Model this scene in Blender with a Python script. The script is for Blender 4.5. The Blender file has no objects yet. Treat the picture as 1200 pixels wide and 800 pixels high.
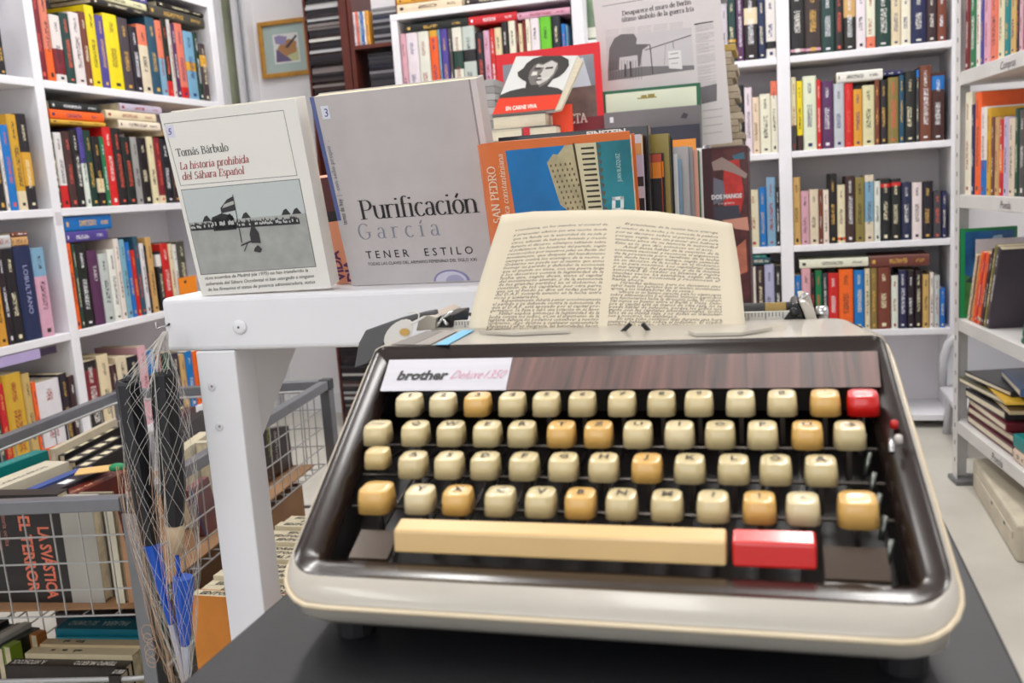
import bpy, bmesh, math, random
from mathutils import Vector, Matrix
random.seed(7)
C = bpy.context.scene.collection
SC = bpy.context.scene
H = 0.90                       # camera height above the floor
# ---------------------------------------------------------------- camera
F = 1100.0                     # focal length in pixels of the 1200 px wide frame
PITCH, ROLL, YAW = 0.158, 0.068, math.radians(16.0)
def _cam_rows():
    f = Vector((0, math.cos(PITCH), -math.sin(PITCH))); r = Vector((1, 0, 0)); d = f.cross(r)
    c, s = math.cos(ROLL), math.sin(ROLL)
    r2 = r*c + d*s; d2 = -r*s + d*c
    R = Matrix.Rotation(YAW, 3, 'Z')
    return R @ r2, R @ d2, R @ f
CR, CD, CF = _cam_rows()
cam_data = bpy.data.cameras.new('camera'); cam = bpy.data.objects.new('camera', cam_data); C.objects.link(cam)
mw = Matrix.Identity(4)
for i in range(3):
    mw[i][0] = CR[i]; mw[i][1] = -CD[i]; mw[i][2] = -CF[i]
mw[2][3] = H
cam.matrix_world = mw
cam_data.sensor_width = 36.0; cam_data.lens = 36.0*F/1200.0
cam_data.clip_start = 0.02; cam_data.clip_end = 50
cam_data.dof.use_dof = True; cam_data.dof.focus_distance = 0.86; cam_data.dof.aperture_fstop = 13.0
SC.camera = cam
SC.view_settings.view_transform = 'Standard'; SC.view_settings.look = 'None'
SC.view_settings.exposure = 0.32; SC.view_settings.gamma = 1.0; SC.view_settings.use_curve_mapping = False
# ---------------------------------------------------------------- world
w = bpy.data.worlds.new('world'); SC.world = w; w.use_nodes = True
w.node_tree.nodes['Background'].inputs[0].default_value = (0.9, 0.95, 1.0, 1)
w.node_tree.nodes['Background'].inputs[1].default_value = 0.6
# ---------------------------------------------------------------- large area lights (under the ceiling lamps)
def area(name, loc, sx, sy, power, col=(1, 1, 1), rot=(0, 0, 0)):
    l = bpy.data.lights.new(name, 'AREA'); l.shape = 'RECTANGLE'; l.size = sx; l.size_y = sy
    l.energy = power; l.color = col
    o = bpy.data.objects.new(name, l); o.location = loc; o.rotation_euler = rot; C.objects.link(o); return o
CEIL = 2.75
LAMPS = [(-1.35, 1.0), (-1.2, 2.75), (0.1, 1.9), (-0.3, -0.4), (0.95, 0.4), (-1.3, -1.2), (0.35, 3.0)]
LAMP_POWER = [7, 17, 13, 4.5, 5, 4, 12]
for i, (x, y) in enumerate(LAMPS):
    area('ceiling_light_source', (x, y, CEIL-0.09), 0.20, 1.1, LAMP_POWER[i], (1.0, 0.985, 0.96))
# soft cool area light behind the camera; no window is modelled in that wall
area('rear_cool_light', (-0.6, -2.25, 1.55), 2.2, 1.4, 17, (0.86, 0.93, 1.0), (math.radians(90), 0, 0))

# ---------------------------------------------------------------- picture rays to places on real planes
def ray(px, py): return CR*((px-600)/F) + CD*((py-400)/F) + CF
def on_z(px, py, z): d = ray(px, py); t = z/d.z; return Vector((d.x*t, d.y*t, z+H))
def on_y(px, py, y): d = ray(px, py); t = y/d.y; return Vector((d.x*t, y, d.z*t+H))
def on_x(px, py, x): d = ray(px, py); t = x/d.x; return Vector((x, d.y*t, d.z*t+H))
def on_plane(px, py, P, n):
    o = Vector((0, 0, H)); d = ray(px, py); t = (P-o).dot(n)/d.dot(n); return o+d*t
def along(P, D, axis, c):
    """how far along P + t*D the picture coordinate reaches c"""
    P = Vector(P)-Vector((0, 0, H)); D = Vector(D); R = (CR, CD)[axis]; c = (c-(600, 400)[axis])/F
    return (c*P.dot(CF)-P.dot(R))/(D.dot(R)-c*D.dot(CF))

# ---------------------------------------------------------------- materials
def lin(c):
    def f(v):
        v /= 255.0
        return v/12.92 if v <= 0.04045 else ((v+0.055)/1.055)**2.4
    return (f(c[0]), f(c[1]), f(c[2]), 1)
MATS = {}
def mat(name, rgb, rough=0.6, metal=0.0, noise=0.0, nscale=20.0, bump=0.0, bscale=200.0, coat=0.0, emit=0.0, alpha=None, spec=0.5, stretch=None):
    if name in MATS: return MATS[name]
    m = bpy.data.materials.new(name); m.use_nodes = True; nt = m.node_tree; b = nt.nodes['Principled BSDF']
    col = lin(rgb); b.inputs['Base Color'].default_value = col; b.inputs['Roughness'].default_value = rough
    b.inputs['Metallic'].default_value = metal; b.inputs['Coat Weight'].default_value = coat
    b.inputs['Specular IOR Level'].default_value = spec; b.inputs['Coat Roughness'].default_value = 0.08
    tc = nt.nodes.new('ShaderNodeTexCoord'); src = tc.outputs['Object']
    if stretch:
        mp = nt.nodes.new('ShaderNodeMapping'); mp.inputs['Scale'].default_value = stretch
        nt.links.new(src, mp.inputs['Vector']); src = mp.outputs['Vector']
    if noise:
        n = nt.nodes.new('ShaderNodeTexNoise'); n.inputs['Scale'].default_value = nscale; n.inputs['Detail'].default_value = 5
        nt.links.new(src, n.inputs['Vector'])
        r = nt.nodes.new('ShaderNodeMapRange'); r.inputs['From Min'].default_value = 0.3; r.inputs['From Max'].default_value = 0.7
        r.inputs['To Min'].default_value = 1-noise; r.inputs['To Max'].default_value = 1+noise*0.5
        mx = nt.nodes.new('ShaderNodeMix'); mx.data_type = 'RGBA'; mx.blend_type = 'MULTIPLY'; mx.inputs[0].default_value = 1
        mx.inputs[6].default_value = col
        nt.links.new(n.outputs['Fac'], r.inputs['Value']); nt.links.new(r.outputs['Result'], mx.inputs[7]); nt.links.new(mx.outputs[2], b.inputs['Base Color'])
    if bump:
        n2 = nt.nodes.new('ShaderNodeTexNoise'); n2.inputs['Scale'].default_value = bscale; n2.inputs['Detail'].default_value = 3
        nt.links.new(tc.outputs['Object'], n2.inputs['Vector'])
        bp = nt.nodes.new('ShaderNodeBump'); bp.inputs['Strength'].default_value = bump; bp.inputs['Distance'].default_value = 0.001
        nt.links.new(n2.outputs['Fac'], bp.inputs['Height']); nt.links.new(bp.outputs['Normal'], b.inputs['Normal'])
    if emit: b.inputs['Emission Color'].default_value = col; b.inputs['Emission Strength'].default_value = emit
    if alpha is not None: b.inputs['Alpha'].default_value = alpha
    MATS[name] = m; return m
def flat(rgb): return mat('print_%02x%02x%02x' % tuple(int(v) for v in rgb), rgb, 0.55)
def glass_mat():
    m = mat('window_glass', (225, 235, 225), 0.05); m.node_tree.nodes['Principled BSDF'].inputs['Transmission Weight'].default_value = 0.9
    return m

def book_material(name, spine):
    m = bpy.data.materials.new(name); m.use_nodes = True; nt = m.node_tree; N = nt.nodes; L = nt.links
    b = N['Principled BSDF']; b.inputs['Roughness'].default_value = 0.42
    oi = N.new('ShaderNodeObjectInfo'); tc = N.new('ShaderNodeTexCoord')
    def math_(op, a, c=None, d=None):
        n = N.new('ShaderNodeMath'); n.operation = op
        for i, v in enumerate((a, c, d)):
            if v is None: continue
            if isinstance(v, (int, float)): n.inputs[i].default_value = v
            else: L.new(v, n.inputs[i])
        return n.outputs[0]
    def attr(nm):
        a = N.new('ShaderNodeAttribute'); a.attribute_type = 'OBJECT'; a.attribute_name = nm; return a
    def mixc(f, a, c):
        n = N.new('ShaderNodeMix'); n.data_type = 'RGBA'; L.new(f, n.inputs[0])
        for i, v in ((6, a), (7, c)):
            if isinstance(v, tuple): n.inputs[i].default_value = v
            else: L.new(v, n.inputs[i])
        return n.outputs[2]
    sg = N.new('ShaderNodeSeparateXYZ'); L.new(tc.outputs['Generated'], sg.inputs[0])
    so = N.new('ShaderNodeSeparateXYZ'); L.new(tc.outputs['Object'], so.inputs[0])
    gx, gz = sg.outputs[0], sg.outputs[2]; rnd = oi.outputs['Random']
    def window(v, lo, hi): return math_('MULTIPLY', math_('GREATER_THAN', v, lo), math_('LESS_THAN', v, hi))
    base = oi.outputs['Color']
    band = window(gz, attr('band_low').outputs['Fac'], attr('band_high').outputs['Fac'])
    base = mixc(band, base, attr('band').outputs['Color'])
    # light scuffing of the cover
    nz = N.new('ShaderNodeTexNoise'); nz.inputs['Scale'].default_value = 40; nz.inputs['Detail'].default_value = 4; L.new(tc.outputs['Object'], nz.inputs['Vector'])
    if spine:
        cv = N.new('ShaderNodeCombineXYZ'); L.new(math_('MULTIPLY', so.outputs[0], 0.75), cv.inputs[0]); L.new(so.outputs[2], cv.inputs[2])
        L.new(math_('MULTIPLY', rnd, 7.0), cv.inputs[1])
        tn = N.new('ShaderNodeTexNoise'); tn.inputs['Scale'].default_value = 420; tn.inputs['Detail'].default_value = 1.0; L.new(cv.outputs[0], tn.inputs['Vector'])
        ink = math_('GREATER_THAN', tn.outputs['Fac'], 0.51)
        r2 = math_('FRACT', math_('MULTIPLY', rnd, 13.7)); r3 = math_('FRACT', math_('MULTIPLY', rnd, 57.3))
        title = math_('MULTIPLY', window(gx, math_('MULTIPLY_ADD', r2, 0.1, 0.24), math_('MULTIPLY_ADD', r2, 0.12, 0.62)),
                      window(gz, math_('MULTIPLY_ADD', r3, 0.12, 0.22), math_('MULTIPLY_ADD', r2, 0.2, 0.5)))
        author = math_('MULTIPLY', window(gx, 0.36, 0.62), window(gz, math_('MULTIPLY_ADD', r3, 0.06, 0.72), math_('MULTIPLY_ADD', r2, 0.05, 0.88)))
        mark = math_('MULTIPLY', window(gx, 0.34, 0.66), window(gz, 0.045, math_('MULTIPLY_ADD', r3, 0.03, 0.07)))
        m1 = math_('MAXIMUM', math_('MULTIPLY', math_('MAXIMUM', title, author), ink), mark)
        base = mixc(math_('MULTIPLY', m1, attr('printed').outputs['Fac']), base, attr('ink').outputs['Color'])
    mr = N.new('ShaderNodeMapRange'); mr.inputs['To Min'].default_value = 0.86; mr.inputs['To Max'].default_value = 1.08; L.new(nz.outputs['Fac'], mr.inputs['Value'])
    mm = N.new('ShaderNodeMix'); mm.data_type = 'RGBA'; mm.blend_type = 'MULTIPLY'; mm.inputs[0].default_value = 1
    L.new(base, mm.inputs[6]); L.new(mr.outputs['Result'], mm.inputs[7]); L.new(mm.outputs[2], b.inputs['Base Color'])
    return m
BM_SPINE = book_material('book_spine_print', True)
BM_BOARD = book_material('book_cover_board', False)
M_PAGES = mat('book_pages', (222, 208, 178), 0.9, noise=0.25, nscale=300, stretch=(8, 0.2, 0.2))
M_PAGES_FLAT = mat('page_edges', (226, 216, 192), 0.9, noise=0.22, nscale=260, stretch=(0.2, 0.2, 8))
M_WHITE = mat('white_paint', (236, 236, 240), 0.45, noise=0.05, nscale=3, bump=0.1, bscale=60)
M_SHELF = mat('white_shelf_paint', (234, 233, 238), 0.5, noise=0.07, nscale=6)
M_SHELFBACK = mat('shelf_back_board', (238, 235, 240), 0.6, noise=0.06, nscale=5)
M_WALL = mat('wall_plaster', (240, 238, 240), 0.85, noise=0.05, nscale=2, bump=0.2, bscale=80)

# ---------------------------------------------------------------- mesh helpers
def link(o, parent=None):
    C.objects.link(o)
    if parent is not None: o.parent = parent
    return o
def tag(o, label=None, cat=None, group=None, kind=None):
    if label: o['label'] = label
    if cat: o['category'] = cat
    if group: o['group'] = group
    if kind: o['kind'] = kind
    return o
def empty(name, loc, label, cat, group=None, rz=0.0):
    o = bpy.data.objects.new(name, None); o.location = loc; o.rotation_euler = (0, 0, rz); o.empty_display_size = 0.05
    C.objects.link(o); return tag(o, label, cat, group)
def mesh(name, vs, fs, m, parent=None, loc=None, smooth=False, rot=None, mats=None, mi=None, auto=None):
    """vs are relative to loc (own frame) ; parented objects are relative to the parent's frame"""
    me = bpy.data.meshes.new(name); me.from_pydata([tuple(v) for v in vs], [], fs)
    for x in (mats or [m]): me.materials.append(x)
    if mi: me.polygons.foreach_set('material_index', mi)
    if smooth: me.polygons.foreach_set('use_smooth', [True]*len(me.polygons))
    me.update()
    o = bpy.data.objects.new(name, me)
    if loc is not None: o.location = loc
    if rot is not None: o.rotation_euler = rot
    return link(o, parent)
class MB:
    """collects vertices and faces of one mesh"""
    def __init__(s): s.v = []; s.f = []
    def add(s, vs, fs):
        n = len(s.v); s.v += [Vector(v) for v in vs]; s.f += [tuple(i+n for i in f) for f in fs]; return s
    def box(s, a, b, M=None):
        x0, y0, z0 = a; x1, y1, z1 = b
        vs = [Vector(p) for p in ((x0,y0,z0),(x1,y0,z0),(x1,y1,z0),(x0,y1,z0),(x0,y0,z1),(x1,y0,z1),(x1,y1,z1),(x0,y1,z1))]
        if M is not None: vs = [M @ v for v in vs]
        return s.add(vs, [(0,3,2,1),(4,5,6,7),(0,1,5,4),(1,2,6,5),(2,3,7,6),(3,0,4,7)])
    def tube(s, pts, r, n=6, cap=True, r1=None, closed=False):
        pts = [Vector(p) for p in pts]; k = len(pts); base = len(s.v); up = None
        for i, p in enumerate(pts):
            if closed: d = (pts[(i+1) % k]-pts[i-1])
            else: d = (pts[min(i+1, k-1)]-pts[max(i-1, 0)])
            d.normalize()
            if up is None: up = d.orthogonal().normalized()
            a = (up-d*up.dot(d)); a = a.normalized() if a.length > 1e-6 else d.orthogonal().normalized(); up = a
            b = d.cross(a); rr = r if r1 is None else r+(r1-r)*i/(k-1)
            if isinstance(r, (list, tuple)): rr = r[i]
            for j in range(n):
                t = 2*math.pi*j/n; s.v.append(p+a*(math.cos(t)*rr)+b*(math.sin(t)*rr))
        rng = range(k) if closed else range(k-1)
        for i in rng:
            i2 = (i+1) % k
            for j in range(n):
                j2 = (j+1) % n; s.f.append((base+i*n+j, base+i*n+j2, base+i2*n+j2, base+i2*n+j))
        if cap and not closed:
            s.f.append(tuple(base+j for j in reversed(range(n)))); s.f.append(tuple(base+(k-1)*n+j for j in range(n)))
        return s
    def rings(s, R, cap0=True, cap1=True):
        base = len(s.v); n = len(R[0])
        for r in R: s.v += [Vector(p) for p in r]
        for i in range(len(R)-1):
            for j in range(n):
                j2 = (j+1) % n; s.f.append((base+i*n+j, base+i*n+j2, base+(i+1)*n+j2, base+(i+1)*n+j))
        if cap0: s.f.append(tuple(base+j for j in reversed(range(n))))
        if cap1: s.f.append(tuple(base+(len(R)-1)*n+j for j in range(n)))
        return s
    def build(s, name, m, parent=None, loc=None, smooth=False, rot=None, world=False):
        """world=True: vertices are world places; they are moved into the frame of loc or parent"""
        vs = s.v
        if world:
            o = Vector(loc) if loc is not None else Vector((0, 0, 0))
            if parent is not None:
                P = Matrix.Translation(parent.location) @ parent.rotation_euler.to_matrix().to_4x4()
                inv = P.inverted(); vs = [inv @ v for v in vs]; return mesh(name, vs, s.f, m, parent, None, smooth)
            vs = [v-o for v in vs]
        return mesh(name, vs, s.f, m, parent, loc, smooth, rot)
def bevel(o, width=0.003, seg=2, angle=35):
    b = o.modifiers.new('bevel', 'BEVEL'); b.width = width; b.segments = seg; b.limit_method = 'ANGLE'; b.angle_limit = math.radians(angle)
    return o
def shade(o, angle=40):
    me = o.data; bm = bmesh.new(); bm.from_mesh(me)
    for f in bm.faces: f.smooth = True
    for e in bm.edges:
        if len(e.link_faces) == 2 and e.calc_face_angle(0) > math.radians(angle): e.smooth = False
    bm.to_mesh(me); bm.free(); return o
def rrect(x0, x1, y0, y1, r, z=0.0, n=4):
    P = []
    for cx, cy, a0 in ((x1-r, y1-r, 0), (x0+r, y1-r, 90), (x0+r, y0+r, 180), (x1-r, y0+r, 270)):
        for i in range(n+1):
            a = math.radians(a0+90*i/n); P.append(Vector((cx+r*math.cos(a), cy+r*math.sin(a), z)))
    return P
def prism(pts, y0, y1):
    """outline in (x, z), counter-clockwise seen from -y"""
    n = len(pts); vs = [(p[0], y0, p[1]) for p in pts]+[(p[0], y1, p[1]) for p in pts]
    fs = [tuple(range(n)), tuple(reversed(range(n, 2*n)))]+[(i, i+n, (i+1) % n+n, (i+1) % n) for i in range(n)]
    return vs, fs

# ---------------------------------------------------------------- lettering
def text(name, s, size, m, parent, x, z, y=-0.0005, rot=0.0, shear=0.0, align='LEFT', bold=0.0, space=1.0, width=None, line=1.0, basis='XZ', word=1.0, res=2):
    cu = bpy.data.curves.new(name, 'FONT'); cu.body = s; cu.size = size; cu.align_x = align; cu.shear = shear
    cu.offset = bold; cu.space_character = space; cu.space_word = word; cu.resolution_u = res; cu.space_line = line
    tmp = bpy.data.objects.new('tmp', cu); me = bpy.data.meshes.new_from_object(tmp); bpy.data.objects.remove(tmp); me.name = name
    if width and len(me.vertices):
        xs = [v.co.x for v in me.vertices]; k = width/max(1e-6, max(xs)-min(xs)); me.transform(Matrix.Diagonal((k, 1, 1, 1)))
    if basis == 'XZ':
        me.transform(Matrix.Rotation(rot, 4, 'Z')); me.transform(Matrix.Rotation(math.pi/2, 4, 'X'))
        me.transform(Matrix.Translation((x, y, z)))
    else:
        me.transform(Matrix.Rotation(rot, 4, 'Z')); me.transform(Matrix.Translation((x, z, y)))
    me.materials.clear(); me.materials.append(m)
    return link(bpy.data.objects.new(name, me), parent)

def _arc(cx, cy, rx, ry, a0, a1, n=None):
    n = n or max(4, int(abs(a1-a0)/18))
    return [(cx+rx*math.cos(math.radians(a0+(a1-a0)*i/n)), cy+ry*math.sin(math.radians(a0+(a1-a0)*i/n))) for i in range(n+1)]
X = 0.47
def _g():
    G = {}
    bowl = lambda cx: _arc(cx, 0.235, 0.19, 0.245, 0, 360, 20)
    G['o'] = (0.5, [bowl(0.25)], []); G['c'] = (0.44, [_arc(0.25, 0.235, 0.19, 0.245, 50, 320)], [])
    G['e'] = (0.46, [_arc(0.25, 0.235, 0.19, 0.245, 0, 325), [(0.06, 0.25), (0.43, 0.25)]], [])
    G['a'] = (0.47, [[(0.35, 0.06), (0.35, 0.33)]+_arc(0.22, 0.34, 0.13, 0.14, 0, 160), _arc(0.2, 0.13, 0.14, 0.13, 60, 330), [(0.35, 0.06), (0.38, 0.0), (0.45, 0.02)]], [])
    G['n'] = (0.56, [[(0.1, 0), (0.1, X)], [(0.1, 0.34)]+_arc(0.27, 0.32, 0.17, 0.16, 150, 0)+[(0.44, 0)]], [(0.1, 0, 0.2), (0.44, 0, 0.2), (0.06, X, 0.08)])
    G['h'] = (0.56, [[(0.1, 0), (0.1, 0.74)], [(0.1, 0.34)]+_arc(0.27, 0.32, 0.17, 0.16, 150, 0)+[(0.44, 0)]], [(0.1, 0, 0.2), (0.44, 0, 0.2), (0.06, 0.74, 0.08)])
    G['m'] = (0.84, [[(0.1, 0), (0.1, X)], [(0.1, 0.34)]+_arc(0.25, 0.32, 0.16, 0.16, 150, 0)+[(0.41, 0)], [(0.41, 0.34)]+_arc(0.56, 0.32, 0.16, 0.16, 150, 0)+[(0.72, 0)]], [(0.1, 0, 0.2), (0.41, 0, 0.2), (0.72, 0, 0.2), (0.06, X, 0.08)])
    G['r'] = (0.4, [[(0.1, 0), (0.1, X)], [(0.1, 0.32)]+_arc(0.27, 0.32, 0.17, 0.16, 150, 50)], [(0.1, 0, 0.22), (0.06, X, 0.08)])
    G['i'] = (0.28, [[(0.13, 0), (0.13, X)], [(0.13, 0.63), (0.13, 0.69)]], [(0.13, 0, 0.2), (0.09, X, 0.08)])
    G['l'] = (0.28, [[(0.13, 0), (0.13, 0.74)]], [(0.13, 0, 0.2), (0.09, 0.74, 0.08)])
    G['u'] = (0.56, [[(0.1, X)]+_arc(0.27, 0.16, 0.17, 0.17, 180, 350), [(0.44, X), (0.44, 0)]], [(0.06, X, 0.1), (0.4, X, 0.1), (0.48, 0, 0.1)])
    G['s'] = (0.38, [_arc(0.19, 0.355, 0.12, 0.12, 40, 230)+_arc(0.19, 0.12, 0.13, 0.13, 60, -140)], [])
    G['t'] = (0.33, [[(0.14, 0.62), (0.14, 0.1)]+_arc(0.22, 0.1, 0.08, 0.1, 180, 330), [(0.03, X), (0.28, X)]], [])
    G['f'] = (0.33, [[(0.12, 0), (0.12, 0.58)]+_arc(0.24, 0.6, 0.12, 0.14, 180, 50), [(0.03, X), (0.28, X)]], [(0.12, 0, 0.2)])
    G['b'] = (0.53, [[(0.1, 0), (0.1, 0.74)], bowl(0.27)], [(0.06, 0.74, 0.08)])
    G['p'] = (0.53, [[(0.1, -0.24), (0.1, X)], bowl(0.28)], [(0.1, -0.24, 0.2), (0.06, X, 0.08)])
    G['d'] = (0.54, [[(0.42, 0), (0.42, 0.74)], bowl(0.24)], [(0.38, 0.74, 0.08), (0.46, 0, 0.08)])
    G['q'] = (0.53, [[(0.42, -0.24), (0.42, X)], bowl(0.24)], [(0.42, -0.24, 0.2)])
    G['g'] = (0.5, [_arc(0.23, 0.3, 0.15, 0.17, 0, 360, 16), [(0.15, 0.12), (0.1, 0.04), (0.3, 0.01), (0.42, -0.08)]+_arc(0.24, -0.12, 0.17, 0.1, 0, -250), [(0.34, 0.42), (0.46, 0.46)]], [])
    G['v'] = (0.46, [[(0.04, X), (0.22, 0)], [(0.22, 0), (0.4, X)]], [(0.05, X, 0.16), (0.39, X, 0.14)])
    G['T'] = (0.62, [[(0.31, 0), (0.31, 0.68)], [(0.04, 0.68), (0.58, 0.68)], [(0.04, 0.68), (0.04, 0.56)], [(0.58, 0.68), (0.58, 0.56)]], [(0.31, 0, 0.22)])
    G['B'] = (0.6, [[(0.13, 0), (0.13, 0.68)], [(0.13, 0.68)]+_arc(0.28, 0.53, 0.19, 0.15, 90, -90)+[(0.13, 0.37)], [(0.13, 0.37)]+_arc(0.3, 0.185, 0.22, 0.185, 90, -90)+[(0.13, 0)]], [(0.1, 0, 0.14), (0.1, 0.68, 0.14)])
    G['P'] = (0.58, [[(0.13, 0), (0.13, 0.68)], [(0.13, 0.68)]+_arc(0.3, 0.5, 0.21, 0.18, 90, -90)+[(0.13, 0.32)]], [(0.13, 0, 0.22), (0.1, 0.68, 0.14)])
    G['R'] = (0.64, G['P'][1]+[[(0.3, 0.32), (0.56, 0.0)]], [(0.13, 0, 0.22), (0.1, 0.68, 0.14), (0.57, 0, 0.12)])
    G['L'] = (0.54, [[(0.13, 0), (0.13, 0.68)], [(0.13, 0), (0.48, 0)], [(0.48, 0), (0.48, 0.15)]], [(0.13, 0.68, 0.22)])
    G['E'] = (0.56, [[(0.13, 0), (0.13, 0.68)], [(0.13, 0), (0.5, 0)], [(0.13, 0.68), (0.48, 0.68)], [(0.13, 0.35), (0.38, 0.35)], [(0.5, 0), (0.5, 0.14)], [(0.48, 0.68), (0.48, 0.55)]], [(0.1, 0, 0.14), (0.1, 0.68, 0.14)])
    G['S'] = (0.5, [_arc(0.25, 0.51, 0.17, 0.17, 30, 240)+_arc(0.24, 0.17, 0.19, 0.18, 65, -150)], [])
    G['G'] = (0.68, [_arc(0.34, 0.34, 0.28, 0.35, 45, 320), [(0.56, 0.12), (0.56, 0.3)]], [(0.54, 0.3, 0.2)])
    G['D'] = (0.68, [[(0.13, 0), (0.13, 0.68)], [(0.13, 0.68)]+_arc(0.28, 0.34, 0.32, 0.34, 90, -90)+[(0.13, 0)]], [(0.1, 0, 0.14), (0.1, 0.68, 0.14)])
    G['O'] = (0.7, [_arc(0.35, 0.34, 0.29, 0.35, 0, 360, 24)], [])
    G['N'] = (0.7, [[(0.13, 0), (0.13, 0.68)], [(0.13, 0.68), (0.57, 0)], [(0.57, 0), (0.57, 0.68)]], [(0.13, 0, 0.18), (0.1, 0.68, 0.14), (0.57, 0.68, 0.18)])
    G['A'] = (0.66, [[(0.06, 0), (0.32, 0.69)], [(0.32, 0.69), (0.58, 0)], [(0.15, 0.23), (0.49, 0.23)]], [(0.07, 0, 0.16), (0.58, 0, 0.18)])
    G['V'] = (0.64, [[(0.06, 0.68), (0.32, 0)], [(0.32, 0), (0.58, 0.68)]], [(0.07, 0.68, 0.18), (0.58, 0.68, 0.16)])
    G['I'] = (0.3, [[(0.15, 0), (0.15, 0.68)]], [(0.15, 0, 0.2), (0.15, 0.68, 0.2)])
    for a, b_ in (('á', 'a'), ('ó', 'o'), ('é', 'e'), ('ú', 'u')):
        g = G[b_]; G[a] = (g[0], g[1]+[[(0.2, 0.56), (0.31, 0.7)]], g[2])
    g = G['i']; G['í'] = (g[0], [g[1][0], [(0.1, 0.56), (0.21, 0.7)]], g[2])
    g = G['n']; G['ñ'] = (g[0], g[1]+[[(0.14, 0.58), (0.22, 0.63), (0.32, 0.58), (0.4, 0.63)]], g[2])
    return G
GL = _g()
def serif_text(name, s, size, m, parent, x, z, y=-0.0005, thick=0.1, thin=0.035, slant=0.0, rot=0.0, width=None, track=0.0, serifs=True):
    """lettering with thick stems and thin hairlines, drawn stroke by stroke"""
    vs, fs = [], []; cx = 0.0
    def quad(p, q, w0, w1):
        dx, dy = q[0]-p[0], q[1]-p[1]; l = math.hypot(dx, dy) or 1; nx, ny = -dy/l, dx/l; b = len(vs)
        vs.extend([(p[0]-nx*w0/2, p[1]-ny*w0/2), (q[0]-nx*w1/2, q[1]-ny*w1/2), (q[0]+nx*w1/2, q[1]+ny*w1/2), (p[0]+nx*w0/2, p[1]+ny*w0/2)]); fs.append((b, b+1, b+2, b+3))
    for ch in s:
        if ch == ' ': cx += 0.3+track; continue
        if ch not in GL: cx += 0.3; continue
        wd, st, sf = GL[ch]
        for pts in st:
            P = [(cx+a+slant*b_, b_) for a, b_ in pts]; ww = []
            for i in range(len(P)):
                a, b_ = P[max(i-1, 0)], P[min(i+1, len(P)-1)]; l = math.hypot(b_[0]-a[0], b_[1]-a[1]) or 1
                ww.append(thin+(thick-thin)*abs((b_[1]-a[1])/l)**1.6)
            for i in range(len(P)-1): quad(P[i], P[i+1], ww[i], ww[i+1])
        if serifs:
            for a, b_, l in sf: quad((cx+a-l/2-thick*0.3+slant*b_, b_), (cx+a+l/2+thick*0.3+slant*b_, b_), thin*1.1, thin*1.1)
        cx += wd+track
    k = size
    kx = (width/cx) if width else k
    c_, s_ = math.cos(rot), math.sin(rot)
    V = []
    for a, b_ in vs:
        a, b_ = a*kx, b_*k; V.append((x+a*c_-b_*s_, y, z+a*s_+b_*c_))
    return mesh(name, V, fs, m, parent)
def poly(name, pts, m, parent, layer=1, up='XZ'):
    """flat printed shape on a cover, in the cover's own x, z"""
    y = -0.00012*layer
    vs = [(p[0], y, p[1]) for p in pts] if up == 'XZ' else [(p[0], p[1], -y) for p in pts]
    return mesh(name, vs, [tuple(range(len(pts)))], m, parent)
def polys(name, lst, m, parent, layer=1, y=None):
    y = -0.00012*layer if y is None else y; vs, fs = [], []
    for pts in lst:
        b = len(vs); vs += [(p[0], y, p[1]) for p in pts]; fs.append(tuple(range(b, b+len(pts))))
    return mesh(name, vs, fs, m, parent)
def rect(x0, z0, x1, z1): return [(x0, z0), (x1, z0), (x1, z1), (x0, z1)]
# ================================================================ the room
XL, XR, YB, YF = -2.50, 1.75, 3.65, -2.4
def structure(name, mb, m, **k): o = mb.build(name, m, **k); o['kind'] = 'structure'; return o
M_FLOOR = mat('floor_vinyl', (196, 192, 182), 0.35, noise=0.12, nscale=5, bump=0.1, bscale=30)
structure('floor', MB().box((XL-0.1, YF-0.1, -0.1), (XR+0.1, YB+0.1, 0)), M_FLOOR)
structure('ceiling', MB().box((XL-0.1, YF-0.1, CEIL), (XR+0.1, YB+0.1, CEIL+0.1)), mat('ceiling_paint', (235, 235, 235), 0.9))
structure('wall_left', MB().box((XL-0.1, YF-0.1, 0), (XL, YB+0.1, CEIL)), M_WALL)
structure('wall_back', MB().box((XL, YB, 0), (XR, YB+0.1, CEIL)), M_WALL)
structure('wall_right', MB().box((XR, YF-0.1, 0), (XR+0.1, YB+0.1, CEIL)), M_WALL)
structure('wall_front', MB().box((XL, YF-0.1, 0), (XR, YF, CEIL)), M_WALL)
structure('baseboard_back', MB().box((XL+0.015, YB-0.015, 0), (0.0, YB, 0.09)), M_WHITE)
# tall frosted window with pale frame on the back wall, beside the bookcase
wx = lambda px: on_y(px, 60, YB).x
wf = MB(); FB = YB-0.045
for xa, xb, dp in ((262, 268, .045), (283, 287, .05), (290, 293, .03), (296, 300, .055)): wf.box((wx(xa), YB-dp, 0), (wx(xb), YB-0.0005, 2.45))
wf.box((wx(268), FB, 2.40), (wx(283), YB-0.0005, 2.45)).box((wx(268), FB, 0.0), (wx(283), YB-0.0005, 0.93))
structure('window_1', wf, M_WHITE)
pn = MB().box((wx(268)+0.0005, YB-0.02, 0.9305), (wx(283)-0.0005, YB-0.012, 2.3995)); mesh('window_pane', pn.v, pn.f, mat('frosted_pane', (150, 155, 130), 0.15, noise=0.3, nscale=4), bpy.data.objects['window_1'])
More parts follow.
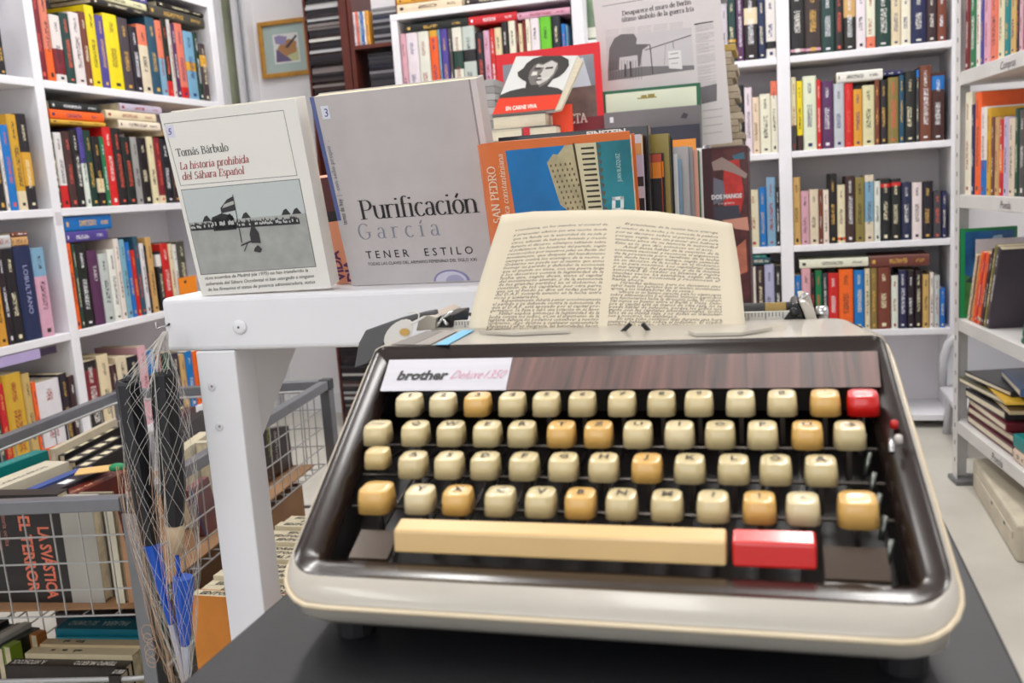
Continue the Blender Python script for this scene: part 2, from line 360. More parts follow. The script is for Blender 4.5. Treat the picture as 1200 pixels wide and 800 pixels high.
# ceiling lamps
M_TUBE = mat('lamp_diffuser', (255, 252, 245), 0.4, emit=3.0)
NM = ['over the left bookcase', 'over the far left aisle', 'over the back bookcases', 'over the white table front', 'over the metal rack', 'behind the desk', 'over the far right corner']
for i, (x, y) in enumerate(LAMPS):
    t = empty('ceiling_lamp', (x, y, CEIL), 'white ceiling tube lamp '+NM[i], 'lamp', 'ceiling tube lamps')
    MB().box((-0.13, -0.62, -0.035), (0.13, 0.62, 0)).build('housing', M_WHITE, t)
    MB().box((-0.11, -0.58, -0.06), (0.11, 0.58, -0.036)).build('diffuser', M_TUBE, t)

# ================================================================ books
PAL = dict(K=(30,28,31), k=(66,63,66), W=(226,223,220), c=(224,209,176), C=(230,225,206), R=(205,34,34), r=(122,28,40), O=(238,98,32), o=(226,124,96),
 Y=(238,208,24), y=(214,160,48), G=(22,112,72), g=(28,62,52), L=(112,200,44), B=(26,112,190), b=(32,38,80), l=(124,166,194), P=(88,42,88), p=(214,160,180),
 V=(76,66,146), T=(0,128,132), t=(36,78,96), N=(116,62,46), n=(62,40,38), u=(134,118,66), U=(202,162,104), s=(150,150,154), S=(198,197,196), v=(184,176,206))
CNAME = dict(K='black', k='dark grey', W='white', c='cream', C='pale cream', R='red', r='dark red', O='orange', o='salmon', Y='yellow', y='mustard', G='green', g='dark green',
 L='bright green', B='blue', b='navy', l='light blue', P='purple', p='pink', V='violet blue', T='teal', t='petrol blue', N='brown', n='dark brown', u='olive', U='tan', s='grey', S='light grey', v='lavender')
ORD_ = ['', 'first','second','third','fourth','fifth','sixth','seventh','eighth','ninth','tenth','eleventh','twelfth','thirteenth','fourteenth','fifteenth','sixteenth','seventeenth','eighteenth','nineteenth','twentieth','twenty-first','twenty-second','twenty-third','twenty-fourth','twenty-fifth','twenty-sixth','twenty-seventh','twenty-eighth','twenty-ninth','thirtieth','thirty-first','thirty-second','thirty-third','thirty-fourth','thirty-fifth']
def ordw(n):
    if n < len(ORD_): return ORD_[n]
    t, u = divmod(n, 10); T_ = ('', '', 'twenty', 'thirty', 'forty', 'fifty', 'sixty', 'seventy', 'eighty', 'ninety')[t]
    return T_+'-'+ORD_[u] if u else T_[:-1]+'ieth'
ORD = [ordw(i) for i in range(100)]
def book_mesh(th, h, d, hard=False):
    """origin: middle of the spine foot; x thickness, +y away from the spine, z height"""
    c = 0.0022; t = th/2; q = 0.0035 if hard else 0.0006; bt = min(0.0025 if hard else 0.0007, th*0.18)
    vs, fs, mi = [], [], []
    # rounded spine, wrapped boards
    prof = [(-t, 0.004), (-t*0.75, 0.001), (0, 0.0), (t*0.75, 0.001), (t, 0.004), (t, d), (t-bt, d), (t-bt, 0.005), (-t+bt, 0.005), (-t+bt, d), (-t, d)]
    n = len(prof)
    for z in (0, h): vs += [(x, y, z) for x, y in prof]
    for i in range(n):
        j = (i+1) % n; fs.append((i, j, j+n, i+n)); mi.append(0 if i < 4 else 1)
    for z, o in ((0, 0), (1, n)):
        for f in ((10, 0, 8, 9), (0, 1, 7, 8), (1, 2, 7), (2, 3, 7), (3, 4, 7), (4, 5, 6, 7)):
            g = [a+o for a in f]; fs.append(tuple(g if z else reversed(g))); mi.append(1)
    b = len(vs); x0, x1, y0, y1, z0, z1 = -t+bt, t-bt, 0.006, d-q, q, h-q
    vs += [(x0,y0,z0),(x1,y0,z0),(x1,y1,z0),(x0,y1,z0),(x0,y0,z1),(x1,y0,z1),(x1,y1,z1),(x0,y1,z1)]
    for f in ((0,3,2,1),(4,5,6,7),(1,2,6,5),(2,3,7,6),(3,0,4,7)): fs.append(tuple(b+i for i in f)); mi.append(2)
    return vs, fs, mi
def lum(c): return 0.3*c[0]+0.59*c[1]+0.11*c[2]
INKS_D = [(225,222,215), (235,225,190), (215,170,80), (230,230,235), (220,90,70)]
INKS_L = [(40,38,42), (60,40,40), (150,30,35), (40,50,110), (30,30,30)]
def book(loc, rz, th, h, d, col, label, group, lean=0.0, flat_=False, band=None, printed=1.0, parent=None, rx=0.0, hard=None):
    rgb = PAL[col] if isinstance(col, str) else col
    rgb = tuple(max(0, min(255, v+random.uniform(-7, 7))) for v in rgb)
    vs, fs, mi = book_mesh(th, h, d, random.random() < 0.35 if hard is None else hard)
    if flat_:   # lies on its side: spine towards the viewer, bottom cover at z=0
        vs = [(v[2]-h/2, v[1], v[0]+th/2) for v in vs]; fs = [tuple(reversed(f)) for f in fs]
        vs = [(v[0], v[1], v[2]) for v in vs]
    o = mesh('book', vs, fs, None, None, loc, mats=[BM_SPINE if not flat_ else BM_SPINE_FLAT, BM_BOARD, M_PAGES], mi=mi)
    o.rotation_euler = (rx, lean, rz); o.color = lin(rgb)
    ink = random.choice(INKS_D if lum(rgb) < 120 else INKS_L); o['ink'] = lin(ink)[:3]; o['printed'] = printed
    if band: o['band'] = lin(PAL[band[0]])[:3]; o['band_low'] = float(band[1]); o['band_high'] = float(band[2])
    return tag(o, label, 'book', group)
# the same print for books lying on their side
BM_SPINE_FLAT = BM_SPINE.copy(); BM_SPINE_FLAT.name = 'book_spine_print_lying'
for n_ in BM_SPINE_FLAT.node_tree.nodes:
    if n_.type == 'SEPXYZ':
        L_ = BM_SPINE_FLAT.node_tree.links
        x_to = [l.to_socket for l in n_.outputs[0].links]; z_to = [l.to_socket for l in n_.outputs[2].links]
        for s_ in x_to: L_.new(n_.outputs[2], s_)
        for s_ in z_to: L_.new(n_.outputs[0], s_)
def sizeword(th): return 'thin ' if th < 0.013 else ('thick ' if th > 0.034 else '')
BOOKN = [0]
def row(P0, D, rz, zs, items, tf, where, group, depth=0.16, gap=0.0006, lo=-9, hi=9, maxh=0.30):
    """items: (x0, x1, ytop, colour[, band]) in a zoomed crop; tf = (ox, oy, scale); P0 a point on the spine plane, D the way along the shelf,
    zs the shelf top height; every book is stood on that shelf on that plane"""
    ox, oy, sc = tf; zs = zs+0.0005; P = Vector((P0[0], P0[1], zs)); D = Vector(D).normalized(); last = None; k = 0; out = []
    for it in items:
        x0, x1, yt, col = it[:4]; band = it[4] if len(it) > 4 else None
        a = along(P, D, 0, ox+x0/sc); b = along(P, D, 0, ox+x1/sc)
        if last is not None: a = max(a, last+gap)
        a = max(a, lo); b = min(b, hi); th = b-a
        if th < 0.003: continue
        last = b
        c = P+D*((a+b)/2)
        h = along(c, (0, 0, 1), 1, oy+yt/sc); h = max(0.12, min(maxh, h))
        k += 1; out.append((a, b, zs+h))
        lab = f"{sizeword(th)}{CNAME[col]} book, {ORD[k]} from left, {where}"
        book(c, rz, th, h, min(depth, h*0.72), col, lab, group, band=band)
    return out
def lying(P0, D, rz, zs, x0, x1, y0, y1, tf, col, label, group, depth=0.15, z=None, printed=1.0):
    """a book lying flat, spine to the viewer, between two picture columns; returns the height of its top"""
    ox, oy, sc = tf; P = Vector((P0[0], P0[1], zs)); D = Vector(D).normalized()
    a = along(P, D, 0, ox+x0/sc); b = along(P, D, 0, ox+x1/sc); c = P+D*((a+b)/2)
    t0 = along(c, (0, 0, 1), 1, oy+y1/sc); t1 = along(c, (0, 0, 1), 1, oy+y0/sc)
    th = max(0.006, t1-t0); zb = c.z+t0 if z is None else z
    book((c.x, c.y, zb), rz, th, abs(b-a), depth, col, label, group, flat_=True, printed=printed)
    return zb+th

# ================================================================ left bookcase (two bays), front at x = -1.9
LX = -1.90; LZ = [0.384+H, 0.038+H, -0.304+H, -0.645+H]
LY0, LY1, LY2, LY3 = 2.166, 2.200, 3.045, 3.085
bc = empty('bookcase', (LX-0.14, 2.0, 0), 'tall white bookcase full of books along the left wall', 'bookcase')
def wbox(par, name, a, b, m, bev=0.0): 
    o = MB().box(a, b).build(name, m, par, world=True)
    if bev: bevel(o, bev, 2)
    return o
LBK = LX-0.27
wbox(bc, 'side_panel', (LBK, LY0, 0), (LX, LY1, 2.3), M_SHELF, 0.002)
wbox(bc, 'side_panel', (LBK, LY2, 0), (LX, LY3, 2.3), M_SHELF, 0.002)
wbox(bc, 'side_panel', (LBK, 1.05, 0), (LX, 1.085, 2.3), M_SHELF, 0.002)
for z in LZ+[LZ[0]+0.345, LZ[0]+0.69, 0.03]:
    wbox(bc, 'shelf', (LBK, LY1, z-0.022), (LX, LY2, z), M_SHELF, 0.002)
    wbox(bc, 'shelf', (LBK, 1.085, z-0.022), (LX, LY0, z), M_SHELF, 0.002)
wbox(bc, 'back_board', (LBK-0.006, 1.05, 0), (LBK, LY3, 2.3), M_SHELFBACK)
o = wbox(bc, 'shelf_sticker', (LX, 2.172, -0.008+H), (LX+0.0006, 2.196, 0.028+H), flat((205, 200, 205)))
# lavender label strip on the lower left shelf edge
p = on_x(0, 436, LX+0.001); q = on_x(48, 420, LX+0.001)
wbox(bc, 'shelf_label', (LX, p.y, LZ[2]-0.050), (LX+0.001, q.y, LZ[2]-0.024), flat((176, 160, 205)))
wbox(bc, 'shelf_label', (LX, q.y+0.003, LZ[2]-0.046), (LX+0.001, q.y+0.06, LZ[2]-0.026), flat((50, 36, 60)))
LP = (LX-0.006, 0); LD = (0, 1, 0); LR = math.pi/2   # spine faces +x: local +y (away from spine) must point to -x
LGR = 'books standing in the left bookcase'
T1, T2, T3 = (0, 0, 4), (0, 200, 4), (0, 400, 4)
ROW_A = row(LP, LD, LR, LZ[0], [(195,232,-60,'r'),(233,270,-40,'o',('O',0,.36)),(274,322,70,'W',('r',.12,.5)),(324,366,60,'g'),(367,414,58,'W'),(416,445,55,'N'),(446,488,25,'Y'),(489,526,72,'V'),
 (528,592,66,'Y'),(594,640,85,'k'),(644,680,125,'K'),(681,724,115,'c',('o',.7,1)),(727,768,82,'t'),(769,796,96,'l',('o',.5,1)),(797,822,88,'K',('R',0,.2)),(823,838,92,'S'),(839,858,110,'P'),(859,893,110,'o',('R',0,.15)),
 (896,940,148,'l',('y',.42,.55)),(942,962,152,'g'),(964,992,205,'k',('y',.6,.8))], T1, 'top shelf of left bookcase', LGR, lo=LY1+.001, hi=LY2-.001)
ROW_B = row(LP, LD, LR, LZ[1], [(270,298,-180,'K'),(300,336,-180,'W',('R',0,.3)),(340,376,-185,'n'),(379,410,-192,'K'),(412,436,-202,'W',('V',.55,1)),(438,471,-190,'g'),(475,507,-160,'K',('c',.2,.4)),(509,528,-160,'G'),(529,566,-205,'R'),
 (568,608,-200,'K'),(610,650,-160,'K'),(652,680,-158,'s'),(682,722,-155,'K'),(726,755,-160,'c'),(757,785,-155,'r',('c',0,.12)),(787,822,-150,'K'),(824,850,-150,'n'),(852,890,-160,'g'),(893,930,-150,'K')], T2, 'second shelf of left bookcase', LGR, lo=LY1+.001, hi=LY2-.001)
ROW_Cc = row(LP, LD, LR, LZ[2], [(362,388,340,'O'),(390,404,345,'g'),(406,452,345,'K'),(456,502,372,'P'),(505,545,388,'S'),(547,580,368,'W'),(582,604,318,'C'),(606,630,322,'l'),(632,650,335,'B'),(652,670,372,'R'),(672,692,308,'t'),(695,714,340,'W'),
 (716,724,350,'K'),(726,752,312,'U'),(766,787,378,'K',('W',.75,.95)),(790,824,340,'R'),(826,842,342,'c'),(845,860,345,'W'),(864,900,330,'k')], T2, 'third shelf of left bookcase', LGR, lo=LY1+.001, hi=LY2-.001)
ROW_Dd = row(LP, LD, LR, LZ[3], [(440,505,92,'K',('r',.5,.9)),(510,560,62,'c'),(563,590,110,'n'),(592,640,70,'c'),(644,690,68,'K'),(694,730,22,'p'),(733,765,40,'B'),(768,795,52,'r'),(800,835,50,'g'),(838,870,55,'k'),(873,897,60,'U'),(900,930,45,'B'),(932,972,42,'O')], T3, 'lowest shelf of left bookcase', LGR, lo=LY1+.001, hi=LY2-.001)

def stack(par, D, rz, base, lst, tf, group, depth=0.15, slope=0.0, lo=-9, hi=9):
    """books lying on top of a row of upright ones (base = what row() returned, or a height)"""
    ox, oy, sc = tf; D = Vector(D).normalized(); z = None
    for (x0, x1, t, col, lab) in lst:
        z0 = base if isinstance(base, (int, float)) else max(b_[2] for b_ in base)
        P = Vector((par[0], par[1], z if z else z0)); a = max(lo, along(P, D, 0, ox+x0/sc)); b = min(hi, along(P, D, 0, ox+x1/sc))
        if z is None:
            z = z0 if isinstance(base, (int, float)) else max([q[2] for q in base if q[1] > a-0.002 and q[0] < b+0.002] or [z0])+0.0004
            P.z = z
        c = P+D*((a+b)/2)
        book((c.x, c.y, z), rz, t, abs(b-a), depth, col, lab, group, flat_=True); z += t+0.0005
    return z

LG2 = 'books lying flat in the left bookcase'
stack(LP, LD, LR, [q for q in ROW_A if True], [(430,690,0.016,'K','black book lying across yellow and dark books, left bookcase top shelf'),(425,688,0.022,'c','cream book lying topmost over the yellow books, left bookcase top shelf'),(560,690,0.02,'V','violet blue book lying highest at the top edge, left bookcase')], T1, LG2, lo=LY1+.001, hi=LY2-.001)
stack(LP, LD, LR, ROW_A, [(700,962,0.036,'k','thick dark grey book lying over red and teal books, left bookcase top shelf'),(740,955,0.016,'K','black book lying above the thick dark grey one, left bookcase')], T1, LG2, lo=LY1+.001, hi=LY2-.001)
stack(LP, LD, LR, ROW_B, [(240,498,0.012,'y','thin mustard yellow book lying below an orange one, left bookcase second shelf'),(236,490,0.026,'O','orange book lying between mustard and black ones, left bookcase second shelf'),(238,474,0.022,'K','black book with red mark lying on the orange one, left bookcase')], T1, LG2, lo=LY1+.001, hi=LY2-.001)
stack(LP, LD, LR, ROW_B, [(560,755,0.026,'C','pale cream book lying lowest of three, left bookcase second shelf middle'),(500,735,0.026,'c','cream book lying in the middle of three, left bookcase second shelf'),(565,760,0.024,'v','lavender book lying topmost of three, left bookcase second shelf')], T1, LG2, lo=LY1+.001, hi=LY2-.001)
stack(LP, LD, LR, ROW_B, [(765,1000,0.02,'U','tan book lying partly behind the prohibited history book, left bookcase')], T1, LG2, lo=LY1+.001, hi=LY2-.001)
stack(LP, LD, LR, ROW_Cc, [(312,508,0.03,'V','violet blue book lying under the bright blue one, left bookcase third shelf'),(306,527,0.042,'B','bright blue box book lying on top, left bookcase third shelf')], T2, LG2, lo=LY1+.001, hi=LY2-.001)
ca, cb_ = on_x(210, 326, LX+0.001), on_x(231, 326, LX+0.001)
oc = MB().box((0, 0, 0), (0.0015, cb_.y-ca.y, ca.z-LZ[2]-0.0004)).build('price_card', flat((244, 140, 34)), None, (LX-0.0045, ca.y, LZ[2]+0.0004)); tag(oc, 'orange card with black dot standing on the left bookcase beside the table corner', 'card')
dq = MB().box((0.0015, 0.030, ca.z-LZ[2]-0.020), (0.0019, 0.042, ca.z-LZ[2]-0.012)).build('dot', flat((30, 26, 26)), oc)
# bay at the left edge of the picture
LG3 = 'books standing in the left edge bay'
row((LX-0.006,0), LD, LR, LZ[0], [(-60,-30,120,'C'),(-28,0,100,'K'),(1,37,140,'K')], T1, 'top shelf of left edge bay', LG3, hi=LY0-.001)
R1_ = row(LP, LD, LR, LZ[1], [(-80,-48,-250,'R'),(-46,-2,-240,'c'),(0,38,-200,'K'),(40,54,-180,'W'),(56,95,-215,'B'),(97,140,-265,'y',('c',0,.2)),(142,186,-268,'K',('y',.25,.6))], T2, 'second shelf of left edge bay', LG3, hi=LY0-.001)
R2_ = row(LP, LD, LR, LZ[2], [(-70,-35,380,'c'),(-33,2,380,'g'),(4,46,385,'y'),(48,76,370,'K'),(78,126,365,'K'),(128,206,352,'b'),(208,264,360,'p',('l',.68,1))], T2, 'third shelf of left edge bay', LG3, hi=LY0-.001)
stack(LP, LD, LR, R2_, [(-60,55,0.034,'S','light grey book lying in the left edge bay above the black ones')], T2, LG3, hi=LY0-.001)
stack(LP, LD, LR, R2_, [(60,135,0.024,'U','tan book lying in the left edge bay, third shelf, beside the divider'),(56,132,0.012,'N','thin brown book lying on the tan one in the left edge bay')], T2, LG3, hi=LY0-.001)
row(LP, LD, LR, LZ[3], [(-60,-10,200,'k'),(-8,20,240,'K'),(22,50,235,'g'),(52,84,200,'R'),(86,168,150,'y'),(170,205,150,'U'),(207,225,190,'O'),(227,330,182,'W',('O',0,.2)),(332,368,150,'K'),(370,398,160,'n')], T3, 'lowest shelf of left edge bay', LG3, hi=LY0-.001)
# title lettering standing on spines of the nearest shelf books
def spine_text(lo, wanted, s, size, rgb, f0=0.25, f1=0.8, serif=False):
    """letters running down the spine of the book nearest to a picture point"""
    best = min((o for o in C.objects if o.get('category') == 'book' and not o.parent), key=lambda o: (wanted-(o.location+Vector((0, 0, 0.1)))).length)
    h = max(v.co.z for v in best.data.vertices)
    best['printed'] = 0.0
    return text('spine_lettering', s, size, flat(rgb), best, -size*0.36, h*f1, y=-0.0006, rot=-math.pi/2, width=None) 
def at_left(px, py): return on_x(px, py, LX-0.006)
for (px, py, s, size, rgb) in ((33, 345, 'LOBULTANO', 0.022, (170, 175, 215)), (107, 330, 'TABÚ', 0.018, (225, 225, 225))):
    o = spine_text(None, at_left(px, py), s, size, rgb)

# ================================================================ right back bookcase, front at y = 3.4
RY = 3.40; RZ = [0.385+H, 0.071+H, -0.250+H, -0.551+H]
rb = empty('bookcase', (0.3, RY+0.12, 0), 'white back bookcase with grey back board behind the typewriter', 'bookcase')
p1 = on_y(910, 60, RY).x; p2 = on_y(925.5, 60, RY).x
RXR = 0.56
for a, b in ((p1, p2), (RXR, RXR+0.03), (-0.26, -0.23)): wbox(rb, 'side_panel', (a, RY, 0), (b, YB-0.005, 2.3), M_SHELF, 0.002)
for z in RZ+[RZ[0]+0.32, RZ[0]+0.64, RZ[3]-0.30]:
    wbox(rb, 'shelf', (-0.23, RY, z-0.022), (p1, YB-0.012, z), M_SHELF, 0.002)
    wbox(rb, 'shelf', (p2, RY, z-0.022), (RXR, YB-0.012, z), M_SHELF, 0.002)
wbox(rb, 'back_board', (-0.23, YB-0.011, 0), (RXR, YB-0.005, 2.3), M_SHELFBACK)
RP = (0, RY+0.006); RD = (1, 0, 0)
T8 = (850, 0, 3.4286); T9 = (850, 180, 3.4286); T7 = (650, 0, 4)
RG = 'books standing in the right back bookcase'
row(RP, RD, 0, RZ[0], [(262,320,-60,'K',('p',.05,.09)),(322,385,-50,'n',('p',.05,.09)),(387,440,-30,'g'),(442,475,-30,'K'),(477,525,-20,'K',('U',.6,.95)),(527,565,-40,'W'),(567,603,-40,'C',('o',0,.2)),(605,665,-35,'g'),(667,705,-30,'c'),
 (707,745,-30,'C'),(747,808,-30,'b'),(810,850,-25,'n'),(852,888,-30,'N')], T8, 'top shelf of right back bookcase', RG, lo=p2+.001, hi=RXR-.001, maxh=.285)
RB = row(RP, RD, 0, RZ[1], [(264,288,310,'c',('k',0,.35)),(290,314,325,'Y',('n',0,.22)),(316,368,305,'C'),(370,387,320,'R'),(389,435,325,'P'),(438,479,335,'S'),(481,514,335,'R'),(516,551,358,'y'),(553,600,342,'c'),(602,621,320,'N'),
 (623,652,320,'K'),(654,697,310,'u'),(699,719,300,'t'),(721,765,285,'K'),(767,779,280,'k',('B',.9,1)),(781,828,262,'N'),(830,880,290,'n',('B',.75,.95))], T8, 'second shelf of right back bookcase', RG, lo=p2+.001, hi=RXR-.001, maxh=.285)
RC = row(RP, RD, 0, RZ[2], [(272,305,95,'U'),(307,339,150,'p'),(341,377,143,'c'),(379,393,146,'N'),(395,418,145,'C'),(420,450,80,'K'),(452,483,125,'c',('O',.05,.1)),(485,522,90,'n'),(524,560,95,'u'),(562,598,85,'c',('l',.3,.9)),(600,624,110,'W'),
 (626,664,100,'K',('R',.86,.92)),(666,706,100,'K',('R',.88,.94)),(709,748,115,'b'),(751,790,115,'W'),(792,834,110,'K'),(836,868,150,'k'),(870,890,150,'b')], T9, 'third shelf of right back bookcase', RG, lo=p2+.001, hi=RXR-.001, maxh=.285)
RDr = row(RP, RD, 0, RZ[3], [(282,308,490,'B'),(310,346,462,'p'),(348,362,480,'K'),(364,391,470,'G'),(393,414,480,'k'),(416,457,480,'R'),(459,515,465,'O'),(519,559,468,'B'),(562,583,462,'c'),(586,611,460,'u'),(613,664,457,'N'),(668,695,490,'W'),
 (697,730,468,'b'),(732,760,470,'K'),(762,790,470,'K'),(793,819,485,'U'),(822,837,478,'W'),(839,861,490,'S'),(863,882,540,'B')], T9, 'fourth shelf of right back bookcase', RG, lo=p2+.001, hi=RXR-.001, maxh=.24)
RG2 = 'books lying flat in the right back bookcase'
stack(RP, RD, 0, RB, [(446,632,0.034,'W','white book lying over red and yellow ones in the right back bookcase')], T8, RG2, lo=p2+.001, hi=RXR-.001)
stack(RP, RD, 0, RB, [(636,712,0.016,'b','navy book lying over olive one in the right back bookcase')], T8, RG2, lo=p2+.001, hi=RXR-.001)
stack(RP, RD, 0, RDr, [(298,575,0.03,'C','pale book lying on the fourth shelf, right back bookcase, left one')], T9, RG2, lo=p2+.001, hi=RXR-.001)
stack(RP, RD, 0, RDr, [(580,820,0.04,'N','large brown book lying on the fourth shelf of the right back bookcase')], T9, RG2, lo=p2+.001, hi=RXR-.001)
# narrow bay
RG3 = 'books in the narrow back bay'
row(RP, RD, 0, RZ[0], [(740,783,40,'k'),(786,814,18,'S'),(817,853,-20,'g',('y',.3,.34)),(856,889,-20,'P'),(892,954,-25,'K',('c',.55,.8)),(957,990,-20,'b'),(993,1040,-20,'W',('K',.15,.27))], T7, 'top shelf of narrow back bay', RG3, lo=-.229, hi=p1-.001, maxh=.285)
row(RP, RD, 0, RZ[1], [(840,892,400,'K'),(896,930,410,'W'),(932,964,455,'c'),(967,1016,440,'C'),(1018,1050,380,'o',('C',0,.8))], T7, 'second shelf of narrow back bay', RG3, lo=-.229, hi=p1-.001, maxh=.285)
row(RP, RD, 0, RZ[2], [(60,94,150,'k'),(97,138,145,'c'),(141,167,135,'B'),(170,205,95,'l'),(207,230,135,'K')], T9, 'third shelf of narrow back bay', RG3, lo=-.229, hi=p1-.001, maxh=.285)
R_ = row(RP, RD, 0, RZ[3], [(60,98,455,'k'),(101,128,455,'W'),(131,160,450,'n'),(163,201,445,'v'),(204,232,450,'K')], T9, 'fourth shelf of narrow back bay', RG3, lo=-.229, hi=p1-.001, maxh=.285)
stack(RP, RD, 0, R_, [(98,180,0.024,'t','petrol blue book lying in the narrow back bay, fourth shelf'),(100,165,0.010,'T','teal book lying topmost in the narrow back bay')], T9, RG3, lo=-.229, hi=p1-.001)

# ================================================================ middle back bookcase, front at y = 3.1
MY = 3.10; T6 = (450, 0, 4)
a0 = on_y(460, 60, MY).x; a1 = on_y(468, 60, MY).x; b0 = on_y(671, 40, MY).x; b1 = on_y(684, 40, MY).x
mz1 = on_y(520, 17, MY).z; mz0 = mz1-0.345
mb_ = empty('bookcase', ((a0+b1)/2, MY+0.12, 0), 'low wide white bookcase behind the standing display books', 'bookcase')
for a, b in ((a0, a1), (b0, b1)): wbox(mb_, 'side_panel', (a, MY, 0), (b, MY+0.26, mz1), M_SHELF, 0.002)
for z in (mz1+0.02, mz0, mz0-0.34, 0.1): wbox(mb_, 'shelf', (a1 if z < mz1 else a0, MY, z-0.02), (b0 if z < mz1 else b1, MY+0.26, z), M_SHELF, 0.002)
wbox(mb_, 'back_board', (a1, MY+0.255, 0), (b0, MY+0.262, mz1), M_SHELFBACK)
MP = (0, MY+0.008)
MG = 'books in the middle back bookcase'
MR = row(MP, RD, 0, mz0, [(94,106,150,'P'),(108,132,150,'p'),(134,186,125,'W'),(188,238,122,'C'),(241,279,97,'O',('y',.93,1)),(281,290,115,'l'),(292,325,117,'V'),(327,344,122,'k'),(346,390,105,'C',('g',.55,.75)),(393,450,100,'S',('K',.62,.75)),
 (453,488,152,'K'),(490,518,143,'p'),(520,540,135,'R'),(542,574,130,'c'),(576,604,100,'K'),(608,640,92,'C'),(643,652,95,'r'),(654,672,110,'c'),(674,686,95,'r'),(688,708,85,'C'),(710,750,70,'W'),(753,804,72,'L'),(807,848,64,'K'),(851,870,112,'B'),(872,880,115,'l')], T6, 'middle back bookcase', MG, lo=a1+.001, hi=b0-.001, maxh=.30)
MG2 = 'books lying flat in the middle back bookcase'
z_ = stack(MP, RD, 0, MR, [(398,622,0.028,'R','red book lying above the standing row in the middle back bookcase'),], T6, MG2, lo=a1+.001, hi=b0-.001)
stack(MP, RD, 0, MR, [(98,392,0.028,'K','black book lying above the row at the left of the middle back bookcase')], T6, MG2, lo=a1+.001, hi=b0-.001)
stack(MP, RD, 0, MR, [(626,872,0.022,'p','pink book lying at the right of the middle back bookcase')], T6, MG2, lo=a1+.001, hi=b0-.001)
stack(MP, RD, 0, mz1+0.021, [(45,365,0.03,'c','cream book lying on top of the middle back bookcase, left one'),(60,340,0.02,'y','mustard book lying highest on the middle back bookcase')], T6, MG2, lo=a1+.001, hi=b0-.001)
stack(MP, RD, 0, mz1+0.021, [(380,620,0.022,'K','black book lying on top of the middle back bookcase'),(400,640,0.02,'c','cream book lying on the black one atop the middle bookcase')], T6, MG2, lo=a1+.001, hi=b0-.001)
stack(MP, RD, 0, mz1+0.021, [(640,890,0.025,'n','dark brown book lying on top of the middle bookcase, right end')], T6, MG2, lo=a1+.001, hi=b0-.001)
# green glass bottle on a slim cabinet beside it
gb = on_y(697, 50, 3.2); gt = on_y(694, -12, 3.2)
t = empty('cabinet', (gb.x, 3.2, 0.0), 'slim white cabinet behind the newspaper, beside the middle bookcase', 'cabinet')
bevel(wbox(t, 'carcass', (b1+0.004, 3.13, 0), (b1+0.11, 3.3, gb.z), M_SHELF), 0.003)
wbox(t, 'door', (b1+0.008, 3.12, 0.05), (b1+0.106, 3.1295, gb.z-0.02), M_WHITE, 0.002)
t = empty('bottle', (gb.x, 3.2, gb.z+0.0005), 'green glass bottle standing between the middle bookcase and the newspaper', 'bottle')
prof = [(0.0, 0.001), (0.026, 0.0), (0.028, 0.006), (0.028, 0.11), (0.024, 0.14), (0.012, 0.165), (0.011, 0.2), (0.013, 0.203), (0.013, 0.21)]
R = [[(r*math.cos(2*math.pi*j/16), r*math.sin(2*math.pi*j/16), z) for j in range(16)] for r, z in prof[1:]]
MB().rings(R).build('glass_body', mat('green_glass', (104, 128, 100), 0.12, coat=0.5), t, smooth=True)
MB().rings([[((0.0285)*math.cos(2*math.pi*j/16), 0.0285*math.sin(2*math.pi*j/16), z) for j in range(16)] for z in (0.012, 0.045)], False, False).build('paper_label', flat((214, 214, 200)), t, smooth=True)
# ================================================================ picture frame on the back wall
FY = YB-0.001
c0 = on_y(303, 26, FY); c1 = on_y(359, 19, FY); c2 = on_y(366, 87, FY)
fw = c1.x-c0.x+0.008; fh = c0.z-c2.z-0.005
fr = empty('framed_picture', (c0.x, FY, c2.z), 'gilt framed small abstract print hanging on the white back wall', 'picture')
fr.rotation_euler = (0, 0, 0)
M_GOLD = mat('gilt_wood', (206, 150, 66), 0.4, metal=0.3, noise=0.2, nscale=30)
b = 0.018
for nm, a, e in (('frame_side', (0, -0.02, 0), (b, 0, fh)), ('frame_side', (fw-b, -0.02, 0), (fw, 0, fh)), ('frame_side', (b, -0.02, 0), (fw-b, 0, b)), ('frame_side', (b, -0.02, fh-b), (fw-b, 0, fh))):
    bevel(MB().box(a, e).build(nm, M_GOLD, fr), 0.003)
MB().box((b, -0.008, b), (fw-b, -0.002, fh-b)).build('mat_board', flat((176, 194, 190)), fr)
pr = MB().box((fw*0.27, -0.0086, fh*0.24), (fw*0.78, -0.0081, fh*0.76)).build('print_paper', flat((226, 226, 224)), fr)
def inkp(nm, pts, rgb, par, y): polys(nm, [[(x*fw, z*fh) for x, z in pts]], flat(rgb), par, y=y)
inkp('print_shape', [(0.3, 0.27), (0.76, 0.27), (0.76, 0.5), (0.6, 0.45), (0.45, 0.36)], (196, 196, 150), fr, -0.0088)
inkp('print_shape', [(0.3, 0.27), (0.62, 0.27), (0.44, 0.44), (0.32, 0.5)], (110, 96, 130), fr, -0.009)
inkp('print_shape', [(0.34, 0.5), (0.5, 0.36), (0.72, 0.42), (0.74, 0.6), (0.6, 0.66), (0.44, 0.62)], (176, 130, 84), fr, -0.0092)
inkp('print_shape', [(0.32, 0.6), (0.5, 0.56), (0.56, 0.7), (0.4, 0.74), (0.3, 0.72)], (150, 140, 180), fr, -0.0094)
inkp('print_shape', [(0.5, 0.52), (0.74, 0.72), (0.76, 0.69), (0.56, 0.5)], (84, 70, 80), fr, -0.0096)

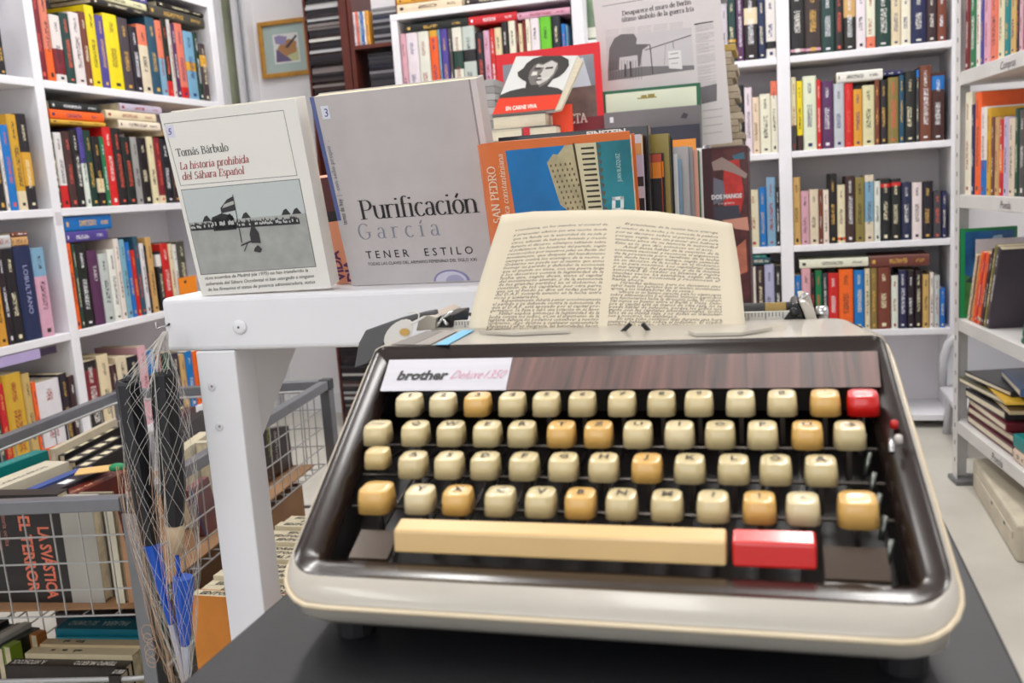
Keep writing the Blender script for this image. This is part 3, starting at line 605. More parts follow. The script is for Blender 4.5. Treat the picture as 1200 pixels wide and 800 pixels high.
# ================================================================ two dark towers of disc cases
M_MAH = mat('mahogany', (92, 40, 30), 0.4, noise=0.3, nscale=12, stretch=(8, 8, 0.6))
TY = 3.36
def cd(loc, col, label, group, w=0.142, d=0.125, t=0.0102, rz=0.0):
    o = MB().box((-w/2, 0, 0), (w/2, d, t)).build('disc_case', mat('disc_case_%02x%02x%02x' % col, col, 0.25), None, loc, rot=(0, 0, rz))
    return tag(o, label, 'disc case', group)
cx0 = on_y(362, 80, TY).x; cx1 = on_y(402, 80, TY).x; px1 = on_y(413, 80, TY).x
tw = empty('disc_tower', ((cx0+cx1)/2, TY+0.07, 0), 'tall mahogany tower of stacked discs beside the gilt picture', 'shelf')
wbox(tw, 'side_panel', (cx1+0.002, TY, 0), (px1-0.005, TY+0.2, 2.35), M_MAH); wbox(tw, 'side_panel', (cx0-0.012, TY+0.02, 0), (cx0-0.003, TY+0.2, 2.35), M_MAH)
wbox(tw, 'back_board', (cx0-0.003, TY+0.17, 0), (cx1+0.002, TY+0.18, 2.35), M_MAH)
cols = [(30,28,30), (52,48,50), (36,30,34), (66,40,40), (28,26,28), (176,176,178), (40,38,44), (44,34,36), (34,32,36), (120,112,110), (28,26,28), (60,46,44), (202,200,196)]
ww = cx1-cx0-0.006
tw_top = on_y(380, -20, TY).z; z = 0.0405; k = 0
while z < tw_top: z += 0.0106
n = int((tw_top-0.0405)/0.0106)
rr = random.Random(3)
split = on_y(380, 112, TY).z
def cases(xa, xb, zlo, zhi, where, group, w, seed):
    rr = random.Random(seed); z = zlo; lst = []
    while z+0.0105 < zhi: lst.append(z); z += 0.0106+(0.0 if rr.random() < 0.85 else 0.0001)
    N = len(lst)
    for i, z in enumerate(lst):
        c = cols[rr.randrange(len(cols))]
        cn = 'white' if c[0] > 190 else 'pale grey' if c[0] > 150 else 'grey' if c[0] > 100 else 'maroon' if c[0]-c[1] > 20 else 'black' if c[0] < 45 else 'dark grey'
        idx = N-i
        cd((xa+w/2+rr.uniform(0, max(0.001, xb-xa-w)), TY+0.012+rr.uniform(0, 0.012), z), c, f'{cn} disc case, {ordw(idx)} from the top {where}', group, w=w)
zz = on_y(385, 125, TY).z
cases(cx0, cx1, zz, on_y(385, -30, TY).z, 'of the tower beside the picture', 'disc cases in the tower beside the picture', min(0.142, ww), 3)
wbox(tw, 'shelf', (cx0-0.003, TY+0.005, zz-0.02), (cx1+0.002, TY+0.168, zz-0.0005), M_MAH)
zb0 = on_y(410, 520, TY).z; zb1 = on_y(405, 405, TY).z
cases(cx0, cx1, zb0, zb1+0.03, 'of the pile seen under the table', 'disc cases seen under the white table', min(0.142, ww), 5)
wbox(tw, 'shelf', (cx0-0.003, TY+0.005, zb0-0.02), (cx1+0.002, TY+0.168, zb0-0.0005), M_MAH)
# second tower
dx0 = px1; dx1 = on_y(459, 60, TY).x
tw2 = empty('disc_shelf', ((dx0+dx1)/2, TY+0.1, 0), 'mahogany shelf of discs between tall tower and white bookcase', 'shelf')
wbox(tw2, 'side_panel', (dx0, TY, 0), (dx0+0.016, TY+0.2, 2.35), M_MAH); wbox(tw2, 'side_panel', (dx1+0.03, TY+0.0, 0), (dx1+0.045, TY+0.2, 2.35), M_MAH)
zs_ = on_y(430, 52, TY).z; zs2 = on_y(440, 104, TY).z
for z in (zs_, zs2-0.03, 1.0, 0.5, 0.05): wbox(tw2, 'shelf', (dx0+0.016, TY, z-0.014), (dx1+0.03, TY+0.19, z), M_MAH)
wbox(tw2, 'back_board', (dx0+0.016, TY+0.192, 0), (dx1+0.03, TY+0.2, 2.35), M_SHELFBACK)
T5 = (200, 0, 4)
row((0, TY+0.008), (1, 0, 0), 0, zs_, [(850,863,60,'G'),(865,874,58,'W'),(876,886,55,'o'),(888,896,56,'S'),(898,908,55,'B'),(910,920,52,'C'),(922,936,50,'y')], T5, 'small mahogany shelf', 'booklets on the mahogany disc shelf', depth=0.12)
da = on_y(436, 40, TY).x
def cases2(xa, xb, zlo, zhi, where, group, seed):
    rr = random.Random(seed); z = zlo; lst = []
    while z+0.0105 < zhi: lst.append(z); z += 0.0106
    N = len(lst); w = min(0.142, xb-xa-0.004)
    for i, z in enumerate(lst):
        c = [(34,40,60), (40,40,46), (30,28,32), (120,120,124), (180,180,182), (60,60,66), (30,30,34)][rr.randrange(7)]
        cn = 'pale grey' if c[0] > 150 else 'grey' if c[0] > 100 else 'dark blue' if c[2]-c[0] > 20 else 'dark grey' if c[0] > 55 else 'black'
        cd((xa+w/2, TY+0.01+rr.uniform(0, 0.01), z), c, f'{cn} disc case, {ordw(N-i)} from the top {where}', group, w=w)
cases2(da, dx1+0.028, zs_+0.0005, on_y(445, 6, TY).z, 'of the mahogany shelf pile', 'disc cases piled on the mahogany shelf', 11)
db = on_y(431, 80, TY).x
cases2(db, dx1+0.028, zs2-0.0295, on_y(445, 60, TY).z, 'of the lower mahogany shelf pile', 'disc cases piled low on the mahogany shelf', 12)
for nm_, x0_, x1_, t_, col_ in (('orange book lying above the blue discs on the mahogany shelf', 918, 1030, 0.012, 'O'), ):
    pass

# ================================================================ white metal rack on the right
M_METAL = mat('white_enamel_metal', (214, 212, 210), 0.4, noise=0.08, nscale=8)
ra = math.radians(7.0); RKD = Vector((math.sin(ra), -math.cos(ra), 0)); RKN = Vector((math.cos(ra), math.sin(ra), 0))   # RKD towards the camera, RKN into the rack
RK0 = Vector((0.478, 2.83, 0))
rk = empty('metal_rack', (RK0+RKN*0.15+RKD*0.5)[:], 'white slotted metal shelving rack at the right', 'rack')
def rbox(par, name, s0, s1, n0, n1, z0, z1, m, bev=0.0):
    mb = MB().box((s0, n0, z0), (s1, n1, z1)); mb.v = [RK0+RKD*v.x+RKN*v.y+Vector((0, 0, v.z)) for v in mb.v]
    mb.f = [tuple(reversed(f)) for f in mb.f] if RKD.cross(RKN).z < 0 else mb.f
    o = mb.build(name, m, par, world=True)
    if bev: bevel(o, bev)
    return o
RL = 1.15
for s in (0.0, RL):
    for nn in (0.0, 0.34):
        rbox(rk, 'post', s-0.002, s+0.002, nn, nn+0.034, 0, 2.4, M_METAL)
        rbox(rk, 'post_flange', s-0.002 if s == 0 else s-0.034, s+0.034 if s == 0 else s+0.002, nn-0.002 if nn == 0 else nn+0.034, nn if nn == 0 else nn+0.036, 0, 2.4, M_METAL)
# slots in the near post faces
sl = MB()
for i in range(46):
    z = 0.06+i*0.05
    b_ = MB().box((0.014, -0.0026, z), (0.019, -0.0021, z+0.012)); sl.add([RK0+RKD*v.x+RKN*v.y+Vector((0, 0, v.z)) for v in b_.v], b_.f)
sl.build('post_slots', flat((70, 70, 74)), rk, world=True)['kind'] = 'stuff'
RKZ = [RK0.copy() for _ in range(4)]
KZ = [along((RK0.x, RK0.y, 0), (0, 0, 1), 1, y) for y in (86, 228, 371, 490)]
for i, z in enumerate(KZ+[KZ[0]+0.33, KZ[0]+0.66, 0.06 if KZ[3] > 0.3 else -1]):
    if z < 0: continue
    if i == 6: continue
    rbox(rk, 'shelf', 0.0021, RL-0.003, 0.0, 0.335, z-0.035, z, M_METAL, 0.0015)
rbox(rk, 'foot', -0.02, 0.06, -0.01, 0.06, 0, 0.012, flat((110, 110, 112)))
RKA = math.atan2(-RKN.x, RKN.y)   # local +y -> RKN
RKP = RK0+RKN*0.008
T8b = (850, 0, 3.4286)
def rrow(z, items, tf, where, group, **k): return row((RKP.x, RKP.y), RKD, RKA+0.0, z, items, tf, where, group, **k)
KG = 'books on the white metal rack'
rrow(KZ[0]+0.0003, [(915,950,-30,'b'),(954,976,-30,'r'),(979,1003,-40,'G'),(1005,1019,-40,'W'),(1021,1033,-30,'V'),(1035,1057,-30,'p'),(1060,1090,-40,'o'),(1092,1114,-40,'c'),(1116,1140,-40,'T'),(1142,1163,-40,'U'),(1165,1175,-40,'K'),(1177,1190,-40,'p'),(1192,1212,-40,'r'),(1214,1240,-40,'K')], T8b, 'top shelf of metal rack', KG, lo=.037, hi=RL-.04)
rrow(KZ[1]+0.0003, [(886,904,370,'W',('y',.7,1)),(906,929,372,'C',('o',0,.25)),(932,956,365,'W'),(958,982,372,'C'),(984,996,420,'b'),(998,1019,372,'O'),(1021,1042,430,'W',('B',0,.4)),(1045,1060,435,'y'),(1062,1076,470,'N'),(1078,1093,470,'U'),(1095,1110,480,'R',('O',.3,.6)),
 (1112,1130,470,'v'),(1132,1154,475,'c'),(1157,1172,435,'g'),(1174,1200,440,'k'),(1202,1230,430,'U')], T8b, 'second shelf of metal rack', KG, lo=.037, hi=RL-.04, maxh=.27)
# third shelf: a big green and blue picture book, a few leaning books
def rk_book(s, n0, th, h, d, col, label, lean=0.0, z=None, rz=0.0, group=None, band=None, rx=0.0):
    P = RK0+RKD*s+RKN*n0
    return book((P.x, P.y, (KZ[2] if z is None else z)+0.0004), RKA+rz, th, h, d, col, label, group, lean=lean, band=band, rx=rx)
T9r = (850, 180, 3.4286)
big = empty('picture_book', (RK0+RKD*0.034+RKN*0.003+Vector((0, 0, KZ[2]+0.0005)))[:], 'large green book with blue landscape cover standing upright on the metal rack', 'book', rz=ra)
bevel(MB().box((0, 0, 0), (0.145, 0.010, 0.245)).build('cover', mat('green_cover', (20, 140, 80), 0.35), big), 0.001)
polys('cover_picture', [rect(0.012, 0.01, 0.137, 0.236)], mat('cover_landscape', (34, 104, 168), 0.3, noise=0.8, nscale=9), big, y=-0.0004)
polys('cover_picture', [[(0.012, 0.01), (0.137, 0.01), (0.137, 0.07), (0.05, 0.10), (0.012, 0.12)]], mat('cover_meadow', (66, 120, 60), 0.35, noise=0.5, nscale=25), big, y=-0.0006)
polys('cover_picture', [[(0.012, 0.10), (0.05, 0.13), (0.137, 0.10), (0.137, 0.07), (0.05, 0.10), (0.012, 0.12)][:4]], flat((40, 60, 70)), big, y=-0.0008)
polys('cover_picture', [[(0.075, 0.205), (0.11, 0.21), (0.105, 0.224), (0.085, 0.222)]], flat((176, 206, 226)), big, y=-0.0006)
pg = empty('pamphlet', (RK0+RKD*0.044+RKN*0.040+Vector((0, 0, KZ[2]+0.0005)))[:], 'pale leaflets with handwriting standing behind the orange books, metal rack', 'leaflet', rz=ra)
pg.rotation_euler = (0, 0.0, ra)
bevel(MB().box((0, 0, 0), (0.14, 0.006, 0.215)).build('sheet_stack', mat('pale_paper', (222, 214, 220), 0.7, noise=0.1, nscale=20), pg), 0.001)
text('handwriting', 'Cómics', 0.022, flat((60, 50, 70)), pg, 0.045, 0.175, y=-0.0006, shear=0.5, rot=-0.05)
leanr = math.radians(20)
xs = 0.060
for i, (w_, h_, c_, bd, lb) in enumerate(((0.016,0.19,'c',None,'beige book leaning first on the metal rack third shelf'),(0.009,0.19,'r',None,'thin dark red book leaning beside the beige one, metal rack'),(0.012,0.195,'U',None,'tan book leaning on the dark red one, metal rack'),(0.020,0.2,'O',None,'first orange book leaning on the metal rack'),(0.013,0.2,'R',None,'red book leaning between two orange ones'),(0.020,0.2,'O',('c',.05,.1),'second orange book leaning on the metal rack'),
   (0.012,0.2,'r',None,'dark red book leaning between orange and black ones, metal rack'),(0.014,0.215,'K',None,'black book leaning on the metal rack third shelf'),(0.018,0.225,'u',None,'olive grey book leaning on the metal rack'),(0.020,0.22,'k',None,'dark grey book leaning near the right edge, metal rack'),(0.014,0.22,'G',None,'green book at the right edge of the metal rack'),(0.02,0.2,'r',None,'dark red book after the green one at right edge'))):
    if c_ == 'G': xs = max(xs, along((RK0.x, RK0.y, KZ[2]), RKD, 0, 1189))
    P = RK0+RKD*(xs+w_/2)+RKN*0.012
    # pivot on its lower edge: raise so the lowest corner touches the shelf
    lift = w_/2*math.sin(leanr)+0.0006
    book((P.x, P.y, KZ[2]+lift), RKA, w_, h_, 0.14, c_, lb, 'leaning books on the metal rack', lean=leanr, band=bd)
    xs += w_/math.cos(leanr)+0.0008
# fourth shelf: heap of binders and sheets
def heap(s, n0, z, w_, d_, t_, rz, rgb, label, cat='folder', tilt=0.0, name='folder'):
    P = RK0+RKD*s+RKN*n0
    t = empty(name, (P.x, P.y, z), label, cat, 'folders heaped on the metal rack', rz=RKA+rz)
    o = MB().box((-w_/2, 0, 0), (w_/2, d_, t_)).build('cover', mat('cover_%02x%02x%02x' % rgb, rgb, 0.35), t); bevel(o, 0.0015)
    if t_ > 0.012: MB().box((-w_/2+0.006, -0.0004, t_*0.25), (w_/2-0.006, 0.0, t_*0.75)).build('page_block', M_PAGES_FLAT, t)
    return z+t_+0.0006
z = KZ[3]+0.0006
z = heap(0.22, 0.02, z, 0.34, 0.24, 0.026, 0.0, (88, 30, 40), 'maroon binder at the very bottom of the rack heap', )
z = heap(0.21, 0.025, z, 0.32, 0.24, 0.024, 0.02, (96, 32, 44), 'maroon binder second from the bottom of the rack heap')
z = heap(0.20, 0.02, z, 0.30, 0.24, 0.022, -0.02, (104, 30, 42), 'dark red binder third from the bottom of the rack heap')
z = heap(0.19, 0.018, z, 0.27, 0.23, 0.026, 0.04, (40, 34, 38), 'black folder lying on the maroon binders, metal rack')
z3 = heap(0.24, 0.03, z, 0.26, 0.22, 0.010, -0.1, (196, 176, 140), 'tan sheet bundle lying on the black folder, metal rack', 'papers', name='paper_bundle')
z4 = heap(0.18, 0.015, z3, 0.30, 0.22, 0.016, 0.08, (90, 86, 60), 'olive folder in the middle of the rack heap')
z5 = heap(0.25, 0.02, z4, 0.26, 0.22, 0.008, -0.12, (226, 180, 60), 'thin yellow folder in the rack heap')
z6 = heap(0.20, 0.02, z5, 0.27, 0.22, 0.014, 0.1, (40, 40, 46), 'black folder near the top of the rack heap')
heap(0.28, 0.05, z6, 0.24, 0.2, 0.02, -0.16, (70, 96, 140), 'blue folder topmost of the rack heap')
for i, (s_, c_, lb) in enumerate(((0.445, 'c', 'thick beige book lying at the right edge, lowest rack shelf'),)):
    P = RK0+RKD*s_+RKN*0.012; book((P.x, P.y, KZ[3]+0.0006), RKA, 0.03, 0.07, 0.2, c_, lb, None, flat_=True)
    book((P.x, P.y, KZ[3]+0.032), RKA, 0.034, 0.07, 0.2, 'T', 'teal book lying on the thick beige one at right edge', None, flat_=True, printed=0)
# hand lettered labels on the rack shelf edges
def rk_text(s_, px, py, z, size, words):
    P = RK0; sv = along((P.x, P.y, z), RKD, 0, px)
    Q = P+RKD*sv-RKN*0.0006
    t = text('shelf_lettering', words, size, flat((70, 60, 66)), None, 0, 0, y=0, shear=0.2)
    t.parent = rk; inv = Matrix.Translation(rk.location).inverted()
    R = Matrix(((RKD.x, RKN.x, 0, Q.x), (RKD.y, RKN.y, 0, Q.y), (0, 0, 1, z), (0, 0, 0, 1)))
    t.matrix_local = inv @ R
rk_text(0, 1172, 75, KZ[0]-0.028, 0.026, 'Compras'); rk_text(0, 1172, 240, KZ[1]-0.028, 0.026, 'Poesía'); rk_text(0, 1162, 545, KZ[3]-0.030, 0.030, 'Poesía')
# beige metal box standing on the floor under the rack
f0 = on_z(1140, 572, -H); f1 = on_z(1189, 655, -H); dv = (f1-f0); dv.z = 0; dv.normalize(); hb = along((f0.x, f0.y, 0), (0, 0, 1), 1, 536)
nv = Vector((-dv.y, dv.x, 0)); nv = nv if nv.x > 0 else -nv
L_ = (f1-f0).length
bx = empty('metal_box', (f0+dv*L_/2)[:], 'beige metal box standing on the floor under the rack', 'box', rz=math.atan2(dv.y, dv.x))
sgn = 1 if Vector((-dv.y, dv.x, 0)).x > 0 else -1
M_BEI = mat('beige_enamel', (206, 196, 176), 0.45, noise=0.15, nscale=15)
bevel(MB().box((-L_/2, 0 if sgn > 0 else -0.16, 0.0), (L_/2+0.02, 0.16 if sgn > 0 else 0, hb)).build('body', M_BEI, bx), 0.006)
yy = -0.003*sgn
o = MB().box((-L_/2+0.03, min(yy, 0), 0.04), (L_/2-0.02, max(yy, 0), hb-0.03)).build('front_panel', M_BEI, bx); bevel(o, 0.004)
for xx in (0.01, L_*0.3): MB().box((xx, min(yy*1.3, yy), hb*0.55), (xx+0.014, max(yy*1.3, yy), hb*0.62)).build('slot', flat((60, 54, 48)), bx)
# white plastic chair behind the rack's far post
ch = empty('plastic_chair', (0.70, 3.33, 0), 'white plastic chair half hidden behind the rack post', 'chair')
M_PL = mat('white_plastic', (196, 196, 202), 0.35)
bk = MB(); R = []
for i in range(9):
    a = math.radians(180*i/8); R.append((0.17*math.cos(a), 0, 0.26+0.12*math.sin(a)))
bk.tube([(0.17, 0.02, 0.16)]+R+[(-0.17, 0.02, 0.16)], 0.014, 8); bk.build('back_rim', M_PL, ch, smooth=True)
MB().box((-0.16, -0.003, 0.17), (0.16, 0.003, 0.34)).build('back_panel', M_PL, ch)
bevel(MB().box((-0.18, -0.28, 0.14), (0.18, 0.02, 0.16)).build('seat', M_PL, ch), 0.006)
for sx in (-0.16, 0.16):
    for sy in (-0.28, 0.0): MB().tube([(sx, sy, 0.0), (sx*0.94, sy*0.94, 0.14)], 0.013, 8).build('leg', M_PL, ch, smooth=True)
# ================================================================ white table with the display books
TZ = H-0.0965; TX0, TX1, TYF, TYB = -0.700, -0.278, 0.95, 1.66
tb = empty('table', ((TX0+TX1)/2, 1.5, 0), 'white painted wooden table carrying the display books', 'table')
bevel(wbox(tb, 'table_top', (TX0, TYF, TZ-0.064), (TX1, TYB, TZ), M_WHITE), 0.006, 3)
LEGX = -0.661
def leg(x0, y0): return bevel(wbox(tb, 'leg', (x0, y0, 0), (x0+0.052, y0+0.043, TZ-0.0642), M_WHITE), 0.002)
leg(LEGX, TYF); leg(TX1-0.056, TYF+0.06); leg(LEGX+0.12, TYB-0.06); leg(TX1-0.056, TYB-0.06)
g = MB(); zt_ = TZ-0.0642
g.add([(LEGX+0.024, TYF+0.0435, zt_), (LEGX+0.024, 1.125, zt_), (LEGX+0.024, TYF+0.0435, H-0.275), (LEGX+0.05, TYF+0.0435, zt_), (LEGX+0.05, 1.125, zt_), (LEGX+0.05, TYF+0.0435, H-0.275)], [(0,1,2),(5,4,3),(0,3,4,1),(1,4,5,2),(2,5,3,0)])
g.build('corner_brace', M_WHITE, tb, world=True)
def disc(name, c, r, m, par, d=0.003):
    mb = MB(); n = 18
    mb.rings([[(c.x+rr*math.cos(2*math.pi*j/n), yy, c.z+rr*math.sin(2*math.pi*j/n)) for j in range(n)] for rr, yy in ((r, c.y), (r, c.y-d*0.4), (r*0.75, c.y-d*0.9), (r*0.3, c.y-d))])
    return mb.build(name, m, par, world=True, smooth=True)
M_CHR = mat('worn_chrome', (190, 190, 190), 0.2, metal=1.0)
c = on_y(281, 383, TYF-0.0005); s = disc('cover_cap', c, 0.0088, M_WHITE, tb); disc('bolt', c-Vector((0.0, 0.0032, 0)), 0.0014, flat((90, 90, 95)), tb, 0.0006)
for py in (455, 502):
    c = on_y(248 if py < 480 else 257, py-2, TYF-0.0005); disc('screw_plug', c, 0.0052, mat('plug_white', (214, 214, 218), 0.4), tb, 0.001)
    disc('screw_mark', c+Vector((0.001, -0.0012, 0.0008)), 0.0016, flat((150, 140, 140)), tb, 0.0004)
hk = on_y(193, 383, TYF-0.001)
MB().tube([hk+Vector((0.006, 0, 0.002)), hk+Vector((0.005, -0.012, 0.002)), hk+Vector((0.0, -0.016, 0.0)), hk+Vector((0.0, -0.016, 0.008))], 0.0012, 6).build('hook', M_CHR, tb, world=True, smooth=True)
disc('bolt', hk+Vector((0.006, 0.0005, 0.003)), 0.0016, flat((60, 58, 60)), tb, 0.001)

# ---- display books: frame from a fitted standing pose (local x across, z up the cover, y into the book)
def display(name, x, y, yaw, lean, roll, label, cat, z=None, group=None):
    """lean > 0 tips the top away from the viewer"""
    t = empty(name, (x, y, (TZ if z is None else z)+0.0006), label, cat, group)
    u = Vector((math.cos(yaw), math.sin(yaw), 0)); n = Vector((math.sin(yaw), -math.cos(yaw), 0))
    up = Vector((0, 0, math.cos(lean)))-n*math.sin(lean)
    u2 = u*math.cos(roll)+up*math.sin(roll); up2 = -u*math.sin(roll)+up*math.cos(roll); dd = up2.cross(u2)
    t.rotation_mode = 'XYZ'
    R = Matrix((u2, dd, up2)).transposed(); t.rotation_euler = R.to_euler('XYZ'); t['_p'] = 0; del t['_p']
    def loc(px, py, yy=0.0):
        P = t.location+R.col[1]*yy; q = on_plane(px, py, P, R.col[1]); v = R.transposed() @ (q-t.location); return (v.x, v.z)
    return t, loc
def bookbody(t, w, h, th, mcov, spine='L', front=None):
    """boards, spine and page block; front board at y=0"""
    bt = 0.0012
    cb = MB().box((0, 0, 0), (w, bt, h)).box((0, th-bt, 0), (w, th, h))
    if spine == 'L': cb.box((0, bt, 0), (bt, th-bt, h)); a, b = bt, w-0.0015
    else: cb.box((w-bt, bt, 0), (w, th-bt, h)); a, b = 0.0015, w-bt
    o = cb.build('cover', mcov, t)
    MB().box((a, bt+0.0001, 0.001), (b, th-bt-0.0001, h-0.001)).build('page_block', M_PAGES, t)
    return o
INK = flat((38, 34, 36)); INKR = flat((160, 26, 44))
# 1. white paperback
bk1, L1 = display('book', -0.6467, 0.9516+0.004, 0.060, -0.177, 0.017, 'white paperback on the left, titled La historia prohibida del Sáhara Español', 'book')
w1, h1 = 0.1621, 0.2092
bookbody(bk1, w1, h1, 0.026, mat('white_cover', (236, 234, 228), 0.35), 'R')
def lined(name, pts, wd, m, par, layer):
    ll = []
    for i in range(len(pts)):
        a = Vector(pts[i]); b_ = Vector(pts[(i+1) % len(pts)]); d = (b_-a).normalized()*wd/2; n = Vector((-d.y, d.x)); a2 = a-d; b2 = b_+d
        ll.append([(a2-n)[:], (b2-n)[:], (b2+n)[:], (a2+n)[:]])
    return polys(name, ll, m, par, layer)
def Z3(x, y): return (180+x/3.333, 110+y/3.333)
lined('title_box_line', [L1(*Z3(42, 117)), L1(*Z3(507, 64)), L1(*Z3(560, 318)), L1(*Z3(106, 358))], 0.0005, INK, bk1, 1)
ph = [L1(*Z3(108, 374)), L1(*Z3(566, 336)), L1(*Z3(636, 676)), L1(*Z3(186, 702))]
px0, px1_ = (ph[0][0]+ph[3][0])/2, (ph[1][0]+ph[2][0])/2; pz0, pz1 = (ph[2][1]+ph[3][1])/2, (ph[0][1]+ph[1][1])/2
pw_, phh = px1_-px0, pz1-pz0
poly('photo_frame', rect(px0-0.0006, pz0-0.0006, px1_+0.0006, pz1+0.0006), INK, bk1, 1)
poly('photo_sand', rect(px0, pz0, px1_, pz1), mat('photo_sand', (168, 170, 168), 0.5, noise=0.14, nscale=60), bk1, 2)
poly('photo_sky', rect(px0, pz0+phh*0.62, px1_, pz1), flat((196, 204, 204)), bk1, 3)
R_ = random.Random(4)
crowd, faces = [], []
for i in range(74):
    u = px0+pw_*(0.015+0.93*i/74); hh = phh*(0.07+0.035*R_.random()+(0.05 if 14 < i < 30 else 0)); zb_ = pz0+phh*(0.525-0.0003*i)
    ww_ = pw_*0.009; crowd.append([(u-ww_, zb_), (u+ww_, zb_), (u+ww_*0.8, zb_+hh*0.75), (u, zb_+hh), (u-ww_*0.7, zb_+hh*0.7)])
    if R_.random() < 0.5: faces.append(rect(u-ww_*0.4, zb_+hh*0.3, u+ww_*0.8, zb_+hh*0.62))
for i in range(5):   # tents and trees on the skyline
    u = px0+pw_*(0.16, 0.36, 0.5, 0.84, 0.93)[i]; zb_ = pz0+phh*0.62; crowd.append([(u-pw_*0.04, zb_), (u+pw_*0.04, zb_), (u+pw_*0.01, zb_+phh*0.07), (u-pw_*0.015, zb_+phh*0.055)])
crowd.append([(px0+pw_*0.2, pz0+phh*0.50), (px0+pw_*0.4, pz0+phh*0.5), (px0+pw_*0.39, pz0+phh*0.66), (px0+pw_*0.3, pz0+phh*0.7), (px0+pw_*0.21, pz0+phh*0.66)])
poly('photo_ground_band', rect(px0+pw_*0.02, pz0+phh*0.55, px0+pw_*0.9, pz0+phh*0.62), flat((176, 178, 176)), bk1, 4)
polys('photo_crowd', crowd, flat((44, 44, 48)), bk1, 5); polys('photo_robes', faces, flat((196, 198, 196)), bk1, 6)
def pp(u, v): return (px0+pw_*u, pz0+phh*v)
fx = [[pp(.415,.34), pp(.422,.34), pp(.432,.90), pp(.426,.90)], [pp(.30,.70), pp(.425,.72), pp(.425,.88), pp(.37,.85), pp(.30,.76)], [pp(.405,.30), pp(.50,.34), pp(.50,.36), pp(.41,.32)], [pp(.42,.24), pp(.428,.24), pp(.47,.33), pp(.462,.33)],
 [pp(.50,.33), pp(.58,.32), pp(.58,.44), pp(.56,.50), pp(.545,.54), pp(.52,.50), pp(.50,.43)], [pp(.505,.23), pp(.56,.21), pp(.58,.25), pp(.55,.30), pp(.52,.27)]]
polys('photo_flag_and_child', fx, flat((50, 48, 52)), bk1, 7)
polys('photo_flag_stripe', [[pp(.315,.755), pp(.424,.79), pp(.424,.83), pp(.34,.80)]], flat((180, 182, 180)), bk1, 8)
a = L1(*Z3(92, 244)); b_ = L1(*Z3(294, 218)); rt = math.atan2(b_[1]-a[1], b_[0]-a[0])*0.35
serif_text('author_text', 'Tomás Bárbulo', 0.0118, INK, bk1, a[0], a[1], thick=0.1, thin=0.035, width=math.dist(a, b_), rot=rt)
a = L1(*Z3(104, 296)); b_ = L1(*Z3(374, 268)); serif_text('title_text', 'La historia prohibida', 0.0112, INKR, bk1, a[0], a[1], thick=0.105, thin=0.04, slant=0.22, width=math.dist(a, b_), rot=rt)
a = L1(*Z3(114, 336)); b_ = L1(*Z3(356, 312)); serif_text('title_text', 'del Sáhara Español', 0.0112, INKR, bk1, a[0], a[1], thick=0.105, thin=0.04, slant=0.22, width=math.dist(a, b_), rot=rt)
for i, (s_, xa, xe, ya) in enumerate((('«Los acuerdos de Madrid (de 1975) no han transferido la', 200, 604, 722), ('soberanía del Sáhara Occidental ni han otorgado a ninguno', 204, 628, 745), ('de los firmantes el status de potencia administradora, status', 212, 632, 767))):
    a = L1(*Z3(xa, ya)); b_ = L1(*Z3(xe, ya-22)); text('quote_text', s_, 0.0058, INK, bk1, a[0], a[1]-0.001, shear=0.25, width=math.dist(a, b_), rot=rt, bold=0.0)
a = L1(*Z3(52, 148)); poly('price_sticker', rect(a[0]-0.001, a[1]-0.007, a[0]+0.009, a[1]+0.007), flat((222, 220, 236)), bk1, 1)
text('handwritten_number', '5', 0.010, flat((60, 70, 170)), bk1, a[0]+0.0008, a[1]-0.0035, shear=0.2)
# 2. grey book
bk2, L2 = display('book', -0.4764, 0.9983+0.004, -0.059, -0.254, 0.001, 'large grey book titled Purificación García Tener estilo, blue strip at left', 'book')
w2, h2 = 0.1928, 0.2177
bookbody(bk2, w2, h2, 0.022, mat('grey_fabric_cover', (196, 190, 190), 0.6, noise=0.06, nscale=25), 'R')
def Z4(x, y): return (360+x/3.077, 90+y/3.077)
q = [L2(*Z4(5, 70)), L2(*Z4(22, 68)), L2(*Z4(116, 518)), L2(*Z4(100, 520))]
poly('blue_strip', [(0.0, q[3][1]), (0.0052, q[2][1]), (0.0052, h2), (0.0, h2)], flat((92, 104, 158)), bk2, 1)
poly('pale_edge_strip', rect(w2-0.0085, 0, w2-0.0065, h2), flat((150, 142, 146)), bk2, 1)
poly('pale_edge_strip', rect(w2-0.0065, 0, w2, h2), flat((216, 208, 208)), bk2, 1)
a = L2(*Z4(47, 106)); b_ = L2(*Z4(76, 148)); poly('price_sticker', rect(a[0], b_[1]-0.001, a[0]+0.0095, a[1]+0.0), flat((226, 228, 240)), bk2, 2)
text('handwritten_number', '3', 0.0125, flat((50, 70, 150)), bk2, a[0]+0.0022, b_[1]+0.0015, shear=0.1)
a = L2(*Z4(162, 517)); b_ = L2(*Z4(640, 492)); serif_text('title_text', 'Purificación', 0.0315, INK, bk2, 0.0305, a[1]+0.0005, thick=0.115, thin=0.022, width=0.1415, track=-0.02)
a = L2(*Z4(146, 588)); b_ = L2(*Z4(512, 572)); serif_text('title_text', 'García', 0.026, flat((142, 144, 158)), bk2, 0.0225, a[1], thick=0.085, thin=0.022, width=0.107, track=0.25)
a = L2(*Z4(170, 657)); text('subtitle_text', 'TENER  ESTILO', 0.0128, INK, bk2, 0.0265, a[1], width=0.131, space=1.6)
a = L2(*Z4(178, 684)); text('subtitle_text', 'TODAS LAS CLAVES DEL ARMARIO FEMENINO DEL SIGLO XXI', 0.0052, INK, bk2, 0.0262, a[1]+0.0008, width=0.134)
a = L2(*Z4(140, 520)); text('collection_text', 'temas de hoy', 0.0085, INK, bk2, 0.0118, 0.074, rot=math.pi/2, width=0.030, bold=0.0)
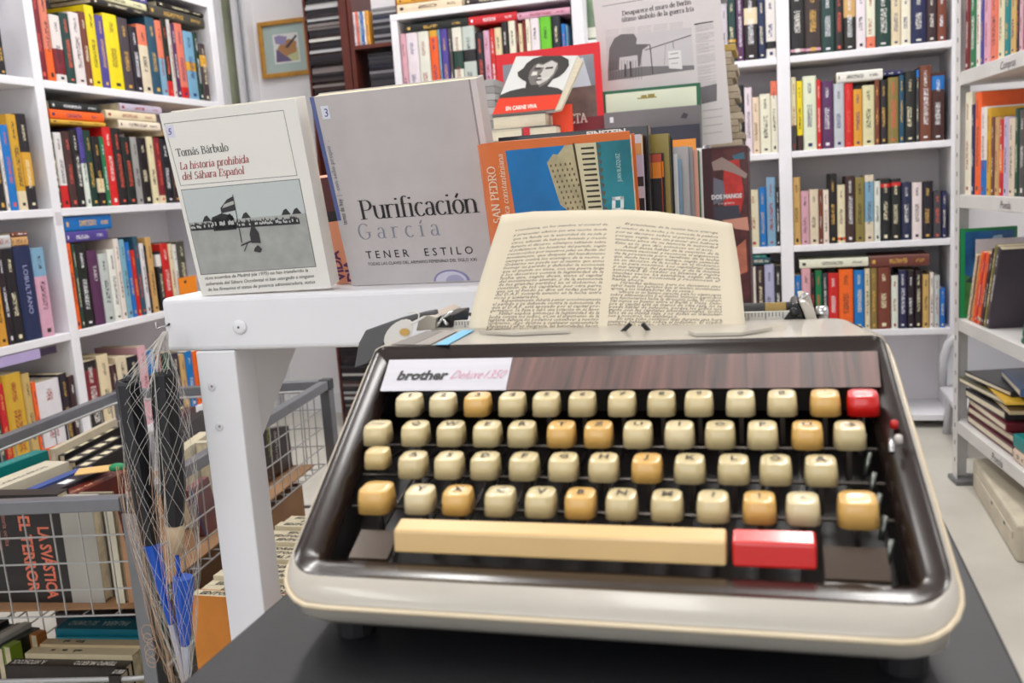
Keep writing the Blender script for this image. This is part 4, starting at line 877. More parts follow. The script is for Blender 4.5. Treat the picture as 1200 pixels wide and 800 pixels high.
text('collection_text', '|  con sello propio  .', 0.0075, flat((110, 112, 126)), bk2, 0.0118, 0.107, rot=math.pi/2, width=0.062)
cc = L2(*Z4(524, 745)); el = [(cc[0]+0.022*math.cos(math.radians(t)), 0.0015+max(0, 0.0135*math.sin(math.radians(t)))) for t in range(0, 181, 12)]
poly('cover_emblem', el, flat((136, 136, 172)), bk2, 2); el2 = [((x-cc[0])*0.86+cc[0]-0.0005, 0.0015+(z-0.0015)*0.86) for x, z in el]; poly('cover_emblem', el2, flat((206, 204, 220)), bk2, 3)
poly('cover_emblem', [((x-cc[0])*0.5+cc[0]+0.004, 0.0015+(z-0.0015)*0.55) for x, z in el], flat((170, 168, 196)), bk2, 4)
# 3. orange book leaning between the two
bk3, L3 = display('book', on_y(394, 337, 1.03).x, 1.03, 0.0, -0.20, 0.06, 'dark red and orange book with purple lettering, wedged between the two display books', 'book')
H3 = 0.128
MB().box((0, 0, 0), (0.06, 0.02, H3)).build('cover', flat((226, 150, 116)), bk3); 
poly('dark_band', rect(0, H3-0.052, 0.06, H3-0.040), flat((30, 26, 30)), bk3, 1); poly('dark_red_panel', rect(0, H3-0.040, 0.06, H3), flat((84, 34, 40)), bk3, 1)
text('title_text', 'VIDA', 0.016, flat((84, 40, 96)), bk3, 0.014, 0.004, rot=math.pi/2, bold=0.0006); text('title_text', 'DIA', 0.016, flat((84, 40, 96)), bk3, 0.028, 0.001, rot=math.pi/2, bold=0.0006)
# 4. orange and blue cathedral book
SY = 0.945; RZ_ = H-0.19
rc = empty('carton', (-0.18, 1.04, 0), 'tall brown carton behind the typewriter carrying the San Pedro book row', 'carton')
bevel(MB().box((-0.095, -0.12, 0), (0.09, 0.20, RZ_)).build('box_walls', mat('brown_carton', (150, 112, 78), 0.8, noise=0.12, nscale=20), rc), 0.003)
MB().box((-0.09, -0.121, 0.4), (0.085, -0.1202, 0.45)).build('packing_tape', flat((196, 170, 130)), rc)
bk4, L4 = display('book', on_y(592, 169, 0.90).x-0.0075, SY, 0.0, -0.20, 0.0, 'orange and blue book titled San Pedro with basilica facade on its cover', 'book', z=RZ_)
def Z6(x, y): return (590+x/4.8, 150+y/4.8)
def Z5(x, y): return (540+x/3.078, 140+y/3.078)
top = L4(735, 155)[1]+0.001; rgt = L4(738, 160)[0]; bot = 0.0
COV = mat('orange_gloss_cover', (222, 116, 60), 0.25)
cb = MB().box((0, 0, 0), (rgt, 0.0015, top)).box((0, 0.0305, 0), (rgt, 0.032, top-0.0075)); cb.build('cover', COV, bk4)
MB().box((0.002, 0.0016, 0.002), (rgt-0.003, 0.0304, top-0.0085)).build('page_block', M_PAGES, bk4)
# rounded spine turned towards the viewer's left
sw = -L4(558, 172, 0.018)[0]
sp = MB(); n = 7; R = []
for z in (0.0, top):
    zz_ = lambda yy: z-(0.0075*yy/0.0315 if z else 0)
    R.append([(-sw*math.sin(math.pi/2*i/n), 0.026*(1-math.cos(math.pi/2*i/n)), zz_(0.026*(1-math.cos(math.pi/2*i/n)))) for i in range(n+1)]+[(0.001, 0.0315, zz_(0.0315)), (0.001, 0.004, zz_(0.004))])
sp.rings(R); shade(sp.build('spine', COV, bk4))
BLUE = mat('cover_sky', (22, 118, 186), 0.25, noise=0.35, nscale=10)
tl = L4(*Z6(10, 118)); poly('cover_sky_photo', [(L4(606, 255)[0]+(L4(606, 255)[0]-L4(592, 176)[0])*1.2, 0.0), (rgt, 0.0), (rgt, top-0.0075), (L4(592, 175)[0], top-0.009)], BLUE, bk4, 1)
tr_ = [L4(*Z6(520, 78)), L4(*Z6(698, 62)), L4(*Z6(738, 460)), L4(*Z6(560, 465))]
poly('cover_teal_panel', [(tr_[0][0], top-0.0078), (rgt, top-0.0075), (rgt, 0), (tr_[3][0]+0.006, 0)], mat('cover_teal', (52, 136, 150), 0.25, noise=0.4, nscale=14), bk4, 2)
fac = [L4(*Z6(x, y)) for x, y in ((245, 195), (280, 146), (305, 150), (345, 96), (395, 92), (480, 600), (410, 620), (370, 470), (320, 430))]
poly('cover_facade', fac, mat('facade_stone', (190, 178, 140), 0.4, noise=0.3, nscale=60), bk4, 3)
colm = [L4(*Z6(x, y)) for x, y in ((400, 88), (520, 80), (575, 600), (480, 600))]
poly('cover_colonnade', colm, flat((214, 204, 168)), bk4, 4)
gaps = []
for i in range(17):
    t0 = 110+i*30; xo = (t0-88)*0.13
    gaps.append([L4(*Z6(432+xo, t0)), L4(*Z6(505+xo, t0-6)), L4(*Z6(507+xo, t0+6)), L4(*Z6(434+xo, t0+10))])
polys('cover_column_gaps', gaps, flat((58, 48, 40)), bk4, 5)
win = []
for r_ in range(9):
    for k_ in range(5):
        X0 = 262+k_*27+r_*12; Y0 = 205+r_*30-k_*3
        if X0 < 400+r_*6 and Y0 < 470: win.append([L4(*Z6(X0, Y0)), L4(*Z6(X0+9, Y0-1)), L4(*Z6(X0+11, Y0+13)), L4(*Z6(X0+2, Y0+14))])
polys('cover_windows', win, flat((112, 92, 66)), bk4, 5)
lined('cover_cornice', [L4(*Z6(395, 90)), L4(*Z6(478, 560))], 0.002, flat((110, 92, 66)), bk4, 6)
sil = []
for i in range(9): sil.append([L4(*Z6(522+i*5, 84+i*44)), L4(*Z6(545+i*5, 96+i*44)), L4(*Z6(535+i*5, 124+i*44))])
polys('cover_statues', sil, flat((96, 88, 70)), bk4, 6)
a = L4(*Z6(648, 300)); text('author_text', 'JUAN BLÁZQUEZ', 0.0055, flat((190, 216, 214)), bk4, a[0]+0.003, a[1], rot=math.pi/2, width=0.027)
ring_ = [L4(*Z6(642+38*math.cos(math.radians(t)), 435+48*math.sin(math.radians(t)))) for t in range(0, 360, 24)]
a = L4(*Z6(612, 455)); lined('publisher_mark', [L4(*Z6(620, 460)), L4(*Z6(622, 396)), L4(*Z6(668, 392)), L4(*Z6(668, 456))], 0.0034, flat((226, 236, 236)), bk4, 7)
c0_ = L4(*Z5(150, 372)); serif_text('spine_title', 'SAN PEDRO', 0.0115, flat((238, 214, 190)), bk4, L4(584, 230)[0], L4(*Z5(152, 372))[1], y=-0.0008, rot=math.pi/2, thick=0.12, thin=0.05, width=L4(*Z5(126, 168))[1]-L4(*Z5(152, 372))[1])
serif_text('spine_title', 'la basílica constantiniana', 0.0078, flat((238, 214, 190)), bk4, L4(594.5, 225)[0], L4(*Z5(150, 124))[1]-0.085, y=-0.0008, rot=math.pi/2, thick=0.11, thin=0.05, slant=0.2, width=0.085)
# 5. the row of books and magazines behind it, receding
MAGS = [ # right px, top py, rgb face, rgb edge, y, thickness, label, width, topband
 (753, 181, (172,170,196), (226,222,214), 0.980, 0.008, 'thin lavender and black booklet directly behind the San Pedro book', 0.15),
 (751, 157, (196,142,84), (222,214,200), 0.990, 0.014, 'tan and grey book standing behind the San Pedro book', 0.17),
 (774, 180, (196,72,44), (224,216,200), 1.044, 0.007, 'red brown booklet standing behind the black one', 0.16),
 (777, 179, (30,26,28), (214,206,190), 1.053, 0.007, 'thin black booklet behind the red brown one', 0.16),
 (783, 156, (150,132,58), (40,34,32), 1.062, 0.016, 'olive gold book standing in the receding row', 0.18),
 (787, 161, (34,30,30), (26,24,26), 1.080, 0.009, 'black magazine standing behind the olive gold book', 0.17),
 (793, 180, (226,226,226), (196,206,214), 1.091, 0.007, 'white and pale blue magazine in the receding row', 0.16),
 (798, 186, (120,150,176), (206,204,200), 1.100, 0.005, 'thin blue grey magazine in the receding row', 0.16),
 (815, 162, (240,150,40), (236,150,50), 1.204, 0.006, 'bright orange folder rising above the receding row', 0.17),
 (806, 171, (176,172,172), (150,146,148), 1.108, 0.009, 'grey magazine in front of the pale ones', 0.16),
 (811, 172, (150,148,152), (222,220,218), 1.120, 0.008, 'darker grey magazine in the receding row', 0.16),
 (817, 175, (214,150,130), (226,222,214), 1.130, 0.006, 'thin salmon magazine in the receding row', 0.16),
 (819, 176, (40,110,84), (214,208,200), 1.138, 0.005, 'thin green magazine in the receding row', 0.16),
 (822, 177, (226,222,214), (232,228,220), 1.146, 0.006, 'off-white magazine, last of the receding row', 0.16)]
def upright(pxr, pyt, y, th, face, edge, label, wd, name='magazine', cat='magazine', extra=None):
    q = on_y(pxr, pyt, y); h = q.z-RZ_-0.0006; wd = min(wd*0.72, q.x+0.268)
    t = empty(name, (q.x-wd, y, RZ_+0.0006), label, cat, 'books and magazines in the receding row')
    MB().box((0, 0, 0), (wd, 0.0008, h)).box((0, th-0.0008, 0), (wd, th, h)).box((0, 0.0008, 0), (0.0008, th-0.0008, h)).build('cover', mat('mag_%02x%02x%02x' % face, face, 0.3), t)
    MB().box((0.001, 0.0009, 0.001), (wd-0.0006, th-0.0009, h-0.001)).build('page_block', mat('edge_%02x%02x%02x' % edge, edge, 0.7, noise=0.15, nscale=400, stretch=(1, 6, 0.1)), t)
    return t, h, wd
for m_ in MAGS: 
    t, h, w_ = upright(m_[0], m_[1], m_[4], m_[5], m_[2], m_[3], m_[6], m_[7])
    if 'lavender' in m_[6]: poly('cover_band', rect(w_-0.03, h-0.032, w_, h-0.022), flat((40, 38, 46)), t, 1); poly('cover_band', rect(w_-0.03, 0, w_, h-0.044), flat((30, 28, 36)), t, 2); poly('cover_band', rect(w_-0.03, h-0.044, w_, h-0.032), flat((190, 188, 200)), t, 3)
    if 'tan and grey' in m_[6]: poly('cover_band', rect(w_-0.05, h-0.009, w_, h), flat((196, 196, 204)), t, 1)
    if 'red brown' in m_[6]: poly('cover_band', rect(w_-0.04, h-0.026, w_, h-0.009), flat((240, 140, 40)), t, 1); poly('cover_band', rect(w_-0.04, 0, w_, h-0.026), flat((34, 28, 32)), t, 2)
q = on_y(759, 147, 1.016); ql = on_y(584, 167, 1.016)
t = empty('book', (ql.x, 1.016, RZ_+0.0006), 'large black book lettered EINSTEIN standing right behind the San Pedro book', 'book'); h = q.z-RZ_; wd = q.x-ql.x
bevel(MB().box((0, 0, 0), (wd, 0.002, h)).box((0, 0.024, 0), (wd, 0.026, h)).box((0, 0.002, 0), (0.002, 0.024, h)).box((wd-0.002, 0.002, 0), (wd, 0.024, h)).build('cover', mat('black_gloss', (24, 22, 24), 0.2), t), 0.0008)
MB().box((0.0025, 0.0022, 0.001), (wd-0.0025, 0.0238, h-0.003)).build('page_block', M_PAGES, t)
text('title_text', 'EINSTEIN', 0.0068, flat((230, 226, 220)), t, wd*0.60, h-0.0066, y=-0.0004, width=0.042, bold=0.0003)
# ---- things farther back on a carton
CBZ = H+0.06
M_CART = mat('brown_carton', (150, 112, 78), 0.8, noise=0.12, nscale=20)
cbx = empty('cabinet', (-0.41, 1.90, 0), 'white cabinet behind the table carrying the portrait book, album and newspaper', 'cabinet')
bevel(MB().box((-0.22, -0.13, 0), (0.26, 0.15, CBZ)).build('carcass', M_SHELF, cbx), 0.003)
for k_ in (0, 1): bevel(MB().box((-0.21+0.235*k_, -0.142, 0.06), (0.015+0.235*k_, -0.1305, CBZ-0.03)).build('door', M_WHITE, cbx), 0.002)
def slab_book(px0_, px1_2, pyb, pyt, y, th, d, rgb, label, z=None, cat='book', name='book'):
    a = on_y(px0_, pyb, y); b2 = on_y(px1_2, pyb, y)
    t = empty(name, ((a.x+b2.x)/2, y, z), label, cat, 'books laid flat on the white cabinet'); W = b2.x-a.x
    MB().box((-W/2, 0, 0), (W/2, d, 0.0015)).box((-W/2, 0, th-0.0015), (W/2, d, th)).build('cover', mat('mag_%02x%02x%02x' % rgb, rgb, 0.35), t)
    MB().box((-W/2+0.001, 0.0012, 0.0016), (W/2-0.001, d-0.002, th-0.0016)).build('page_block', M_PAGES_FLAT, t); return t, W
zz = CBZ
def zat(px, py, y): return on_y(px, py, y).z
z_a = zat(610, 163, 1.79); z_b = zat(610, 150, 1.79); z_c = zat(610, 142, 1.79); z_d = zat(610, 134, 1.79)
zl = CBZ+0.0006
for i in range(4):
    th = (z_a-zl)/(4-i)-0.0006
    slab_book(566, 655, 170, 0, 1.79, th, 0.13, [(196,190,176),(60,56,70),(206,196,180),(120,60,60)][i], ['cream book lying lowest on the white cabinet','dark blue book lying second on the white cabinet','pale book lying third on the white cabinet','dark red book lying fourth on the white cabinet'][i], z=zl); zl += th+0.0006
slab_book(564, 612, 160, 0, 1.79, z_b-z_a, 0.12, (214,206,186), 'pale cream thick book under the Carne Viva book, left', z=zl)
t, W = slab_book(614, 652, 160, 0, 1.79, z_b-z_a, 0.12, (36,34,44), 'black book with red corner under the Carne Viva book', z=zl)
MB().box((-W/2-0.0006, -0.0006, -0.0003), (-W/2+0.012, 0.02, z_b-z_a+0.0003)).build('red_spine_corner', flat((196, 34, 50)), t)
zl += z_b-z_a+0.0006
slab_book(578, 640, 150, 0, 1.80, z_d-z_b, 0.12, (86,84,80), 'dark grey book lying directly under the portrait book', z=zl); zl += z_d-z_b+0.0006
# portrait book: tilted back, with thick fore edge on its right
ecv, LE = display('book', 0, 1.80, 0.0, 0.18, 0.0, 'book titled En carne viva with black and white portrait, on the white cabinet', 'book', z=zl)
x0_ = on_y(577, 131, 1.80).x; ecv.location.x = x0_; bpy.context.view_layer.update()
qs = [LE(586.5, 128.5), LE(652, 133), LE(678, 66), LE(606, 64)]
x00 = min(qs[0][0], 0); base_z = 0.0
E0, E1, E2, E3 = (qs[0][0], 0.0), (LE(650, 133)[0], 0.0), (LE(677, 65)[0], LE(677, 65)[1]), (LE(605, 66)[0], LE(605, 66)[1])
E0 = (LE(576, 133)[0], 0.0)
def em(u, v):
    a = Vector(E0).lerp(Vector(E1), u); b2 = Vector(E3).lerp(Vector(E2), u); p = a.lerp(b2, v); return (p.x, p.y)
vs, fs = prism([E0, E1, E2, E3], 0, 0.012); mesh('cover', vs, fs, mat('white_gloss_cover', (226, 226, 222), 0.3), ecv)
ed = prism([(E1[0]+0.0003, 0.0), (E1[0]+0.012, 0.002), (E2[0]+0.009, E2[1]-0.012), (E2[0]+0.0003, E2[1])], 0.0005, 0.0115); mesh('page_block', ed[0], ed[1], M_PAGES_FLAT, ecv)
HAIR = flat((58, 54, 52)); SKIN_ = flat((206, 202, 196)); SHD = flat((120, 114, 110))
poly('portrait_coat', [em(*p) for p in ((0, .30), (0, .36), (.14, .42), (.34, .46), (.5, .40), (.72, .46), (.9, .42), (1, .36), (1, .30))], HAIR, ecv, 2)
poly('portrait_hair', [em(*p) for p in ((.17, .66), (.13, .73), (.20, .80), (.22, .88), (.30, .96), (.44, 1.0), (.74, 1.0), (.88, .93), (.93, .82), (.90, .70), (.84, .62), (.76, .58), (.70, .40), (.38, .40), (.34, .56), (.26, .60))], HAIR, ecv, 3)
poly('portrait_face', [em(*p) for p in ((.36, .84), (.33, .74), (.35, .62), (.42, .52), (.49, .455), (.60, .455), (.69, .53), (.75, .64), (.77, .78), (.73, .88), (.60, .93), (.50, .86), (.42, .88))], SHD, ecv, 4)
poly('portrait_light', [em(*p) for p in ((.51, .54), (.57, .50), (.67, .57), (.73, .68), (.73, .86), (.62, .915), (.50, .84), (.40, .86), (.40, .805), (.54, .80), (.53, .70), (.50, .65))], SKIN_, ecv, 5)
polys('portrait_features', [[em(*p) for p in q_] for q_ in (((.38, .765), (.50, .765), (.49, .80), (.40, .80)), ((.56, .765), (.69, .775), (.68, .81), (.57, .80)), ((.49, .63), (.555, .63), (.54, .67), (.50, .665)), ((.47, .565), (.61, .575), (.58, .60), (.49, .595)), ((.42, .50), (.49, .455), (.60, .455), (.55, .50)))], HAIR, ecv, 6)
polys('portrait_cigarette', [[em(*p) for p in ((.58, .575), (.70, .61), (.70, .63), (.58, .595))], [em(*p) for p in ((.38, .66), (.47, .67), (.46, .73), (.38, .73))]], flat((226, 222, 214)), ecv, 7)
poly('red_band', [em(0, .0), em(1, .0), em(1, .30), em(0, .30)], flat((236, 60, 26)), ecv, 6)
poly('grey_band', [em(0, .0), em(1, .0), em(1, .03), em(0, .03)], flat((96, 92, 88)), ecv, 7)
a = em(.2, .08); text('title_text', 'EN CARNE VIVA', 0.0105, flat((250, 236, 226)), ecv, a[0], a[1], y=-0.0011, width=0.062, bold=0.0004)
# orange red book edge right of it
t = empty('book', (on_y(648, 150, 1.835).x, 1.835, CBZ+0.0006), 'orange red book standing half behind the portrait book on the white cabinet', 'book')
o_w = on_y(669, 122, 1.835).x-t.location.x; o_h = zat(669, 122, 1.835)-CBZ
MB().box((0, 0, 0), (o_w, 0.012, o_h)).build('cover', flat((240, 70, 26)), t)
# big red framed album
al, LA = display('album', on_y(588, 150, 1.93).x, 1.93, 0.0, 0.03, 0.02, 'large red bordered album lettered ETA standing behind the portrait book', 'album', z=CBZ)
aw = LA(706, 110)[0]; ah = LA(640, 57)[1]
MB().box((0, 0, 0), (aw, 0.006, ah)).build('cover', flat((226, 36, 46)), al)
def an(u, v): return (aw*u, ah*v)
poly('album_photo', [an(.06, .06), an(.94, .06), an(.94, .9), an(.06, .9)], mat('album_grey', (140, 144, 154), 0.3, noise=0.3, nscale=12), al, 1)
poly('album_photo', [an(.62, .30), an(.94, .30), an(.94, .62), an(.62, .62)], mat('album_brown', (112, 88, 82), 0.4, noise=0.4, nscale=30), al, 2)
poly('album_photo', [an(.70, .62), an(.9, .62), an(.84, .88), an(.76, .86)], flat((204, 208, 218)), al, 3)
poly('album_band', [an(.5, .0), an(1, .0), an(1, .34), an(.5, .34)], flat((124, 34, 44)), al, 4); poly('album_band', [an(.5, .0), an(1, .0), an(1, .05), an(.5, .05)], flat((206, 30, 36)), al, 5)
a = LA(668, 146); serif_text('album_lettering', 'ETA', 0.026, flat((222, 200, 190)), al, a[0], a[1]+0.002, thick=0.14, thin=0.07, width=0.036, y=-0.001)
# green framed, grey and black cases
def case(pxa, pya, pxb, pyb, y, th, rgb, label, z=None, cat='book'):
    a = on_y(pxa, pyb, y); b2 = on_y(pxb, pya, y); t = empty('book', (a.x, y, CBZ+0.0006), label, cat); h = b2.z-CBZ; W = b2.x-a.x
    MB().box((0, 0, 0), (W, th, h)).build('cover', mat('case_%02x%02x%02x' % rgb, rgb, 0.45), t); return t, W, h
t, W, h = case(707, 97, 820, 130, 1.94, 0.02, (26,96,62), 'green bordered pale certificate-like book in front of the newspaper')
poly('pale_panel', rect(0.006, 0, W-0.007, h-0.006), flat((222, 228, 204)), t, 1)
polys('crest', [rect(W*.36, h-0.021, W*.56, h-0.0185), rect(W*.4, h-0.0185, W*.46, h-0.014), rect(W*.47, h-0.0185, W*.54, h-0.013)], flat((150, 134, 60)), t, 2)
t, W, h = case(708, 123, 820, 140, 1.905, 0.025, (112,106,108), 'grey case with small emblem standing on the white cabinet'); 
poly('emblem', rect(W*.06, h-0.02, W*.10, h-0.009), flat((220, 220, 224)), t, 1); poly('emblem', [(W*.80, h-0.022), (W*.86, h-0.024), (W*.88, h-0.016), (W*.83, h-0.012)], flat((60, 52, 60)), t, 1)
t, W, h = case(753, 145, 820, 160, 1.875, 0.02, (36,34,50), 'navy case standing lowest in front of the grey case')
# stack of grey booklets left of the album
zl = CBZ+0.0006; zt_ = zat(570, 93, 1.84); k = 0; N_ = int((zt_-zl)/0.0125); th = (zt_-zl)/N_
for i in range(N_):
    sh = random.Random(i).uniform(-0.003, 0.003); g_ = 150+((i*37) % 5)*9; w_ = 0.10
    xr = on_y(580, 110, 1.84).x
    t = empty('booklet', (xr-w_/2+sh, 1.84, zl+i*th), f'grey booklet, {ORD[N_-i]} from the top of the small pile beside the portrait', 'booklet', 'pile of grey booklets')
    MB().box((-w_/2, 0, 0), (w_/2, 0.07, th-0.0008)).build('cover', mat('booklet_%d' % g_, (g_, g_-2, g_-4), 0.6), t)
# newspaper
nw, LN = display('newspaper', on_y(712, 165, 2.0).x, 2.0, 0.0, 0.02, 0.03, 'framed newspaper front page about the Berlin wall standing behind the table display', 'newspaper', z=CBZ)
A_ = [LN(712, 168), LN(858, 162), LN(843, -14), LN(694, -2)]
nb = [(A_[0][0], 0.0), (A_[1][0], 0.0), (A_[2][0], A_[2][1]), (A_[3][0], A_[3][1])]
vs, fs = prism(nb, 0, 0.004); mesh('newsprint_sheet', vs, fs, mat('newsprint', (216, 210, 210), 0.7, noise=0.04, nscale=8), nw)
def Z9(x, y): return (690+x/6.667, y/6.667)
NI = flat((70, 66, 68)); NG = flat((150, 146, 148))
def seg(p, q, wd): 
    a = Vector(p); b2 = Vector(q); d = (b2-a).normalized(); n = Vector((-d.y, d.x))*wd/2; return [(a-n)[:], (b2-n)[:], (b2+n)[:], (a+n)[:]]
polys('rule', [seg(LN(*Z9(105, 50)), LN(*Z9(420, -3)), 0.001)], NI, nw, 1)
a = LN(*Z9(262, 122)); b2 = LN(*Z9(800, 30)); serif_text('headline', 'Desaparece el muro de Berlín', 0.0125, NI, nw, a[0], a[1], thick=0.13, thin=0.06, width=math.dist(a, b2), rot=math.atan2(b2[1]-a[1], b2[0]-a[0]))
a = LN(*Z9(258, 172)); b2 = LN(*Z9(822, 84)); serif_text('headline', 'último símbolo de la guerra fría', 0.0125, NI, nw, a[0], a[1], thick=0.13, thin=0.06, width=math.dist(a, b2), rot=math.atan2(b2[1]-a[1], b2[0]-a[0]))
NP = lambda x, y: LN(*Z9(x, y))
poly('news_photo', [NP(150, 632), NP(825, 542), NP(800, 215), NP(130, 290)], flat((200, 196, 198)), nw, 1)
poly('news_photo_ground', [NP(150, 632), NP(825, 542), NP(822, 510), NP(420, 520), NP(150, 560)], flat((120, 116, 118)), nw, 2)
poly('news_photo_monument', [NP(150, 560), NP(160, 380), NP(200, 300), NP(250, 268), NP(350, 264), NP(375, 300), NP(370, 345), NP(480, 345), NP(420, 390), NP(400, 520), NP(385, 520), NP(380, 430), NP(240, 450), NP(235, 545)], flat((104, 100, 102)), nw, 3)
polys('news_photo_fence', [seg(NP(170+i*22, 620), NP(168+i*22, 470), 0.0008) for i in range(12)]+[seg(NP(500, 580), NP(478, 350), 0.002), seg(NP(440, 392), NP(800, 275), 0.0016), seg(NP(330, 600), NP(325, 480), 0.004), seg(NP(285, 600), NP(285, 500), 0.004), seg(NP(600, 350), NP(590, 520), 0.0005), seg(NP(662, 380), NP(658, 325), 0.001)], flat((70, 66, 70)), nw, 4)
poly('news_photo_sign', [NP(628, 535), NP(732, 540), NP(718, 392), NP(618, 400)], flat((224, 222, 222)), nw, 5)
polys('news_photo_sign_text', [seg(NP(636, 425), NP(700, 412), 0.0018), seg(NP(625, 462), NP(705, 450), 0.0022), seg(NP(645, 497), NP(700, 492), 0.0012)], NG, nw, 6)
cols_ = []
for i in range(50):
    yv = 185+i*10.5
    if i % 8 == 7: continue
    cols_.append(seg(NP(830+i*0.5, yv), NP((975 if R_.random() < 0.8 else 930)+i*0.5, yv-18), 0.0006))
polys('news_column', cols_, flat((160, 156, 160)), nw, 2)
polys('news_column_head', [seg(NP(822, 192), NP(972, 168), 0.0022)], NI, nw, 3)
polys('news_column', [seg(NP(130+(i % 5)*125, 240+(i//5)*14-(i % 5)*14), NP(235+(i % 5)*125, 228+(i//5)*14-(i % 5)*14), 0.0006) for i in range(20)], flat((170, 166, 168)), nw, 2)
poly('news_small_photo', [LN(*p) for p in ((822, 122), (840, 118), (840, 98), (821, 102))], flat((112, 108, 112)), nw, 3)
polys('news_diagram', [seg(LN(824, 130+i*9), LN(847, 127+i*9), 0.0012) for i in range(4)], flat((170, 166, 170)), nw, 3)
# ================================================================ tall display carton with dance poster, papers on top
PY_ = 2.12
q0 = on_y(822, 178, PY_); q1 = on_y(876, 170, PY_)
dc = empty('display_stand', ((q0.x+q1.x)/2, PY_+0.1, 0), 'tall narrow dark display stand with dancing figures poster lettered Manos', 'stand')
top_ = q1.z
bevel(wbox(dc, 'carcass', (q0.x, PY_, 0), (q1.x, PY_+0.2, top_), mat('dark_maroon_board', (66, 36, 42), 0.5)), 0.002)
pt = empty('_', (q0.x, PY_-0.0002, 0), None, None); bpy.data.objects.remove(pt)
def LPz(px, py): q = on_y(px, py, PY_); return (q.x-dc.location.x, q.z)
def pzp(name, pts, rgb, layer, noise=0.0):
    vs = [(p[0], -0.1-0.0004*layer, p[1]) for p in [LPz(*q) for q in pts]]
    return mesh(name, vs, [tuple(reversed(range(len(pts))))], mat('poster_%02x%02x%02x' % rgb, rgb, 0.4, noise=noise, nscale=30) if noise else flat(rgb), dc)
pzp('poster_sheet', [(834, 176), (875, 172), (879, 352), (838, 352)], (90, 44, 46), 1, 0.6)
pzp('poster_figure', [(848, 190), (866, 186), (872, 230), (866, 256), (848, 250)], (206, 50, 44), 2, 0.4)
pzp('poster_figure', [(834, 190), (846, 184), (860, 192), (876, 204), (874, 209), (858, 202), (846, 199), (836, 200)], (160, 140, 132), 3)
pzp('poster_figure', [(836, 208), (848, 212), (850, 234), (836, 240)], (110, 112, 126), 3)
pzp('poster_figure', [(858, 182), (872, 178), (873, 186), (860, 187)], (70, 110, 130), 4)
pzp('poster_figure', [(836, 242), (866, 240), (868, 256), (838, 258)], (62, 62, 76), 3)
pzp('poster_figure', [(846, 258), (876, 254), (878, 270), (862, 268)], (214, 150, 130), 4)
pzp('poster_figure', [(862, 290), (874, 280), (876, 318), (866, 322)], (200, 120, 96), 3, 0.4)
a = LPz(834, 233); serif_text('poster_lettering', 'LAS  MANOS'.replace('M', 'N').replace('NANOS', 'NANOS'), 0.0, flat((230, 226, 226)), None, 0, 0) if False else None
tx = text('poster_lettering', 'DOS MANOS', 0.013, flat((232, 228, 228)), dc, a[0], a[1]-0.001, y=-0.1022, width=0.064, bold=0.0006)
text('poster_lettering', 'y su guitarra', 0.008, flat((220, 216, 216)), dc, a[0]+0.014, a[1]-0.013, y=-0.1022, width=0.034)
# pile of paper bundles with wavy edges on the stand
zl = top_+0.0006; zt_ = on_y(850, 52, PY_+0.02).z; N_ = 15; th = (zt_-zl)/N_
xL = on_y(830, 100, PY_).x; xR = on_y(869, 150, PY_).x
for i in range(N_):
    f_ = i/N_; sh = 0.007*math.sin(i*1.9)-0.016*f_; c_ = (196-(i*31 % 40), 182-(i*31 % 40), 160-(i*31 % 40)) if i < N_-1 else (190, 160, 90)
    t = empty('paper_bundle', ((xL+xR)/2+sh, PY_+0.015, zl+i*th), f'yellowed paper bundle, {ordw(N_-i)} from the top, right of newspaper', 'papers', 'pile of yellowed paper bundles')
    w_ = xR-xL; bevel(MB().box((-w_/2, 0, 0), (w_/2, 0.15, th-0.0008)).build('sheets', mat('yellowed_%02x' % c_[0], c_, 0.85, noise=0.25, nscale=120, stretch=(1, 1, 6)), t), 0.0015)

# ================================================================ wire basket cart
def cp(px, py, z=-0.40): return on_z(px, py, z)
FRc, BRc, BLc = cp(155, 588), cp(382, 450), cp(141, 462)
FLc = BLc+(FRc-BRc)*1.0
M_TUB = mat('grey_metal_tube', (128, 130, 136), 0.35, metal=0.55, noise=0.1, nscale=20)
M_CAP = mat('dark_plastic_cap', (60, 62, 66), 0.5)
M_WIRE = mat('zinc_wire', (176, 176, 176), 0.35, metal=0.5)
cart = empty('basket_cart', (((FRc+BLc)/2).x, ((FRc+BLc)/2).y, 0), 'grey tubular cart with two wire baskets full of books', 'cart')
def bar(name, a, b2, w_, m, par, zofs=0.0, ext=0.0):
    a = Vector(a); b2 = Vector(b2); d = (b2-a); L_ = d.length; d.normalize(); s = d.cross(Vector((0, 0, 1)))
    s = s.normalized() if s.length > 1e-4 else Vector((1, 0, 0)); u = s.cross(d)
    mb = MB(); mb.add([a-d*ext+s*i*w_/2+u*j*w_/2 for i, j in ((-1,-1),(1,-1),(1,1),(-1,1))]+[b2+d*ext+s*i*w_/2+u*j*w_/2 for i, j in ((-1,-1),(1,-1),(1,1),(-1,1))], [(3,2,1,0),(4,5,6,7),(0,1,5,4),(1,2,6,5),(2,3,7,6),(3,0,4,7)])
    return bevel(mb.build(name, m, par, world=True), 0.002)
cen = (FRc+BLc)/2
TW = 0.024
for P in (FRc, BRc, BLc, FLc):
    q = Vector((P.x, P.y, 0)); bar('post', q+Vector((0, 0, 0.03)), Vector((P.x, P.y, P.z-TW/2-0.0005)), TW, M_TUB, cart)
    bar('corner_cap', Vector((P.x, P.y, P.z-TW/2)), Vector((P.x, P.y, P.z+TW/2)), TW+0.002, M_CAP, cart)
    MB().tube([q+Vector((0, 0, 0.001)), q+Vector((0, 0, 0.03))], 0.014, 10).build('foot', M_CAP, cart, world=True)
def shorten(a, b2, e=0.0135): d = (b2-a).normalized()*e; return a+d, b2-d
